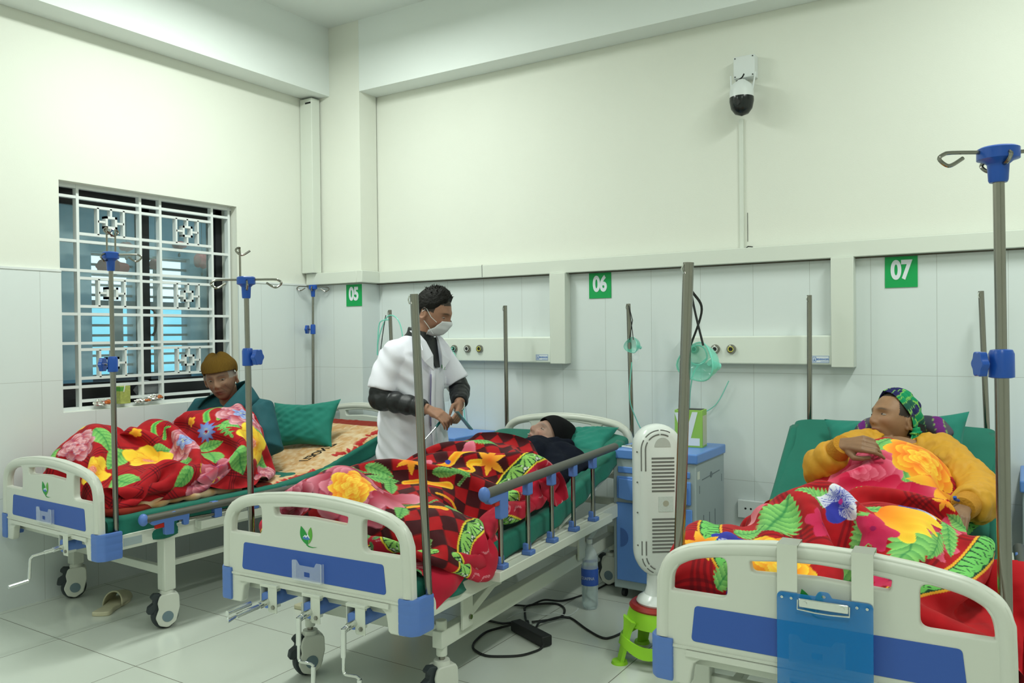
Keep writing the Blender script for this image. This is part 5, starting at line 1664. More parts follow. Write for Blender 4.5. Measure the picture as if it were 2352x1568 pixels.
# ------------------------------------------------------------------ blanket on bed 05
LG, DG = (0.30, 0.66, 0.16), (0.02, 0.22, 0.06)
def lc(p, u, v, a, L_, W_, *r_, **k):
    p.leaf(u - L_ / 2 * math.cos(a), v - L_ / 2 * math.sin(a), a, L_, W_, *r_, **k)
def paint1(p):
    p.c *= (1 + 0.07 * vnoise(p.U.shape, 60, 60, 5))[..., None]
    p.lines(0.21, 0.05, 0.0022, (0.06, 0.0, 0.008), 0.8)
    sg = ((0.05, 0.34, 0.06), (0.40, 0.72, 0.16))
    p.stroke([(0.83, 1.16), (0.76, 1.22), (0.75, 1.30), (0.80, 1.32)], 0.040, 0.015, *sg)
    p.stroke([(0.88, 1.20), (0.84, 1.25), (0.86, 1.29)], 0.026, 0.012, *sg)
    p.stroke([(0.66, 0.74), (0.62, 0.82), (0.66, 0.90), (0.73, 0.90)], 0.035, 0.012, *sg)
    p.stroke([(0.71, 0.76), (0.69, 0.82), (0.72, 0.84)], 0.022, 0.012, *sg)
    p.stroke([(0.44, 0.10), (0.36, 0.16), (0.30, 0.28)], 0.01, 0.025, *sg)
    for (u, v, a, L_, W_) in ((1.03, 0.93, -0.6, 0.19, 0.13), (0.93, 1.03, 0.6, 0.16, 0.07), (1.25, 1.10, 0.6, 0.20, 0.15), (1.02, 0.34, 0.2, 0.20, 0.14),
                             (0.63, 0.40, 0.1, 0.17, 0.12), (0.76, 0.42, -0.9, 0.17, 0.11), (1.22, 0.62, -0.3, 0.18, 0.08), (0.98, 0.68, 0.4, 0.14, 0.08), (0.76, 0.68, 0.9, 0.11, 0.08),
                             (1.04, 1.36, 0.3, 0.14, 0.10), (1.24, 1.36, 1.0, 0.14, 0.08), (0.98, 1.20, 0.3, 0.12, 0.08), (1.22, 0.20, 0.3, 0.15, 0.08), (0.42, 0.55, 1.2, 0.14, 0.08), (0.35, 0.95, 0.5, 0.16, 0.09), (0.22, 1.20, 2.0, 0.16, 0.09), (0.25, 0.70, 0.2, 0.15, 0.08), (0.60, 1.32, 2.6, 0.14, 0.08), (0.45, 0.18, 1.4, 0.13, 0.08)):
        lc(p, u, v, a, L_, W_)
    for k in range(8):
        lc(p, 0.94 + 0.014 * k, 1.16 - 0.004 * k, 0.8 + 2.0 * (k % 2), 0.07, 0.018, DG, LG)
    ol = (0.10, 0.03, 0.20)
    a_, b_ = (0.40, 0.004, 0.03), (0.88, 0.52, 0.58)
    p.peony(0.92, 1.345, 0.155, 0.3, a_, b_, *BLU, dots=(0.8, 0.75, 0.1), line=ol)
    p.peony(0.88, 0.80, 0.135, 0.8, a_, b_, *BLU, dots=(0.8, 0.75, 0.1), line=ol)
    p.peony(1.26, 0.87, 0.19, 1.2, (0.36, 0.004, 0.03), (0.80, 0.32, 0.40), None, None, dots=(0.8, 0.5, 0.05), line=ol)
    p.peony(0.55, 0.28, 0.10, 0.1, (0.45, 0.005, 0.03), (0.86, 0.55, 0.60), line=ol)
    p.peony(1.14, 0.16, 0.13, 0.1, (0.34, 0.006, 0.04), (0.70, 0.24, 0.34), line=ol)
    p.peony(1.36, 1.40, 0.11, 0.6, a_, b_, line=ol)
    p.peony(0.25, 0.45, 0.13, 0.6, a_, b_, line=ol)
    p.peony(0.40, 0.85, 0.13, 0.6, a_, b_, *BLU, line=ol)
    p.peony(0.50, 1.18, 0.12, 0.6, a_, b_, line=ol)
    for (u, v, r_, a) in ((0.80, 0.575, 0.125, 0.2), (1.13, 1.27, 0.125, 0.5), (0.80, 0.26, 0.10, 2.0), (0.42, 0.40, 0.05, 1.0), (0.15, 0.85, 0.13, 0.4)):
        for k in range(5):
            p.petal(u, v, a + 2 * math.pi * k / 5, r_, r_ * 1.0, (0.86, 0.36, 0.01), (0.93, 0.74, 0.06), 0.01, 0, 0.07, 0.8, line=(0.70, 0.20, 0.02), seed=k)
        for k in range(5):
            p.petal(u, v, a + 0.6 + 2 * math.pi * k / 5, r_ * 0.6, r_ * 0.6, (0.80, 0.28, 0.02), (0.92, 0.68, 0.05), 0.0, 0, 0.06, 1.2, line=(0.70, 0.15, 0.02), seed=k + 5)
        p.peony(u, v, r_ * 0.24, 0.3, (0.70, 0.08, 0.04), (0.88, 0.5, 0.35))
    for k in range(10):
        p.petal(0.875, 1.10, 0.2 + 2 * math.pi * k / 10, 0.062, 0.026, (0.30, 0.42, 0.75), (0.06, 0.14, 0.55), 0.008, 0.35, 0, 0.8)
    for k in range(9):
        p.disc(0.875 + 0.016 * math.cos(k * 2.4), 1.10 + 0.016 * math.sin(k * 2.4), 0.0028, (0.75, 0.75, 0.1))
    for (u, v) in ((0.73, 1.12), (0.59, 0.66), (0.50, 1.10), (1.14, 0.74)):
        for k in range(5):
            p.petal(u, v, 1.2566 * k, 0.034, 0.030, (0.85, 0.25, 0.02), (0.9, 0.55, 0.03), 0, 0, 0, 0.7)
sh1 = [('c', (-0.12, 0.95, 0.70), (-0.10, 0.30, 0.72), 0.13, 0.12), ('e', (-0.18, 0.32, 0.74), (0.15, 0.12, 0.20)), ('e', (-0.14, 0.64, 0.75), (0.15, 0.13, 0.19)),
       ('e', (0.02, 0.95, 0.78), (0.27, 0.18, 0.21)), ('e', (0.22, 0.72, 0.66), (0.16, 0.2, 0.10)), ('e', (0.10, 0.40, 0.66), (0.25, 0.2, 0.09)), ('e', (-0.08, 1.14, 0.82), (0.2, 0.10, 0.18))]
blanket1 = blanket(0, 'floral_blanket', 'red plaid blanket with pink peonies and yellow flowers heaped over the beanie wearer\'s knees', (1.42, 1.50), 0.03, 6,
                   (-0.46, 0.42, 0.05, 1.12), sh1, 1.12, paint1, RED, PROF1, 4, zmin=0.575, bend=0.6, thick=0.018)

# ------------------------------------------------------------------ blanket on bed 06
def paint2(p):
    a = (p.U + p.V) / 0.092; b = (p.U - p.V) / 0.092
    chk = (np.floor(a) + np.floor(b)) % 2
    p.c = np.where((chk > 0)[..., None], np.array((0.050, 0.003, 0.006)), np.array((0.38, 0.004, 0.008)))
    ln = ((a % 1) < 0.05) | ((b % 1) < 0.05)
    p.c = np.where(ln[..., None], p.c * 0.45, p.c)
    p.c *= (1 + 0.10 * vnoise(p.U.shape, 60, 60, 6))[..., None]
    # thorny swirls
    for pts in ([(1.05, 0.10), (1.14, 0.12), (1.20, 0.20), (1.18, 0.30)], [(1.0, 0.42), (1.06, 0.50), (1.08, 0.60)], [(0.92, 0.40), (1.0, 0.44), (1.03, 0.54)], [(0.75, 0.68), (0.70, 0.62), (0.60, 0.62)],
                [(0.90, 0.98), (0.98, 0.95), (1.02, 0.85)], [(1.15, 0.80), (1.22, 0.90), (1.20, 1.0)]):
        p.stroke(pts, 0.006, 0.014, (0.04, 0.22, 0.04), (0.42, 0.55, 0.25))
    # pink outside border
    path = [(1.12, 1.62), (1.11, 1.34), (1.07, 1.18), (1.12, 1.06), (1.27, 0.97), (1.32, 0.80), (1.27, 0.56), (1.29, 0.42), (1.37, 0.33), (1.39, 0.20), (1.28, 0.11), (1.0, 0.085), (0.2, 0.085)]
    bv = np.array([0.10] + [q_[1] for q_ in path[9::-1]]); bu = np.array([1.30] + [q_[0] for q_ in path[9::-1]])
    m = (p.U > np.interp(p.V, bv, bu)) | (p.V < 0.085)
    p.c = np.where(m[..., None], np.array((0.50, 0.010, 0.035)), p.c)
    q = random.Random(9)
    for k in range(90):
        if k % 2:
            v = q.uniform(0.1, 1.6); u = float(np.interp(v, bv, bu)) + q.uniform(0.07, 0.3)
        else:
            u, v = q.uniform(0.3, 1.5), q.uniform(0.0, 0.04)
        a_ = q.uniform(0, 6.28)
        p.stroke([(u, v), (u + 0.02 * math.cos(a_), v + 0.03), (u + 0.01, v + 0.06)], 0.004, 0.011, (0.60, 0.10, 0.14), (0.85, 0.45, 0.50))
        if k % 4 == 0:
            p.leaf(u - 0.01, v - 0.02, a_, 0.05, 0.03, (0.02, 0.10, 0.03), (0.20, 0.50, 0.20))
    p.band(path, 0.080)
    ol = (0.12, 0.0, 0.03)
    pa, pb = (0.34, 0.004, 0.03), (0.82, 0.30, 0.40)
    p.peony(0.80, 0.36, 0.20, 0.3, pa, pb, line=ol)
    p.peony(0.78, 0.36, 0.105, 0.5, (0.85, 0.20, 0.01), (0.94, 0.72, 0.06), (0.85, 0.25, 0.01), (0.95, 0.72, 0.08))
    p.petal(0.86, 0.46, 0.5, 0.16, 0.15, pa, pb, 0.02, k=1.6)
    p.petal(0.86, 0.42, -0.3, 0.15, 0.13, pa, pb, 0.02, k=1.6)
    p.peony(0.52, 0.24, 0.13, 0.3, pa, pb, line=ol)
    p.peony(0.35, 0.60, 0.15, 0.3, pa, pb, line=ol)
    for (u, v, a_, L_, W_) in ((0.78, 0.62, 0.8, 0.15, 0.07), (0.74, 0.66, 0.2, 0.13, 0.06), (0.84, 0.60, -0.9, 0.12, 0.06), (0.94, 0.84, 0.9, 0.11, 0.06), (0.97, 0.90, 0.2, 0.10, 0.05), (0.94, 0.93, 1.7, 0.09, 0.045),
                              (0.60, 0.46, 2.4, 0.12, 0.07), (0.80, 1.42, 0.4, 0.14, 0.06), (0.62, 0.9, 2.0, 0.13, 0.06), (1.02, 0.36, -1.2, 0.10, 0.06), (1.16, 0.55, 1.0, 0.10, 0.05), (0.70, 1.42, 2.5, 0.13, 0.07)):
        lc(p, u, v, a_, L_, W_, (0.01, 0.16, 0.04), (0.26, 0.58, 0.16), serr=0.3)
    for (u, v, r_, a_) in ((0.80, 0.78, 0.080, 0.3), (0.95, 1.24, 0.095, 0.8), (0.50, 1.0, 0.1, 0.2)):
        p.lily(u, v, r_, a_, (0.80, 0.14, 0.01), (0.95, 0.55, 0.04), 6)
    p.petal(0.80, 1.24, 1.9, 0.16, 0.08, (0.50, 0.01, 0.06), (0.80, 0.25, 0.35))
    p.petal(0.70, 0.98, 0.6, 0.15, 0.07, (0.50, 0.01, 0.06), (0.80, 0.25, 0.35)); p.petal(0.72, 0.98, 1.7, 0.13, 0.06, (0.50, 0.01, 0.06), (0.80, 0.25, 0.35))
    p.stroke([(0.86, 0.68), (0.91, 0.73), (0.96, 0.74), (1.0, 0.80)], 0.03, 0.050, (0.90, 0.30, 0.01), (0.95, 0.66, 0.05))
    p.stroke([(0.76, 1.08), (0.79, 1.14), (0.80, 1.22), (0.86, 1.28)], 0.03, 0.055, (0.90, 0.30, 0.01), (0.95, 0.66, 0.05))
    p.stroke([(0.86, 1.10), (0.90, 1.09), (0.91, 1.14), (0.87, 1.18), (0.91, 1.21)], 0.018, 0.028, (0.90, 0.40, 0.01), (0.95, 0.72, 0.05))
    p.stroke([(1.02, 0.42), (1.07, 0.46), (1.14, 0.48)], 0.02, 0.035, (0.90, 0.30, 0.01), (0.95, 0.66, 0.05))
    p.stroke([(1.02, 0.68), (1.07, 0.74), (1.13, 0.75)], 0.012, 0.022, (0.90, 0.30, 0.01), (0.95, 0.66, 0.05))
    p.disc(0.78, 1.14, 0.014, (0.03, 0.06, 0.4))
    p.disc(0.62, 0.95, 0.022, (0.05, 0.09, 0.42))
sh2 = [('c', (-0.08, 1.0, 0.70), (-0.09, 0.25, 0.68), 0.13, 0.14), ('c', (0.08, 0.95, 0.68), (0.12, 0.45, 0.67), 0.12, 0.11), ('e', (0.05, 1.16, 0.72), (0.26, 0.22, 0.15)),
       ('e', (-0.10, 0.26, 0.74), (0.13, 0.10, 0.14)), ('e', (0.28, 0.33, 0.58), (0.18, 0.19, 0.17)), ('c', (0.30, 1.1, 0.66), (0.33, 0.80, 0.62), 0.09, 0.08)]
blanket2 = blanket(1, 'floral_blanket', 'red and maroon checked blanket with green border, heaped on middle bed 06', (1.55, 1.62), 0.03, 8,
                   (-0.45, 0.50, 0.08, 1.25), sh2, 1.05, paint2, RED, PROF2, 7, zmin=0.44, bend=0.6, thick=0.018, xmax=lambda y: np.where(y < 0.55, 0.495, 0.44))

# ------------------------------------------------------------------ blanket on bed 07
def paint3(p):
    p.c = np.tile(np.array((0.43, 0.004, 0.010)), p.U.shape + (1,))
    p.c *= (1 + 0.09 * vnoise(p.U.shape, 70, 70, 7))[..., None]
    for X, o in ((p.U, 0.02), (p.V, 0.10)):
        pp = (X + o) % 0.27
        for d_ in (0, 0.018, 0.036, 0.054):
            a = (np.abs(pp - 0.1 - d_) < 0.0045) * 0.55
            p.c = p.c * (1 - a[..., None]) + np.array((0.09, 0.0, 0.006)) * a[..., None]
    # outer margins: plain red with pink flowers inside the green borders
    p.wp = lambda a, b: (float(np.interp(a, [0.0, 0.2, 0.46, 0.63, 0.70, 0.80, 0.88, 2.0], [0.0, 0.14, 0.31, 0.48, 0.60, 0.74, 0.84, 2.0])), b - 0.03) if b < 0.68 else (a, b + 0.05 if 0.98 < b < 1.2 else b)
    path = [(0.10, 1.50), (0.10, 0.9), (0.10, 0.40), (0.14, 0.20), (0.28, 0.045), (0.6, 0.03), (0.86, 0.06), (0.96, 0.20), (1.02, 0.40), (1.07, 0.62), (1.12, 0.90), (1.18, 1.22), (1.21, 1.50)]
    rb = np.interp(p.V, [0.06, 0.20, 0.40, 0.62, 0.90, 1.22, 1.5], [0.86, 0.96, 1.02, 1.07, 1.12, 1.18, 1.21])
    p.c = np.where((p.U > rb)[..., None], np.array((0.50, 0.006, 0.012)) * (1 + 0.08 * vnoise(p.U.shape, 90, 12, 8))[..., None], p.c)
    q = random.Random(4)
    for k in range(44):
        v = q.uniform(0.2, 1.45)
        u = float(np.interp(v, [0.06, 0.20, 0.40, 0.62, 0.90, 1.22, 1.5], [0.86, 0.96, 1.02, 1.07, 1.12, 1.18, 1.21])) - q.uniform(0.05, 0.11)
        p.petal(u, v, q.uniform(0, 6.28), 0.06, 0.05, (0.50, 0.01, 0.06), (0.80, 0.12, 0.22), 0, 0, 0.08, 1, seed=k)
    for (u, v) in ((0.93, 0.62), (1.08, 1.10), (0.99, 0.78)):
        p.lily(u, v, 0.05, 1.0, (0.85, 0.2, 0.01), (0.93, 0.60, 0.05), 5)
    p.band(path, 0.080, light=(0.16, 0.55, 0.12), edge=(0.85, 0.42, 0.03), period=0.05, dots=False)
    gl, gd = (0.30, 0.66, 0.17), (0.015, 0.20, 0.06)
    for (u, v, a_, L_, W_) in ((0.79, 1.42, 1.05, 0.15, 0.10), (0.855, 1.36, 2.5, 0.13, 0.09), (0.90, 1.27, 0.05, 0.15, 0.10), (0.885, 1.13, 0.25, 0.15, 0.12), (0.985, 1.19, -0.75, 0.15, 0.10),
                              (0.81, 1.03, -0.5, 0.20, 0.15), (0.70, 1.05, 2.9, 0.20, 0.11), (0.615, 0.53, 3.1, 0.14, 0.10), (0.80, 0.58, 0.0, 0.15, 0.05),
                              (0.49, 0.44, 1.0, 0.23, 0.17), (0.76, 0.42, -2.1, 0.17, 0.12), (0.90, 0.39, -1.45, 0.27, 0.13), (0.89, 1.04, 0.2, 0.12, 0.09), (0.58, 1.16, 0.9, 0.18, 0.07), (0.52, 1.10, 1.3, 0.15, 0.05),
                              (0.78, 0.28, 0.1, 0.18, 0.09), (0.99, 0.55, -1.3, 0.16, 0.05), (0.96, 0.46, -1.6, 0.17, 0.05), (1.0, 0.95, 1.8, 0.13, 0.06), (1.02, 0.72, 2.0, 0.12, 0.06),
                              (0.25, 0.14, 1.0, 0.16, 0.06), (0.32, 0.36, 0.5, 0.12, 0.08), (0.32, 0.70, 1.4, 0.15, 0.09), (0.34, 0.08, 2.0, 0.14, 0.07), (0.42, 0.75, 0.4, 0.14, 0.08)):
        lc(p, u, v, a_, L_, W_, gd, gl, serr=0.35, veins=8)
    p.petal(0.47, 0.56, 3.6, 0.12, 0.10, (0.70, 0.08, 0.14), (0.88, 0.42, 0.46))
    p.stroke([(0.55, 0.98), (0.60, 1.03), (0.66, 1.04)], 0.05, 0.02, (0.16, 0.01, 0.20), (0.30, 0.02, 0.32))
    rs, re = (0.52, 0.003, 0.045), (0.86, 0.19, 0.30)
    p.peony(0.73, 1.22, 0.165, 0.2, rs, re)
    for k in range(7):
        p.petal(0.62 + 0.05 * k, 1.14 + 0.02 * math.sin(k * 2), 0.45 * k - 2.4, 0.12, 0.12, rs, re, 0, 0, 0.08, 2.2, seed=k)
    p.peony(0.95, 1.38, 0.15, 0.7, (0.86, 0.14, 0.01), (0.95, 0.60, 0.04), (0.90, 0.20, 0.01), (0.96, 0.70, 0.06))
    p.lily(1.03, 1.26, 0.14, -0.5, (0.86, 0.16, 0.01), (0.95, 0.62, 0.05), 5)
    p.pansy(0.975, 1.06, 0.08, 0.9, blue_n=(4,))
    p.pansy(0.70, 0.525, 0.088, 1.9, blue_n=(2,))
    p.pansy(0.885, 0.60, 0.06, 1.2, blue_n=(1,))
    p.pansy(0.26, 0.27, 0.06, 0.5, blue_n=(0, 1, 2))
    p.pansy(0.33, 0.045, 0.07, 0.8, blue_n=(1, 2))
    for k in range(4):
        p.petal(0.80, 0.565, -0.85 + 0.30 * k, 0.19, 0.08, (0.88, 0.20, 0.01), (0.95, 0.72, 0.05), 0, 0.1, 0.04, 1.0, seed=k)
    for (u, v, r_) in ((0.80, 0.44, 0.075), (0.64, 0.36, 0.065), (0.92, 0.24, 0.07), (0.60, 0.80, 0.07)):
        for k in range(5):
            p.petal(u, v, 0.3 + 1.2566 * k, r_, r_ * 0.8, (0.45, 0.004, 0.05), (0.66, 0.03, 0.12), 0.004, 0, 0.05, 0.8, seed=k)
        p.disc(u, v, r_ * 0.13, (0.25, 0.0, 0.06))
    p.peony(0.47, 0.20, 0.13, 0.4, (0.88, 0.20, 0.01), (0.95, 0.72, 0.05), (0.9, 0.25, 0.01), (0.95, 0.75, 0.08))
    p.lily(0.14, 0.22, 0.085, 0.9, (0.85, 0.14, 0.01), (0.95, 0.58, 0.04), 6)
    p.peony(0.38, 0.95, 0.12, 0.4, rs, re)
sh3 = [('e', (0.05, 1.24, 0.79), (0.22, 0.22, 0.175)), ('e', (0.02, 1.0, 0.69), (0.27, 0.24, 0.12)), ('c', (-0.10, 0.90, 0.64), (-0.14, 0.50, 0.72), 0.10, 0.12), ('c', (0.12, 0.90, 0.64), (0.18, 0.50, 0.71), 0.10, 0.12),
       ('c', (-0.16, 0.5, 0.71), (-0.18, 0.14, 0.66), 0.12, 0.08), ('c', (0.18, 0.5, 0.70), (0.18, 0.14, 0.62), 0.12, 0.08), ('c', (-0.14, 0.5, 0.72), (0.16, 0.5, 0.72), 0.12, 0.12),
       ('e', (-0.34, 0.26, 0.66), (0.13, 0.22, 0.12)), ('e', (0.46, 0.66, 0.62), (0.16, 0.20, 0.15))]
blanket3 = blanket(2, 'floral_blanket', 'bright red floral blanket covering the patient in the yellow jacket on bed 07', (1.73, 1.53), 0.03, 10,
                   (-0.455, 0.60, 0.035, 1.30), sh3, 1.15, paint3, RED, PROF3, 9, zmin=0.46, bend=0.6, thick=0.018, ou=0.04, keep=lambda u, v: u < np.interp(v, [0.50, 0.60, 0.95, 1.10, 1.22, 1.5], [1.8, 1.00, 0.99, 1.10, 1.20, 1.255]), pins=[(0.86, 1.50, (0.035, 1.265, 0.995), 10), (0.05, 0.0, (-0.43, 0.045, 0.605), 60), (0.22, 0.0, (-0.27, 0.04, 0.61), 60), (0.40, 0.0, (-0.10, 0.04, 0.61), 60)])
# ================================================================== PEOPLE
def fuse(mb, voxel, smooth=3, disp=None, colour=None, mats=None, name='body', cut=None):
    me = mb.mesh('tmp', mats[0] if mats else M['abs'], smooth=True)
    o = bpy.data.objects.new('tmp', me)
    COL.objects.link(o)
    r_ = o.modifiers.new('r', 'REMESH')
    r_.mode = 'VOXEL'
    r_.voxel_size = voxel
    r_.use_smooth_shade = True
    if smooth:
        s = o.modifiers.new('s', 'SMOOTH')
        s.factor = 0.5
        s.iterations = smooth
    dg = bpy.context.evaluated_depsgraph_get()
    dg.update()
    out = bpy.data.meshes.new_from_object(o.evaluated_get(dg))
    bpy.data.objects.remove(o)
    n = len(out.vertices)
    co = np.zeros(n * 3, np.float32)
    out.vertices.foreach_get('co', co)
    co = co.reshape(-1, 3).astype(float)
    if disp is not None:
        no = np.zeros(n * 3, np.float32)
        out.vertices.foreach_get('normal', no)
        no = no.reshape(-1, 3)
        co = co + no * disp(co)[:, None]
        out.vertices.foreach_set('co', co.reshape(-1).astype(np.float32))
    if colour is not None:
        ca = out.color_attributes.new('print', 'FLOAT_COLOR', 'POINT')
        c = np.concatenate([colour(co), np.ones((n, 1))], 1).astype(np.float32)
        ca.data.foreach_set('color', c.reshape(-1))
    out.materials.clear()
    for q in mats:
        out.materials.append(q)
    out.polygons.foreach_set('use_smooth', [True] * len(out.polygons))
    out.update()
    out.name = name
    return out

def npnoise(co, sx, sy, sz, seed):
    """cheap smooth 3D value noise on arrays"""
    r_ = np.random.default_rng(seed)
    g = r_.uniform(-1, 1, (24, 24, 24))
    p = co * np.array([sx, sy, sz]) + seed * 1.7
    i = np.floor(p).astype(int); f = p - i
    f = f * f * (3 - 2 * f)
    o = 0
    for a in (0, 1):
        for b in (0, 1):
            for c in (0, 1):
                w = (f[:, 0] if a else 1 - f[:, 0]) * (f[:, 1] if b else 1 - f[:, 1]) * (f[:, 2] if c else 1 - f[:, 2])
                o = o + w * g[(i[:, 0] + a) % 24, (i[:, 1] + b) % 24, (i[:, 2] + c) % 24]
    return o

def head_matrix(c, F, U, s=1.0):
    F = Vector(F).normalized(); U = Vector(U)
    U = (U - F * U.dot(F)).normalized()
    X = F.cross(U)
    m = Matrix((X, F, U)).transposed().to_4x4()
    m = Matrix.Translation(c) @ m @ Matrix.Scale(s, 4)
    return m

def skull(q, off=0.0):
    t = max(0.0, -q.z)
    x = 0.077 * q.x * (1 - 0.30 * t ** 1.5)
    y = (0.097 if q.y > 0 else 0.102 * (1 - 0.30 * t)) * q.y
    z = 0.122 * q.z
    p = Vector((x, y, z))
    return p + q * off
def ga(x, s): return math.exp(-(x / s) ** 2)
def face_fn(age=0.0, wide=1.0, nose=1.0):
    def fn(q):
        p = skull(q)
        if q.y > 0.0:
            x, z = abs(p.x), p.z
            w = min(1, q.y * 2.2)
            d = 0
            d += 0.007 * ga(z - 0.024, 0.012) * ga(x - 0.018, 0.032)                    # brow
            d -= (0.013 + 0.003 * age) * ga(x - 0.031, 0.017) * ga(z - 0.002, 0.013)      # sockets
            d += 0.006 * ga(x - 0.031, 0.011) * ga(z + 0.001, 0.007)                      # lids
            d += nose * (0.010 * ga(x, 0.010) * ga(z - 0.002, 0.022) + 0.020 * ga(x, 0.0115) * ga(z + 0.030, 0.018) + 0.010 * ga(x - 0.013, 0.007) * ga(z + 0.038, 0.008))
            d += 0.007 * ga(x - 0.044, 0.018) * ga(z + 0.024, 0.018)                      # cheek bones
            d -= (0.004 + 0.006 * age) * ga(x - 0.042, 0.014) * ga(z + 0.060, 0.016)      # hollow cheeks
            d += 0.008 * ga(x, 0.026) * ga(z + 0.066, 0.013)                              # mouth area
            d += 0.0045 * ga(x, 0.021) * (ga(z + 0.0615, 0.004) + 1.1 * ga(z + 0.0735, 0.005)) # lips
            d -= 0.006 * ga(x, 0.024) * ga(z + 0.0675, 0.0028)
            d += 0.009 * ga(x, 0.020) * ga(z + 0.104, 0.014)                              # chin
            d -= 0.003 * ga(x, 0.020) * ga(z + 0.087, 0.006)
            d += age * 0.0022 * math.sin(z * 560 + 3 * math.cos(x * 50)) * ga(z - 0.052, 0.016) * w
            p.y += d * w
        p.x *= wide
        return p
    return fn

def add_head(mb, m4, fn, ears=True):
    t = MB().ell((0, 0, 0), 1.0, seg=112, rings=88, fn=fn)
    mb.add(t.v, t.f, 0, m4)
    if ears:
        for s in (-1, 1):
            e = MB()
            rot = Matrix.Rotation(R(s * -18), 3, 'Z') @ Matrix.Rotation(R(-8), 3, 'X')
            c = Vector((s * 0.078, -0.008, -0.008))
            pts = [c + rot @ Vector((s * (0.004 + 0.006 * abs(math.sin(a))), 0.017 * math.cos(a) - 0.004, 0.031 * math.sin(a) * (1.0 if math.sin(a) > 0 else 0.9))) for a in [2 * math.pi * k / 16 for k in range(16)]]
            e.tube(pts, 0.0052, 8, closed=True)
            e.ell(c + Vector((s * 0.001, -0.004, 0)), (0.0065, 0.014, 0.026), rot, 14, 10)
            e.ell(c + Vector((s * 0.003, 0.004, -0.027)), (0.006, 0.008, 0.010), rot, 10, 8)
            mb.add(e.v, e.f, 0, m4)
    return mb

def skin_colour(m4, base, lip, brow, hair=None, stubble=0.0, red=0.05, hairfn=None, age=0.0):
    inv = np.array(m4.inverted())
    base, lip, brow = np.array(base), np.array(lip), np.array(brow)
    def fn(co):
        L = np.concatenate([co, np.ones((len(co), 1))], 1) @ inv.T
        x, y, z = L[:, 0], L[:, 1], L[:, 2]
        ax = np.abs(x)
        c = np.tile(base, (len(co), 1))
        n = npnoise(co, 40, 40, 40, 3) * 0.10 + npnoise(co, 110, 110, 110, 5) * 0.06
        c *= (1 + n)[:, None]
        inhead = (ax < 0.1) & (np.abs(z) < 0.14) & (np.abs(y) < 0.14)
        fr = inhead & (y > 0.03)
        def mix(w, k):
            w = np.clip(w, 0, 1)[:, None]
            return c * (1 - w) + np.array(k) * w
        g = lambda v, s: np.exp(-(v / s) ** 2)
        c = mix(fr * red * (g(ax - 0.045, 0.02) * g(z + 0.03, 0.02) + g(ax, 0.016) * g(z + 0.035, 0.016)), (0.5, 0.12, 0.08))
        if stubble:
            c = mix(fr * stubble * g(ax, 0.035) * g(z + 0.085, 0.03), base * 0.55)
        c = mix(fr * 1.2 * g(ax, 0.023) * (g(z + 0.0615, 0.004) + g(z + 0.0735, 0.0055)), lip)
        c = mix(fr * 1.5 * g(ax, 0.025) * g(z + 0.0675, 0.0020), lip * 0.25)
        c = mix(fr * 0.85 * np.clip(g(ax - 0.031, 0.017) * 1.3, 0, 1) * g(z - 0.024 + 0.15 * np.abs(ax - 0.03), 0.0042), brow)
        c = mix(fr * 0.35 * g(ax - 0.031, 0.020) * g(z - 0.002, 0.012), base * 0.55)
        c = mix(fr * (y > 0.1) * 0.9 * g(ax - 0.0075, 0.003) * g(z + 0.045, 0.003), base * 0.15)
        if age:
            for (x0, z0, x1, z1) in ((0.018, -0.038, 0.036, -0.072), (0.045, -0.010, 0.028, -0.018), (0.040, -0.03, 0.052, -0.07)):
                t = np.clip(((ax - x0) * (x1 - x0) + (z - z0) * (z1 - z0)) / ((x1 - x0) ** 2 + (z1 - z0) ** 2), 0, 1)
                d = np.hypot(ax - x0 - t * (x1 - x0), z - z0 - t * (z1 - z0))
                c = mix(fr * age * 0.5 * g(d, 0.0025), base * 0.45)
        if hair is not None:
            w = inhead * (hairfn(x, y, z) if hairfn else ((z > 0.045) | ((y < 0.0) & (z > -0.02))))
            c = mix(w * 0.95, hair)
        return np.clip(c, 0, 1)
    return fn

def add_eyes(m4, parent, look=(0, 1, 0), open_=0.0058, s=1.0):
    for sx in (-1, 1):
        c = Vector((sx * 0.031, 0.0765, 0.0005))
        e = MB().ell(c, (0.0125, 0.0085, open_), seg=22, rings=14)
        o = MB()
        o.add(e.v, e.f, 0, m4)
        ob = keep_world(o.build('eye', M['eye_white']), parent)
        l = Vector(look)
        k = c + Vector((l.x * 0.007, 0.0070, l.z * open_ * 0.6))
        i = MB().ell(k, (0.0052, 0.0022, min(0.0052, open_ * 0.92)), seg=16, rings=10)
        o = MB()
        o.add(i.v, i.f, 0, m4)
        ib = o.build('iris', M['iris'])
        ib.parent = ob

M['eye_white'] = mat('eye_white', (0.30, 0.25, 0.22), rough=0.35)
M['iris'] = mat('dark_iris', (0.015, 0.008, 0.005), rough=0.08)
M['skin'] = mat('skin', (0.4, 0.22, 0.14), rough=0.5, attr='print', bump=0.06, bscale=500, spec=0.4)
bs = M['skin'].node_tree.nodes['Principled BSDF']
bs.inputs['Subsurface Weight'].default_value = 0.06
bs.inputs['Subsurface Radius'].default_value = (0.01, 0.004, 0.002)

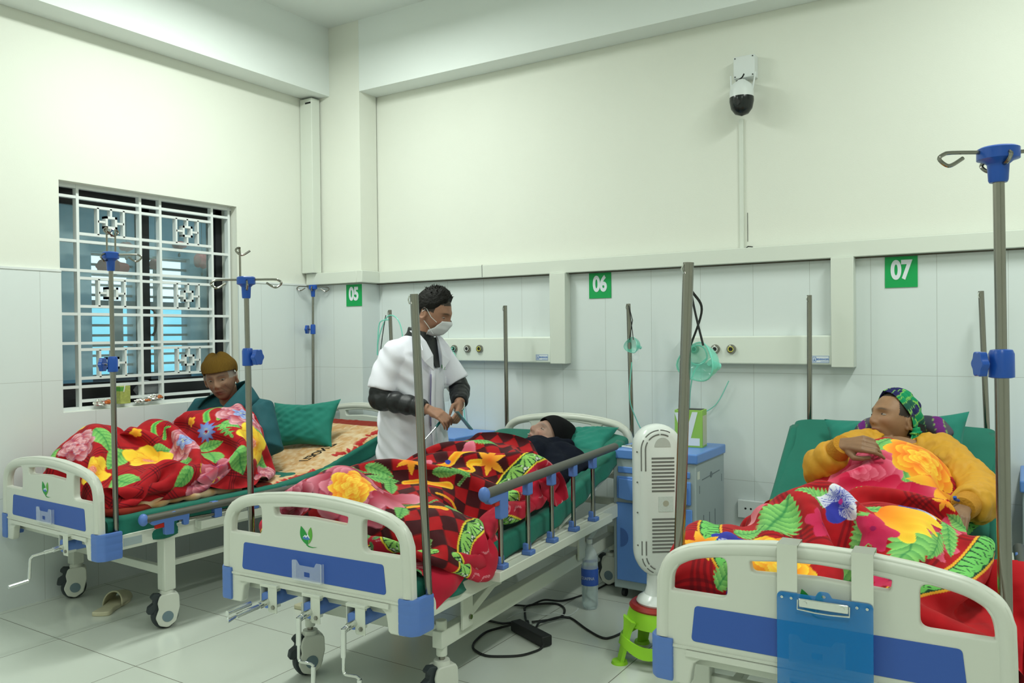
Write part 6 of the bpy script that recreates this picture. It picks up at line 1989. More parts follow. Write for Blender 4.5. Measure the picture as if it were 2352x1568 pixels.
def hand(mb, W, fwd, up, thumb=1, s=1.0, curl=(0.35, 0.45, 0.3), spread=0.12, tcurl=0.5, per=None):
    """W wrist, fwd along the metacarpals, up = back of hand; thumb +1/-1 side along fwd x up"""
    fwd = Vector(fwd).normalized()
    up = Vector(up); up = (up - fwd * up.dot(fwd)).normalized()
    sd = fwd.cross(up) * thumb
    W = Vector(W)
    P = lambda f, u, d: W + (fwd * f + up * u + sd * d) * s
    # palm: three metacarpal tubes and a pad
    for d0, d1, r in ((0.016, 0.028, 0.0135), (0.005, 0.009, 0.0145), (-0.006, -0.010, 0.0140), (-0.016, -0.028, 0.0125)):
        mb.tube([P(-0.01, 0, d0 * 0.8), P(0.03, 0.002, d0), P(0.078, 0.003, d1)], [0.017 * s, r * s * 1.1, r * s * 0.88], 12)
    mb.ell(P(0.04, -0.006, 0), (0.034 * s, 0.034 * s, 0.014 * s), Matrix((fwd, sd, up)).transposed(), 18, 12)
    mb.ell(P(0.03, -0.008, 0.026), (0.026 * s, 0.016 * s, 0.014 * s), Matrix((fwd, sd, up)).transposed(), 14, 10)
    tips = []
    for i, (d, L, r) in enumerate(((0.029, 0.92, 0.0086), (0.0095, 1.0, 0.0088), (-0.0105, 0.95, 0.0084), (-0.029, 0.76, 0.0074))):
        c = per[i] if per else curl
        sp = (1.5 - i) * spread * 0.35
        dirn = (fwd * math.cos(sp) + sd * math.sin(sp)).normalized()
        p = P(0.080, 0.002, d)
        pts = [P(0.066, 0.001, d * 0.95), p]
        a = 0
        for L_, ca in zip((0.043, 0.026, 0.021), c):
            a += ca
            p = p + (dirn * math.cos(a) - up * math.sin(a)) * L_ * L * s
            pts.append(p)
        mb.tube(pts, [r * s * 1.05, r * s * 1.08, r * s, r * s * 0.92, r * s * 0.72], 10)
        mb.ell(pts[2], r * s * 1.08, None, 10, 8)
        mb.ell(pts[-1], r * s * 0.74, None, 10, 8)
        tips.append(pts[-1])
    b = P(0.020, -0.004, 0.026)
    t1 = b + (fwd * 0.62 + sd * 0.70 - up * 0.25).normalized() * 0.036 * s
    t2 = t1 + (fwd * (0.95 - 0.2 * tcurl) + sd * (0.30 - 0.5 * tcurl) - up * 0.35 * tcurl).normalized() * 0.030 * s
    t3 = t2 + (fwd * 0.9 - sd * 0.5 * tcurl - up * 0.5 * tcurl).normalized() * 0.024 * s
    mb.tube([b, t1, t2, t3], [0.0135 * s, 0.0105 * s, 0.0098 * s, 0.0075 * s], 10)
    mb.ell(t3, 0.0078 * s, None, 10, 8)
    return tips

def person(label, loc):
    t = thing('person', label, 'person', loc)
    return t

def wob(a, b, sc, seed):
    return lambda co: a * npnoise(co, sc, sc, sc, seed) + b * npnoise(co, sc * 2.3, sc * 2.3, sc * 1.4, seed + 3)

def cap(m4, fn, off, zmin, shape=None, seg=72, rings=40, zmax=1.0):
    """shell over the skull above zmin(azimuth)"""
    v, f = [], []
    for i in range(rings + 1):
        for k in range(seg):
            a = 2 * math.pi * k / seg
            z0 = zmin(a)
            s = i / rings
            t0 = math.acos(max(-1, min(1, z0)))
            th = t0 * (1 - s)
            q = Vector((math.sin(th) * math.sin(a), math.sin(th) * math.cos(a), math.cos(th)))
            p = skull(q, off)
            if shape:
                p = shape(p, q, s, a)
            v.append(p)
    for i in range(rings):
        for k in range(seg):
            l = (k + 1) % seg
            f.append((i * seg + k, i * seg + l, (i + 1) * seg + l, (i + 1) * seg + k))
    return MB().add(v, f, 0, m4)

def solid(o, th, off=-1):
    s = o.modifiers.new('solid', 'SOLIDIFY'); s.thickness = th; s.offset = off
    return o

def rib_mat(name, col, n=260.0):
    m = mat(name, col, rough=0.95, spec=0.2)
    nt = m.node_tree
    b = nt.nodes['Principled BSDF']
    a = nt.nodes.new('ShaderNodeAttribute'); a.attribute_name = 'print'
    bp = nt.nodes.new('ShaderNodeBump'); bp.inputs['Strength'].default_value = 0.7; bp.inputs['Distance'].default_value = 0.004
    nt.links.new(a.outputs['Fac'], bp.inputs['Height'])
    nt.links.new(bp.outputs[0], b.inputs['Normal'])
    mx = nt.nodes.new('ShaderNodeMapRange'); mx.inputs['To Min'].default_value = 0.55; mx.inputs['To Max'].default_value = 1.15
    nt.links.new(a.outputs['Fac'], mx.inputs['Value'])
    vm = nt.nodes.new('ShaderNodeVectorMath'); vm.operation = 'SCALE'; vm.inputs[0].default_value = col
    nt.links.new(mx.outputs[0], vm.inputs['Scale']); nt.links.new(vm.outputs[0], b.inputs['Base Color'])
    return m

def rib_attr(me, seg, every=2):
    ca = me.color_attributes.new('print', 'FLOAT_COLOR', 'POINT')
    n = len(me.vertices)
    k = (np.arange(n) % seg) % every
    c = np.ones((n, 4), np.float32); c[:, :3] = (k == 0)[:, None]
    ca.data.foreach_set('color', c.reshape(-1))

CAMDIR = Vector((0.79, -0.61, 0.06))

# ------------------------------------------------------------------ 1. old person in the olive beanie, sitting on bed 05
om = head_matrix((0.446, -1.345, 1.170), (0.58, -0.80, -0.10), (-0.17, 0.0, 1.0), 1.09)
old = person('person in olive knit beanie and teal coat sitting hunched on bed 05 by the window', (0.36, -1.22, 0.62))
b = MB()
add_head(b, om, face_fn(1.0, 0.97, 1.15))
b.tube([(0.445, -1.30, 1.12), (0.42, -1.27, 1.04), (0.40, -1.24, 0.98)], [0.052, 0.055, 0.07], 18)
b.tube([(0.40, -1.22, 0.99), (0.38, -1.18, 0.86), (0.36, -1.12, 0.70)], [0.13, 0.15, 0.15], 24)
for s, sh, el, wr in ((1, (0.575, -1.17, 0.945), (0.66, -1.20, 0.76), (0.50, -1.36, 0.74)), (-1, (0.26, -1.30, 0.955), (0.20, -1.40, 0.78), (0.34, -1.45, 0.74))):
    b.tube([(0.41, -1.23, 0.96), sh, el, wr], [0.08, 0.055, 0.042, 0.03], 16)
    hand(b, wr, Vector((-0.3 * s, -0.6, -0.1)), (0, 0, 1), 1 if s > 0 else -1, 0.95, (0.6, 0.8, 0.5))
for s in (-1, 1):
    b.tube([(0.36 + s * 0.08, -1.12, 0.70), (0.44 + s * 0.08, -1.42, 0.78), (0.44 + s * 0.07, -1.80, 0.66), (0.44 + s * 0.07, -1.98, 0.66)], [0.09, 0.07, 0.05, 0.04], 14)
ob = fuse(b, 0.0042, 2, None, skin_colour(om, (0.27, 0.155, 0.10), (0.20, 0.075, 0.06), (0.14, 0.10, 0.08), (0.34, 0.31, 0.28), 0.12, 0.03,
          lambda x, y, z: ((np.abs(x) > 0.056) & (z > 0.0) & (y < 0.055) & (y > -0.03)) * 0.8, 1.0), [M['skin']], 'body')
keep_world(link('body', ob), old)
add_eyes(om, old, (-0.2, 1, -0.4), 0.0034)
M['teal_coat'] = mat('teal_coat_cloth', (0.008, 0.085, 0.105), rough=0.75, bump=0.1, bscale=60, var=0.15, vscale=14)
c = MB()
c.tube([(0.41, -1.25, 1.005), (0.40, -1.22, 0.95), (0.38, -1.18, 0.84), (0.36, -1.12, 0.66)], [0.095, 0.165, 0.19, 0.19], 30, sq=(1.0, 0.9))
for pts in ([(0.42, -1.22, 0.98), (0.575, -1.17, 0.955), (0.675, -1.20, 0.76), (0.60, -1.30, 0.70)], [(0.40, -1.24, 0.98), (0.25, -1.31, 0.965), (0.19, -1.40, 0.78), (0.30, -1.44, 0.72)]):
    c.tube(pts, [0.085, 0.088, 0.07, 0.06], 20)
cm_ = fuse(c, 0.008, 4, wob(0.008, 0.004, 11, 2), None, [M['teal_coat']], 'coat')
co = keep_world(link('coat', cm_), old)
# collar flaps
def collar(pts_in, pts_out, m, parent, th=0.006, name='collar'):
    v, f = [], []
    A = spline(pts_in, 6); B = spline(pts_out, 6)
    n = len(A)
    for i in range(n):
        for k in range(5):
            s = k / 4
            p = A[i].lerp(B[i], s)
            v.append(p + Vector((0, 0, 0.008 * math.sin(s * math.pi))))
    for i in range(n - 1):
        for k in range(4):
            a = i * 5 + k
            f.append((a, a + 1, a + 6, a + 5))
    o = MB().add(v, f).build(name, m, angle=80)
    solid(o, th, 0)
    return keep_world(o, parent)
collar([(0.35, -1.38, 1.05), (0.35, -1.25, 1.10), (0.44, -1.19, 1.14), (0.520, -1.22, 1.145), (0.545, -1.31, 1.09), (0.51, -1.41, 0.98)],
       [(0.30, -1.40, 0.99), (0.28, -1.24, 1.01), (0.42, -1.11, 1.02), (0.575, -1.16, 1.02), (0.60, -1.30, 0.985), (0.56, -1.42, 0.94)], M['teal_coat'], old)
M['olive_knit'] = rib_mat('olive_knit', (0.155, 0.085, 0.012))
def old_hat(p, q, s, a):
    # boxy cuffed beanie with two blunt corners
    up = sm(0.25, 0.8, np.array(s)).item()
    p = Vector(p)
    p.z = 0.040 + (p.z - 0.040) * (1 - 0.16 * up) + 0.010 * s
    k = 1 + 0.24 * math.sin(min(1, s * 1.35) * math.pi) * abs(math.sin(a)) ** 2
    p.x *= k
    if s > 0.45:
        p.z += 0.020 * abs(math.sin(a)) ** 3 * math.sin((s - 0.45) / 0.55 * math.pi)
    p.y *= 1.03
    return p
hb2 = cap(om, None, 0.010, lambda a: 0.30 + 0.02 * math.cos(a) - (0.10 if math.cos(a) < 0 else 0.0), old_hat, 150, 40)
ho = hb2.build('beanie', M['olive_knit'], angle=80)
rib_attr(ho.data, 150)
solid(ho, 0.006, 1)
keep_world(ho, old)

# ------------------------------------------------------------------ 2. doctor
dm = head_matrix((1.722, -0.925, 1.542), (0.86, 0.22, -0.36), (0.30, -0.02, 1.0), 1.06)
doc = person('person standing between beds 05 and 06 in a white coat and face mask, looking down', (1.60, -0.95, 0))
b = MB()
add_head(b, dm, face_fn(0.1, 1.0, 1.0))
b.tube([(1.69, -0.93, 1.49), (1.655, -0.935, 1.43), (1.63, -0.94, 1.36)], [0.056, 0.060, 0.075], 20)
b.tube([(1.60, -0.94, 1.34), (1.59, -0.95, 1.22), (1.585, -0.95, 1.02), (1.58, -0.95, 0.90)], [0.09, 0.13, 0.13, 0.14], 26)
RSH, REL, RWR = Vector((1.59, -1.115, 1.325)), Vector((1.565, -1.20, 1.075)), Vector((1.845, -1.13, 1.022))
LSH, LEL, LWR = Vector((1.62, -0.765, 1.335)), Vector((1.735, -0.70, 1.10)), Vector((1.850, -0.86, 1.035))
for a_, e_, w_ in ((RSH, REL, RWR), (LSH, LEL, LWR)):
    b.tube([Vector((1.61, -0.94, 1.32)).lerp(a_, 0.4), a_ + Vector((0, 0, -0.035)), e_, w_], [0.055, 0.045, 0.042, 0.029], 16)
hand(b, RWR, (0.92, 0.20, -0.42), (0.35, -0.35, 0.85), -1, 1.0, None, 0.25, 0.6, per=[(0.35, 0.7, 0.5), (0.45, 0.8, 0.5), (0.4, 0.6, 0.4), (0.3, 0.5, 0.4)])
hand(b, LWR, (0.25, -0.50, -0.75), (0.88, 0.30, 0.25), 1, 1.0, None, 0.1, 0.7, per=[(0.5, 0.9, 0.6), (0.6, 0.9, 0.6), (0.7, 0.9, 0.6), (0.75, 0.9, 0.6)])
for s in (-1, 1):
    b.tube([(1.58, -0.95 + s * 0.08, 0.92), (1.585, -0.95 + s * 0.10, 0.50), (1.57, -0.95 + s * 0.11, 0.09)], [0.10, 0.065, 0.045], 16)
    b.tube([(1.54, -0.95 + s * 0.11, 0.05), (1.64, -0.95 + s * 0.12, 0.045), (1.77, -0.95 + s * 0.13, 0.032)], [0.042, 0.042, 0.03], 14)
ob = fuse(b, 0.0042, 2, None, skin_colour(dm, (0.36, 0.19, 0.125), (0.3, 0.1, 0.08), (0.02, 0.015, 0.012), (0.02, 0.016, 0.014), 0, 0.2,
          lambda x, y, z: ((z > 0.062 - 0.0 * y) | ((y < 0.012 + 0.25 * (z - 0.03)) & (z > 0.010)) | ((y < -0.03) & (z > -0.045)) | ((np.abs(x) > 0.06) & (y < 0.035) & (z > 0.012))) * 1.0), [M['skin']], 'body')
keep_world(link('body', ob), doc)
add_eyes(dm, doc, (0, 1, -0.9), 0.0034)
M['hair'] = mat('black_hair', (0.008, 0.007, 0.006), rough=0.6, bump=0.3, bscale=260, spec=0.25)
def hair_shape(seed, lift):
    def fn(p, q, s, a):
        n = noise.noise(Vector((q.x * 7 + seed, q.y * 7, q.z * 7))) * 0.003 + noise.noise(Vector((q.x * 30, q.y * 30 + seed, q.z * 22))) * 0.004
        e = min(1, s * 6)
        fr = max(0, math.cos(a)) * max(0, q.z - 0.3)
        return p + q * ((n + lift * (0.35 + 0.65 * max(0, q.z)) + 0.010 * fr) * e)
    return fn
def hairline(front, side, back):
    def f(a):
        c = math.cos(a)
        if c > 0:
            return side + (front - side) * c ** 1.6 + (0.10 * ga(abs(math.sin(a)) - 0.75, 0.18))
        return side + (back - side) * (-c) ** 0.6
    return f
hh = cap(dm, None, 0.002, hairline(0.70, 0.16, -0.42), hair_shape(2.0, 0.014), 140, 60)
ho = hh.build('hair', M['hair'], angle=180)
keep_world(ho, doc)
sp = MB()
q_ = random.Random(5)
for k in range(150):
    a = q_.uniform(0, 6.28); th = q_.uniform(0, 0.75)
    q = Vector((math.sin(th) * math.sin(a), math.sin(th) * math.cos(a), math.cos(th)))
    p = skull(q, 0.012)
    d = (q + Vector((q_.uniform(-.5, .5), q_.uniform(-0.2, 0.9), q_.uniform(-.1, .3)))).normalized() * q_.uniform(0.010, 0.020)
    sp.tube([p, p + d * 0.5, p + d + Vector((0, 0, -0.001))], [0.0022, 0.0016, 0.0004], 5)
sp2 = MB().add(sp.v, sp.f, 0, dm)
so_ = sp2.build('hair_tufts', M['hair'])
so_.parent = ho
# mask
def face_y(x, z):
    k = 1 - (x / 0.0785) ** 2 - (z / 0.128) ** 2
    y = 0.097 * math.sqrt(max(k, 0.02))
    return y + 0.016 * ga(x, 0.018) * ga(z + 0.028, 0.022) + 0.010 * ga(x, 0.03) * ga(z + 0.08, 0.03)
v, f = [], []
nx, nz = 26, 18
for i in range(nz + 1):
    t = i / nz
    for k in range(nx + 1):
        u = k / nx * 2 - 1
        hw = 0.062 - 0.012 * abs(2 * t - 1) ** 2
        x = u * hw
        z = -0.016 - 0.096 * t - 0.010 * (1 - u * u) * (0.4 - t) * -1
        y = face_y(x * 0.98, z) + 0.010 + 0.006 * math.sin(t * math.pi) + 0.0012 * math.sin(t * 18)
        v.append((x, y, z))
for i in range(nz):
    for k in range(nx):
        a = i * (nx + 1) + k
        f.append((a, a + 1, a + nx + 2, a + nx + 1))
fm_ = MB().add(v, f, 0, dm).build('face_mask', mat('white_mask_cloth', (0.72, 0.74, 0.78), rough=0.8, bump=0.1, bscale=300), angle=80)
solid(fm_, 0.0015, 1)
keep_world(fm_, doc)
lp = MB()
for s in (-1, 1):
    t = MB().tube([(s * 0.058, 0.062, -0.03), (s * 0.074, 0.03, -0.012), (s * 0.084, -0.004, 0.022), (s * 0.086, -0.022, 0.0)], 0.0016, 6)
    t.tube([(s * 0.052, 0.060, -0.095), (s * 0.072, 0.025, -0.06), (s * 0.082, -0.010, -0.035)], 0.0016, 6)
    o = MB().add(t.v, t.f, 0, dm).build('ear_loop', M['grille'])
    o.parent = fm_
# black puffer jacket under the coat: collar and sleeves
M['black_puffer'] = mat('black_puffer_nylon', (0.008, 0.009, 0.011), rough=0.45, bump=0.15, bscale=40)
c = MB()
c.tube([(1.645, -0.935, 1.445), (1.635, -0.938, 1.40), (1.61, -0.945, 1.33)], [0.072, 0.080, 0.11], 26)
def puffs(mb, a, b_, r0, r1, n, amp=0.008, seg=20):
    pts, rr = [], []
    m = n * 6
    for i in range(m + 1):
        t = i / m
        pts.append(Vector(a).lerp(Vector(b_), t))
        rr.append(r0 + (r1 - r0) * t + amp * (abs(math.sin(t * n * math.pi)) ** 0.6 - 0.5))
    mb.tube(pts, rr, seg)
for a_, e_, w_ in ((RSH, REL, RWR), (LSH, LEL, LWR)):
    puffs(c, a_.lerp(e_, 0.5), e_, 0.062, 0.060, 2)
    c.ell(e_, 0.060)
    puffs(c, e_, w_.lerp(e_, 0.06), 0.060, 0.045, 4)
keep_world(link('puffer_jacket', fuse(c, 0.006, 2, wob(0.004, 0.002, 26, 4), None, [M['black_puffer']], 'puffer')), doc)
# white coat
M['coat'] = mat('white_coat_cotton', (0.80, 0.80, 0.89), rough=0.85, bump=0.05, bscale=240)
c = MB()
def rings(mb, sec, seg=44):
    """sections (x, y, z, rx, ry)"""
    v, f = [], []
    for (x, y, z, rx, ry) in sec:
        for k in range(seg):
            a = 2 * math.pi * k / seg
            v.append((x + rx * math.cos(a), y + ry * math.sin(a), z))
    n = len(sec)
    for i in range(n - 1):
        for k in range(seg):
            l = (k + 1) % seg
            f.append((i * seg + k, i * seg + l, (i + 1) * seg + l, (i + 1) * seg + k))
    f += [tuple(range(seg))[::-1], tuple((n - 1) * seg + k for k in range(seg))]
    mb.add(v, f)
rings(c, [(1.60, -0.95, 0.48, 0.195, 0.225), (1.595, -0.95, 0.70, 0.195, 0.225), (1.585, -0.95, 0.92, 0.180, 0.215), (1.585, -0.95, 1.08, 0.168, 0.205), (1.59, -0.95, 1.22, 0.160, 0.205), (1.595, -0.95, 1.32, 0.128, 0.20), (1.605, -0.945, 1.375, 0.085, 0.15), (1.615, -0.94, 1.405, 0.065, 0.10)])
for a_, e_ in ((RSH, REL), (LSH, LEL)):
    k = a_.lerp(e_, 0.80)
    c.tube([Vector((1.61, -0.94, 1.335)).lerp(a_, 0.45), a_ + Vector((0, 0.0, -0.03)), a_.lerp(e_, 0.45), k, a_.lerp(e_, 0.84)], [0.072, 0.074, 0.074, 0.082, 0.080], 26)
def coat_disp(co):
    d = 0.009 * npnoise(co, 7, 7, 5, 11) + 0.006 * npnoise(co + co[:, [2, 0, 1]] * 0.7, 16, 16, 7, 5)
    lo = np.clip((1.0 - co[:, 2]) / 0.4, 0, 1)
    an = np.arctan2(co[:, 1] + 0.95, co[:, 0] - 1.6)
    d = d + 0.012 * lo * np.sin(an * 9 + 1.0)
    # diagonal pull folds on the near sleeve and flank
    sl = np.clip(1 - np.abs(co[:, 1] + 1.12) / 0.12, 0, 1)
    d = d + 0.006 * sl * np.sin((co[:, 2] * 1.0 + co[:, 0] * 0.9) * 75)
    return d
cm_ = fuse(c, 0.007, 2, coat_disp, None, [M['coat']], 'coat')
co = keep_world(link('white_coat', cm_), doc)
def on_coat(py, pz, off=0.0):
    """front surface x of the coat at y, z"""
    zs = [0.48, 0.70, 0.92, 1.08, 1.22, 1.32, 1.375]; cx = [1.60, 1.595, 1.585, 1.585, 1.59, 1.605, 1.615]; rx = [0.205, 0.195, 0.18, 0.168, 0.16, 0.138, 0.10]; ry = [0.235, 0.225, 0.215, 0.205, 0.205, 0.20, 0.15]
    a, b_, d = np.interp(pz, zs, cx), np.interp(pz, zs, rx), np.interp(pz, zs, ry)
    return a + b_ * math.sqrt(max(0.02, 1 - ((py + 0.95) / d) ** 2)) + off
def strip(parent, pts, w, m, name, th=0.004):
    v, f = [], []
    P_ = [Vector((on_coat(y, z, 0.016), y, z)) for y, z in pts]
    for i, p in enumerate(P_):
        v += [p + Vector((0, -w / 2, 0)), p + Vector((0, w / 2, 0))]
    for i in range(len(P_) - 1):
        f.append((2 * i, 2 * i + 1, 2 * i + 3, 2 * i + 2))
    o = MB().add(v, f).build(name, m, angle=80)
    solid(o, th, 0)
    return keep_world(o, parent)
zz = np.linspace(0.5, 1.22, 16)
o = strip(doc, [(-0.99 - 0.01 * math.sin(z * 9), z) for z in zz], 0.036, M['coat'], 'button_placket')
o = strip(doc, [(-1.010 - 0.01 * math.sin(z * 9), z) for z in np.linspace(0.92, 1.20, 10)], 0.003, mat('seam_lilac', (0.18, 0.16, 0.30), rough=0.8), 'seam', 0.005)
bt_ = MB()
for z in (0.70, 0.82, 0.94, 1.05, 1.15):
    p = Vector((on_coat(-0.985, z, 0.014), -0.985, z))
    bt_.cyl(p, p + Vector((0.003, 0, 0)), 0.008, seg=14)
keep_world(bt_.build('buttons', M['grille']), doc)
sl_ = MB().prism([(-0.012, 0), (0.012, 0), (0.001, 0.30)], 0, 0.003, Matrix.Translation((1.803, -0.975, 0.50)) @ Matrix.Rotation(R(90), 4, 'Z') @ Matrix.Rotation(R(90), 4, 'X')).build('dark_trousers_gap', M['black_puffer'])
keep_world(sl_, doc)
# lapels
def lapel(pts, name='lapel'):
    v = [Vector(p) for p in pts]
    o = MB().add(v, [tuple(range(len(v)))]).build(name, M['coat'], smooth=False)
    solid(o, 0.006, 0)
    s_ = o.modifiers.new('b', 'BEVEL'); s_.width = 0.002
    return keep_world(o, doc)
lapel([(1.656, -1.051, 1.439), (1.721, -1.046, 1.389), (1.758, -1.071, 1.334), (1.738, -1.091, 1.339), (1.768, -1.061, 1.269), (1.781, -1.001, 1.219), (1.771, -0.991, 1.304), (1.731, -1.001, 1.379), (1.681, -1.021, 1.439)])
lapel([(1.656, -0.829, 1.439), (1.721, -0.834, 1.389), (1.758, -0.814, 1.334), (1.738, -0.794, 1.339), (1.768, -0.839, 1.269), (1.781, -0.919, 1.219), (1.771, -0.909, 1.304), (1.731, -0.884, 1.379), (1.681, -0.864, 1.439)])
vn = MB().add([(1.700, -1.01, 1.40), (1.700, -0.87, 1.40), (1.768, -0.93, 1.235), (1.768, -0.965, 1.235)], [(0, 1, 2, 3)]).build('jacket_front', M['black_puffer'], smooth=False)
solid(vn, 0.006, 0); keep_world(vn, doc)
# chest emblem and badge
eb = leaf_logo(doc, 0, 0, 0, 0.022, 'coat_emblem')
px_ = on_coat(-0.865, 1.235, 0.012)
eb.matrix_parent_inverse = Matrix.Translation(doc.location).inverted()
eb.location = (px_, -0.868, 1.235); eb.rotation_euler = (0, 0, R(90 - 22))
bd = MB().b2((0.0, -0.025, -0.09), (0.003, 0.025, 0.0)).b2((-0.001, -0.004, 0.0), (0.002, 0.004, 0.05)).build('name_badge', M['clear'], None)
bd.location = (on_coat(-0.85, 1.10, 0.016), -0.85, 1.13)
keep_world(bd, doc)
wt = MB().tube([LWR + Vector((0.034 * math.cos(a), 0.020 * math.sin(a) - 0.006, 0.030 * math.sin(a) - 0.02)) for a in [2 * math.pi * k / 20 for k in range(20)]], 0.004, 8, closed=True).build('wrist_watch', M['chrome'])
keep_world(wt, doc)
# folder and pen held in the hands
fo = thing('folder', 'thin dark teal folder held edge-on in the doctor\'s hands', 'folder', (1.90, -0.97, 0.985))
a0_, a1_ = Vector((0.0, 0.0, 0.015)), Vector((0.185, -0.13, -0.055))
nrm = Vector((0.55, 0.83, 0.0))
side = (a1_ - a0_).cross(nrm).normalized() * 0.0
fo_b = MB()
fd = (a1_ - a0_)
wd = Vector((0.125, -0.145, 0.018))
fo_b.add([a0_, a1_, a1_ + wd, a0_ + wd], [(0, 1, 2, 3)])
solid(fo_b.build('folder_board', mat('dark_teal_plastic', (0.0, 0.075, 0.085), rough=0.35), fo, smooth=False), 0.006, 0)
pn = thing('pen', 'silver-tipped teal pen in the doctor\'s right hand pointing down', 'pen', (1.915, -1.10, 0.965))
MB().cyl((0.0, 0, 0.01), (-0.01, -0.045, -0.03), 0.0065, 0.0065).build('pen_barrel', mat('pen_teal', (0.0, 0.12, 0.12), rough=0.3), pn)
MB().cyl((-0.01, -0.045, -0.03), (-0.035, -0.15, -0.115), 0.0045, 0.002).build('pen_tip', M['chrome'], pn)
# ------------------------------------------------------------------ 3. patient lying on bed 06
pm = head_matrix((2.260, -0.605, 0.826), (-0.28, -0.52, 0.80), (0.42, 0.66, 0.42), 1.07)
pat = person('person lying on bed 06 in a black beanie, wrapped in a navy jacket, looking up', (2.33, -0.9, 0.68))
b = MB()
add_head(b, pm, face_fn(0.8, 1.0, 1.1))
b.tube([(2.27, -0.65, 0.82), (2.28, -0.72, 0.77), (2.29, -0.80, 0.74)], [0.055, 0.058, 0.07], 18)
b.tube([(2.29, -0.78, 0.74), (2.30, -1.0, 0.69), (2.30, -1.30, 0.64), (2.30, -1.42, 0.63)], [0.10, 0.125, 0.12, 0.12], 24)
for s in (-1, 1):
    b.tube([(2.30 + s * 0.08, -0.80, 0.735), (2.30 + s * 0.18, -0.84, 0.72), (2.30 + s * 0.23, -1.10, 0.67), (2.30 + s * 0.12, -1.32, 0.70)], [0.07, 0.05, 0.04, 0.028], 14)
    hand(b, Vector((2.30 + s * 0.12, -1.32, 0.70)), (-s * 0.5, -0.6, 0.0), (0, 0, 1), s, 0.95, (0.5, 0.6, 0.4))
    b.tube([(2.29 + s * 0.08, -1.40, 0.63), (2.27 + s * 0.08, -1.80, 0.66), (2.25 + s * 0.07, -2.16, 0.60), (2.25 + s * 0.07, -2.19, 0.70)], [0.09, 0.065, 0.042, 0.035], 14)
ob = fuse(b, 0.0042, 2, None, skin_colour(pm, (0.40, 0.245, 0.19), (0.30, 0.11, 0.09), (0.16, 0.12, 0.10), (0.2, 0.18, 0.17), 0.25, 0.25,
          lambda x, y, z: 0.0 * x, 0.8), [M['skin']], 'body')
keep_world(link('body', ob), pat)
add_eyes(pm, pat, (0.3, 1, 0.2), 0.0040)
tt = MB().b2((-0.010, 0.088, -0.0675), (0.010, 0.0955, -0.0635))
keep_world(MB().add(tt.v, tt.f, 0, pm).build('teeth', mat('teeth', (0.45, 0.40, 0.34), rough=0.5)), pat)
M['black_knit'] = mat('black_knit', (0.006, 0.006, 0.007), rough=0.95, bump=0.3, bscale=160, spec=0.2)
def tip_hat(p, q, s, a):
    e = sm(0.5, 1.0, np.array(s)).item()
    return Vector(p) * (1 + 0.05 * math.sin(s * math.pi)) + Vector((0.02 * e, -0.055 * e, 0.035 * e))
ho = cap(pm, None, 0.010, lambda a: 0.42 - (0.50 if math.cos(a) < 0 else 0.38 * (1 - math.cos(a))), tip_hat, 90, 40).build('beanie', M['black_knit'], angle=80)
solid(ho, 0.006, 1); keep_world(ho, pat)
M['navy'] = mat('navy_fleece', (0.006, 0.008, 0.016), rough=0.95, bump=0.2, bscale=60, spec=0.15)
c = MB()
c.tube([(2.285, -0.70, 0.775), (2.30, -0.82, 0.735), (2.30, -1.05, 0.69), (2.30, -1.30, 0.64)], [0.10, 0.135, 0.14, 0.13], 26)
c.tube([(2.34, -0.76, 0.755), (2.45, -0.84, 0.71), (2.52, -0.98, 0.66), (2.50, -1.16, 0.64)], [0.09, 0.10, 0.09, 0.07], 20)
c.tube([(2.24, -0.76, 0.755), (2.14, -0.84, 0.72), (2.08, -1.05, 0.67)], [0.08, 0.075, 0.06], 20)
c.ell((2.385, -0.70, 0.765), (0.085, 0.085, 0.075))
c.ell((2.50, -0.86, 0.67), (0.11, 0.16, 0.09))
c.ell((2.42, -0.74, 0.72), (0.12, 0.10, 0.09))
c.tube([(2.40, -0.72, 0.76), (2.50, -0.76, 0.73), (2.60, -0.80, 0.68)], [0.09, 0.085, 0.06], 18)
# raised collar on the near side of the face
c.tube([(2.245, -0.76, 0.80), (2.30, -0.725, 0.815), (2.355, -0.67, 0.82), (2.385, -0.60, 0.80), (2.37, -0.53, 0.77)], [0.028, 0.036, 0.042, 0.042, 0.03], 16)
keep_world(link('navy_jacket', fuse(c, 0.007, 4, wob(0.009, 0.004, 12, 8), None, [M['navy']], 'jacket')), pat)
keep_world(MB().add([(2.15, -0.70, 0.80), (2.215, -0.715, 0.795), (2.235, -0.76, 0.775), (2.20, -0.80, 0.775), (2.13, -0.78, 0.785)], [(0, 1, 2, 3, 4)]).build('shirt_collar', mat('pale_blue_cotton', (0.35, 0.45, 0.62), rough=0.8), smooth=False), pat)

# ------------------------------------------------------------------ 4. patient in the yellow jacket on bed 07
wm = head_matrix((4.022, -0.665, 1.025), (-0.66, -0.62, 0.30), (0.10, 0.30, 1.0), 1.04)
wo = person('person in a mustard padded jacket and green plaid headscarf, propped up on bed 07', (4.03, -0.85, 0.75))
b = MB()
add_head(b, wm, face_fn(0.25, 1.04, 1.0))
b.tube([(4.04, -0.66, 0.98), (4.06, -0.665, 0.93), (4.07, -0.70, 0.86)], [0.052, 0.054, 0.07], 18)
b.tube([(4.06, -0.70, 0.88), (4.04, -0.85, 0.78), (4.02, -1.05, 0.70), (4.02, -1.20, 0.67)], [0.11, 0.13, 0.13, 0.13], 24)
wRS, wRE, wRW = Vector((3.90, -0.775, 0.915)), Vector((3.800, -1.045, 0.855)), Vector((3.905, -1.175, 0.975))
wLS, wLE, wLW = Vector((4.205, -0.76, 0.905)), Vector((4.355, -1.04, 0.805)), Vector((4.315, -1.32, 0.800))
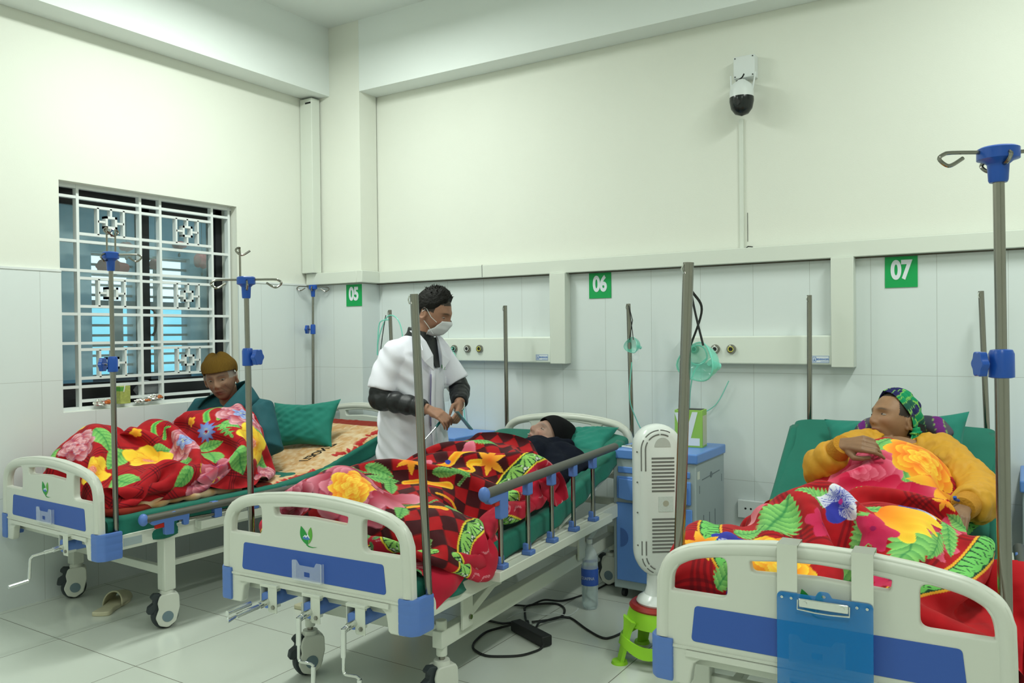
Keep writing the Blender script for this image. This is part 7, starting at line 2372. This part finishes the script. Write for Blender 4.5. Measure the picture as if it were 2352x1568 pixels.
for a_, e_, w_ in ((wRS, wRE, wRW), (wLS, wLE, wLW)):
    b.tube([Vector((4.06, -0.74, 0.88)).lerp(a_, 0.4), a_, e_, w_], [0.07, 0.05, 0.042, 0.029], 16)
hand(b, wRW, (0.90, -0.15, 0.10), (0.10, -0.75, 0.65), 1, 1.0, None, 0.12, 0.8, per=[(0.30, 0.55, 0.35), (0.50, 0.8, 0.5), (0.65, 0.9, 0.6), (0.8, 0.9, 0.6)])
hand(b, wLW, (-0.14, -0.93, -0.26), (0.10, -0.30, 0.93), 1, 1.0, None, 0.15, 0.3, per=[(0.35, 0.45, 0.3), (0.42, 0.55, 0.3), (0.5, 0.6, 0.4), (0.55, 0.6, 0.4)])
for s in (-1, 1):
    b.tube([(4.02 + s * 0.09, -1.16, 0.67), (4.02 + s * 0.13, -1.70, 0.75), (4.02 + s * 0.14, -2.06, 0.64)], [0.09, 0.065, 0.045], 14)
wcol = skin_colour(wm, (0.30, 0.165, 0.09), (0.25, 0.085, 0.06), (0.05, 0.035, 0.025), (0.012, 0.010, 0.009), 0, 0.12,
          lambda x, y, z: (((np.abs(x) > 0.057) & (z > 0.008) & (y < 0.04) & (y > -0.05)) | ((y < -0.02) & (z > -0.06)) | (z > 0.085)) * 1.0, 0.15)
def wcol2(co):
    c_ = wcol(co)
    hd = (co[:, 1] < -1.12)
    c_[hd] *= 0.85
    return c_
ob = fuse(b, 0.0038, 2, None, wcol2, [M['skin']], 'body')
keep_world(link('body', ob), wo)
add_eyes(wm, wo, (0.55, 1, 0.5), 0.0050)
# scarf: plaid cloth tied round the head
def plaid_attr(me, fa, fb):
    n = len(me.vertices)
    co = np.zeros(n * 3, np.float32); me.vertices.foreach_get('co', co); co = co.reshape(-1, 3)
    c_ = np.tile(np.array((0.0, 0.26, 0.10)), (n, 1))
    A = fa(co); B = fb(co)
    ia = np.floor(A) % 3; ib = np.floor(B) % 2
    c_ = np.where((ia == 0)[:, None], np.array((0.012, 0.012, 0.10)), c_)
    c_ = np.where(((ia == 1) & (ib == 0))[:, None], np.array((0.01, 0.10, 0.07)), c_)
    l = (np.abs(A % 1 - 0.5) > 0.45) | (np.abs(B % 1 - 0.5) > 0.46)
    c_ = np.where(l[:, None], np.array((0.25, 0.55, 0.10)), c_)
    ca = me.color_attributes.new('print', 'FLOAT_COLOR', 'POINT')
    ca.data.foreach_set('color', np.concatenate([c_, np.ones((n, 1))], 1).astype(np.float32).reshape(-1))
M['scarf'] = mat('plaid_scarf_cloth', (0, 0.3, 0.1), rough=0.85, attr='print', bump=0.1, bscale=200)
sc_ = cap(wm, None, 0.010, lambda a: 0.86 if False else (0.80 - 0.62 * (1 - max(0, math.cos(a))) ** 1.3 - (0.35 if math.cos(a) < -0.2 else 0.35 * max(0, -math.cos(a)) / 0.2 if math.cos(a) < 0 else 0)), 
          lambda p, q, s, a: p + q * 0.004 * math.sin(s * 22 + 3 * math.sin(a * 2)), 160, 90)
so2 = sc_.build('headscarf', M['scarf'], angle=80)
inv = np.array(wm.inverted())
def loc_(co): return np.concatenate([co, np.ones((len(co), 1))], 1) @ inv.T
plaid_attr(so2.data, lambda co: loc_(co)[:, 1] * 24 + loc_(co)[:, 2] * 22, lambda co: loc_(co)[:, 0] * 26 + loc_(co)[:, 2] * 8)
solid(so2, 0.004, 1); keep_world(so2, wo)
kn = MB()
kl = MB()
kl.ell((-0.084, -0.045, -0.045), (0.020, 0.024, 0.026), seg=24, rings=16, fn=lambda q: q * (1 + 0.18 * math.sin(9 * q.z + 4 * q.y)))
for k in range(9):
    a = k / 8
    kl.tube(spline([Vector((-0.086, -0.05 + 0.02 * a, -0.05)), Vector((-0.098 - 0.01 * math.sin(a * 5), -0.06 + 0.035 * a, -0.08)), Vector((-0.090, -0.055 + 0.03 * a, -0.115 - 0.02 * math.sin(a * 7))), Vector((-0.085, -0.05 + 0.03 * a, -0.15))], 5), 0.0055, 6)
kn.add(kl.v, kl.f, 0, wm)
ko = kn.build('scarf_knot', M['scarf'])
plaid_attr(ko.data, lambda co: loc_(co)[:, 1] * 60 + 1.2, lambda co: loc_(co)[:, 2] * 20)
ko.parent = so2
# hair falling behind the ear
hr = MB()
hl = MB()
for k in range(26):
    q_ = random.Random(k)
    y0 = -0.02 - 0.06 * q_.random()
    hl.tube(spline([Vector((-0.070, y0, 0.0)), Vector((-0.082, y0 - 0.01, -0.05)), Vector((-0.070 + 0.02 * q_.random(), y0 - 0.012, -0.11)), Vector((-0.055 + 0.03 * q_.random(), y0, -0.17))], 5), [0.007] * 15 + [0.003], 6)
hr.add(hl.v, hl.f, 0, wm)
ho = hr.build('hair', M['hair'])
keep_world(ho, wo)
# jacket
M['mustard'] = mat('mustard_nylon', (0.60, 0.30, 0.018), rough=0.6, bump=0.15, bscale=34, var=0.08, vscale=20)
c = MB()
c.tube([(4.06, -0.67, 0.895), (4.06, -0.72, 0.865), (4.04, -0.84, 0.79), (4.02, -1.02, 0.71)], [0.085, 0.13, 0.160, 0.16], 30, sq=(1.12, 0.85))
def sleeve(mb, pts, rad, n, amp=0.007):
    P_ = spline(pts, 14)
    m = len(P_)
    rr = []
    for i in range(m):
        t = i / (m - 1)
        rr.append(np.interp(t, np.linspace(0, 1, len(rad)), rad) + amp * (abs(math.sin(t * n * math.pi)) ** 0.5 - 0.6))
    mb.tube(P_, rr, 24)
sleeve(c, [wRS.lerp(Vector((4.06, -0.74, 0.88)), 0.45), wRS, wRE, wRE.lerp(wRW, 0.72)], [0.075, 0.080, 0.076, 0.078, 0.074, 0.055], 7)
sleeve(c, [wLS.lerp(Vector((4.06, -0.74, 0.88)), 0.45), wLS, wLE, wLE.lerp(wLW, 0.70)], [0.075, 0.082, 0.080, 0.080, 0.078, 0.060], 8)
def jd(co):
    return 0.005 * npnoise(co, 22, 22, 22, 3) + 0.004 * npnoise(co, 60, 60, 26, 9) + 0.002 * np.sin(npnoise(co, 14, 14, 14, 4) * 6)
keep_world(link('padded_jacket', fuse(c, 0.006, 2, jd, None, [M['mustard']], 'jacket')), wo)
M['mustard_rib'] = mat('mustard_rib', (0.50, 0.22, 0.012), rough=0.85, bump=0.4, bscale=120)
for e_, w_ in ((wRE, wRW), (wLE, wLW)):
    d = (w_ - e_).normalized()
    k = MB().tube([e_.lerp(w_, 0.66), w_ - d * 0.03, w_ + d * 0.004, w_ + d * 0.006], [0.046, 0.044, 0.040, 0.036], 24).build('cuff', M['mustard_rib'])
    keep_world(k, wo)
collar([(3.985, -0.79, 0.945), (3.985, -0.70, 0.96), (4.08, -0.62, 0.97), (4.145, -0.68, 0.955), (4.14, -0.78, 0.93), (4.09, -0.90, 0.88)],
       [(3.945, -0.83, 0.925), (3.935, -0.70, 0.94), (4.10, -0.57, 0.96), (4.20, -0.66, 0.94), (4.20, -0.80, 0.915), (4.14, -0.93, 0.88)], M['mustard'], wo, 0.012)
# wrist band with cannula
wb = MB().tube([wLW + Vector((0.031 * math.cos(a), 0.012 * math.sin(a) + 0.006, 0.031 * math.sin(a))) for a in [2 * math.pi * k / 20 for k in range(20)]], 0.006, 8, closed=True, sq=(0.35, 1.4)).build('wrist_tape', M['grille'])
keep_world(wb, wo)
cn = MB().cyl(wLW + Vector((-0.012, -0.005, 0.028)), wLW + Vector((-0.02, -0.03, 0.036)), 0.005, seg=12).cyl(wLW + Vector((-0.02, -0.03, 0.036)), wLW + Vector((-0.021, -0.034, 0.045)), 0.006, seg=12).build('cannula', M['blue_clamp'])
cn.parent = wb

# ================================================================== PILLOWS AND SPREADS
def pillow(name, label, m4, w_, h_, t_, m, seed, corners=1.0, loc=None, cat='pillow'):
    t = thing(name, label, cat, tuple(m4.translation))
    v, f = [], []
    n = 40
    def pt(u, w, sgn):
        k = (max(0, 1 - abs(u) ** 2.6) * max(0, 1 - abs(w) ** 2.6)) ** 0.55
        x = u * w_ / 2 * (1 - 0.07 * (1 - w * w) * 0 - 0.13 * (1 - abs(w) ** 1.5) * abs(u) ** 2)
        y = w * h_ / 2 * (1 - 0.20 * (1 - abs(u) ** 1.5) * abs(w) ** 2)
        z = sgn * t_ / 2 * k
        z += (0.010 * noise.noise(Vector((u * 2.4 + seed, w * 2.4, sgn))) + 0.006 * noise.noise(Vector((u * 6 + w * 3, w * 6, seed)))) * k
        z += 0.003 * math.sin((u - w) * 16 + seed + 3 * u * w) * k
        return Vector((x, y, z))
    for sgn in (1, -1):
        for i in range(n + 1):
            for j in range(n + 1):
                v.append(pt(i / n * 2 - 1, j / n * 2 - 1, sgn))
    o = (n + 1) ** 2
    for i in range(n):
        for j in range(n):
            a = i * (n + 1) + j
            f.append((a, a + n + 1, a + n + 2, a + 1))
            f.append((o + a, o + a + 1, o + a + n + 2, o + a + n + 1))
    b = MB().add(v, f, 0, m4.to_3x3().to_4x4())
    b.build('pillowcase', m, t, angle=80, weld=True)
    return t
def plane_m(c, X, Y):
    X = Vector(X).normalized(); Y = Vector(Y); Y = (Y - X * Y.dot(X)).normalized()
    Z = X.cross(Y)
    return Matrix.Translation(c) @ Matrix((X, Y, Z)).transposed().to_4x4()
pillow('pillow', 'plain green pillow leaning on the printed spread at the head of bed 05', plane_m((0.545, -0.80, 0.845), (0.93, 0.25, 0.06), (-0.10, 0.45, 0.87)), 0.50, 0.33, 0.12, M['sheet_lt'], 1.0)
pillow('pillow', 'green pillow under the black beanie at the head of bed 06', plane_m((2.39, -0.47, 0.800), (0.97, 0.05, 0.10), (0.0, 0.88, 0.42)), 0.38, 0.30, 0.12, M['sheet_lt'], 2.0)
pillow('pillow', 'pale green pillow behind the shoulders of the yellow-jacket patient', plane_m((4.01, -0.56, 0.885), (0.99, 0.02, 0.10), (0.0, 0.50, 0.80)), 0.60, 0.34, 0.12, M['sheet_lt'], 3.0)
# printed spread on bed 05: drapes over the raised backrest
def spread_paint(p):
    n1 = vnoise(p.U.shape, 16, 20, 21); n2 = vnoise(p.U.shape, 50, 60, 22)
    base = np.array((0.62, 0.34, 0.14)); lt = np.array((0.78, 0.60, 0.38))
    w = np.clip(0.5 + 0.3 * n1 + 0.25 * n2, 0, 1)[..., None]
    p.c = base * (1 - w) + lt * w
    q = random.Random(3)
    for k in range(260):
        x, y = q.uniform(0, 1.0), q.uniform(0, 1.15)
        a = q.uniform(0, 6.28)
        p.petal(x, y, a, 0.055, 0.06, (0.62, 0.33, 0.12), (0.80, 0.62, 0.40), 0, 0, 0.05, 1.0, seed=k)
    # red margin and red petals
    m = (p.V > 1.06) | (p.U > 0.93) & (p.V > 0.6) | (p.V < 0.10)
    p.c = np.where(m[..., None], np.array((0.26, 0.02, 0.008)), p.c)
    for k in range(46):
        t = k / 45
        x = 0.93 - 0.06 * abs(math.sin(t * 9)); y = 0.12 + 0.9 * t
        if 0.32 < t < 0.55: continue
        p.petal(x, y, q.uniform(2, 4.4), 0.06, 0.03, (0.42, 0.01, 0.012), (0.60, 0.06, 0.05), 0, 0.2, 0.1, seed=k)
shp = [('c', (-0.1, 1.0, 0.60), (0.1, 1.0, 0.60), 0.02, 0.02)]
U, V, P = drape((0.96, 1.14), 0.03, (-0.44, 0.465, 0.88, 2.02), make_sdf(PROF1, [('c', (0.0, 1.2, 0.40), (0.0, 1.3, 0.4), 0.02, 0.02)]), 0.95, 160, (), 31, thick=0.006)
P = cubic_up(P, 6)
U2, V2 = np.meshgrid(np.linspace(0, 0.96, P.shape[0]), np.linspace(0, 1.14, P.shape[1]), indexing='ij')
pr = Print(U2, V2, RED); spread_paint(pr)
spm = cloth_mesh('spread', P, pr.c, M['velvet'], 0.0012, 5)
spo = link('printed_spread', spm, None, (BEDS[0][0][0], BEDS[0][0][1], 0), (0, 0, BEDS[0][1]))
tag(spo, 'cream and rust floral spread under the green pillow on bed 05', 'bedspread')
# name stitched on the spread
def surf_at(P, U, V, u, v):
    i = int(u / U[-1, 0] * (P.shape[0] - 1)); j = int(v / V[0, -1] * (P.shape[1] - 1))
    i = min(max(i, 1), P.shape[0] - 2); j = min(max(j, 1), P.shape[1] - 2)
    n = np.cross(P[i + 1, j] - P[i - 1, j], P[i, j + 1] - P[i, j - 1])
    return P[i, j], n / (np.linalg.norm(n) + 1e-9)
tv_, tf_ = text_vf('Z.NOELI', 0.085, 0.0004, bold=0.0008, sx=0.85, shear=0.35)
vv = []
for x, y, z in tv_:
    u, v_ = 0.70 - z * 1.0, 0.64 - x * 1.0
    p, n = surf_at(P, U2, V2, u, v_)
    vv.append(tuple(p + n * 0.0025))
MB().add(vv, tf_).build('stitched_name', M['black'], spo, smooth=False)
# plaid shawl behind the head of patient 07
t = thing('plaid_shawl', 'purple, grey and green plaid cloth bunched behind the head on bed 07', 'shawl', (4.02, -0.56, 0.985))
sh_ = MB()
sh_.tube(spline([(-0.14, -0.03, -0.05), (-0.10, -0.02, 0.0), (-0.04, 0.03, 0.0), (0.05, 0.04, 0.0), (0.14, 0.01, 0.01), (0.18, 0.0, -0.04)], 10), [0.03] + [0.045] * 49 + [0.03], 20)
me = fuse(sh_, 0.006, 3, wob(0.008, 0.004, 18, 3), None, [M['scarf']], 'shawl')
n = len(me.vertices)
co = np.zeros(n * 3, np.float32); me.vertices.foreach_get('co', co); co = co.reshape(-1, 3)
k = np.floor(co[:, 0] * 26 + co[:, 2] * 8) % 4
c_ = np.where((k == 0)[:, None], np.array((0.16, 0.015, 0.20)), np.where((k == 1)[:, None], np.array((0.09, 0.08, 0.11)), np.where((k == 2)[:, None], np.array((0.01, 0.20, 0.12)), np.array((0.05, 0.05, 0.08)))))
l = (np.abs((co[:, 0] * 26 + co[:, 2] * 8) % 1 - 0.5) > 0.46)
c_ = np.where(l[:, None], np.array((0.25, 0.42, 0.12)), c_)
ca = me.color_attributes.new('print', 'FLOAT_COLOR', 'POINT')
ca.data.foreach_set('color', np.concatenate([c_, np.ones((n, 1))], 1).astype(np.float32).reshape(-1))
link('shawl_cloth', me, t)

# the spread's edge showing below the blanket towards the foot of bed 05
pts = spline([(0.36, 0.20, 0.602), (0.395, 0.30, 0.606), (0.375, 0.42, 0.612), (0.40, 0.52, 0.610), (0.37, 0.66, 0.606), (0.38, 0.80, 0.602)], 12)
rr = [0.016 + 0.009 * abs(math.sin(i * 0.33)) for i in range(len(pts))]
fm2 = MB().tube(pts, rr, 16).mesh('fold', M['velvet'], angle=80)
n = len(fm2.vertices)
co = np.zeros(n * 3, np.float32); fm2.vertices.foreach_get('co', co); co = co.reshape(-1, 3)
w_ = np.clip(0.5 + 0.5 * npnoise(co, 30, 30, 30, 2), 0, 1)[:, None]
c_ = np.array((0.55, 0.27, 0.09)) * (1 - w_) + np.array((0.80, 0.62, 0.42)) * w_
ca = fm2.color_attributes.new('print', 'FLOAT_COLOR', 'POINT')
ca.data.foreach_set('color', np.concatenate([c_, np.ones((n, 1))], 1).astype(np.float32).reshape(-1))
link('cream_fold', fm2, spo)
rm = MB().tube(spline([(0.30, 0.06, 0.605), (0.395, 0.10, 0.600), (0.40, 0.20, 0.598), (0.37, 0.32, 0.598)], 10), 0.02, 14).build('rust_fold', mat('rust_red_plush', (0.26, 0.02, 0.008), rough=0.9), spo)
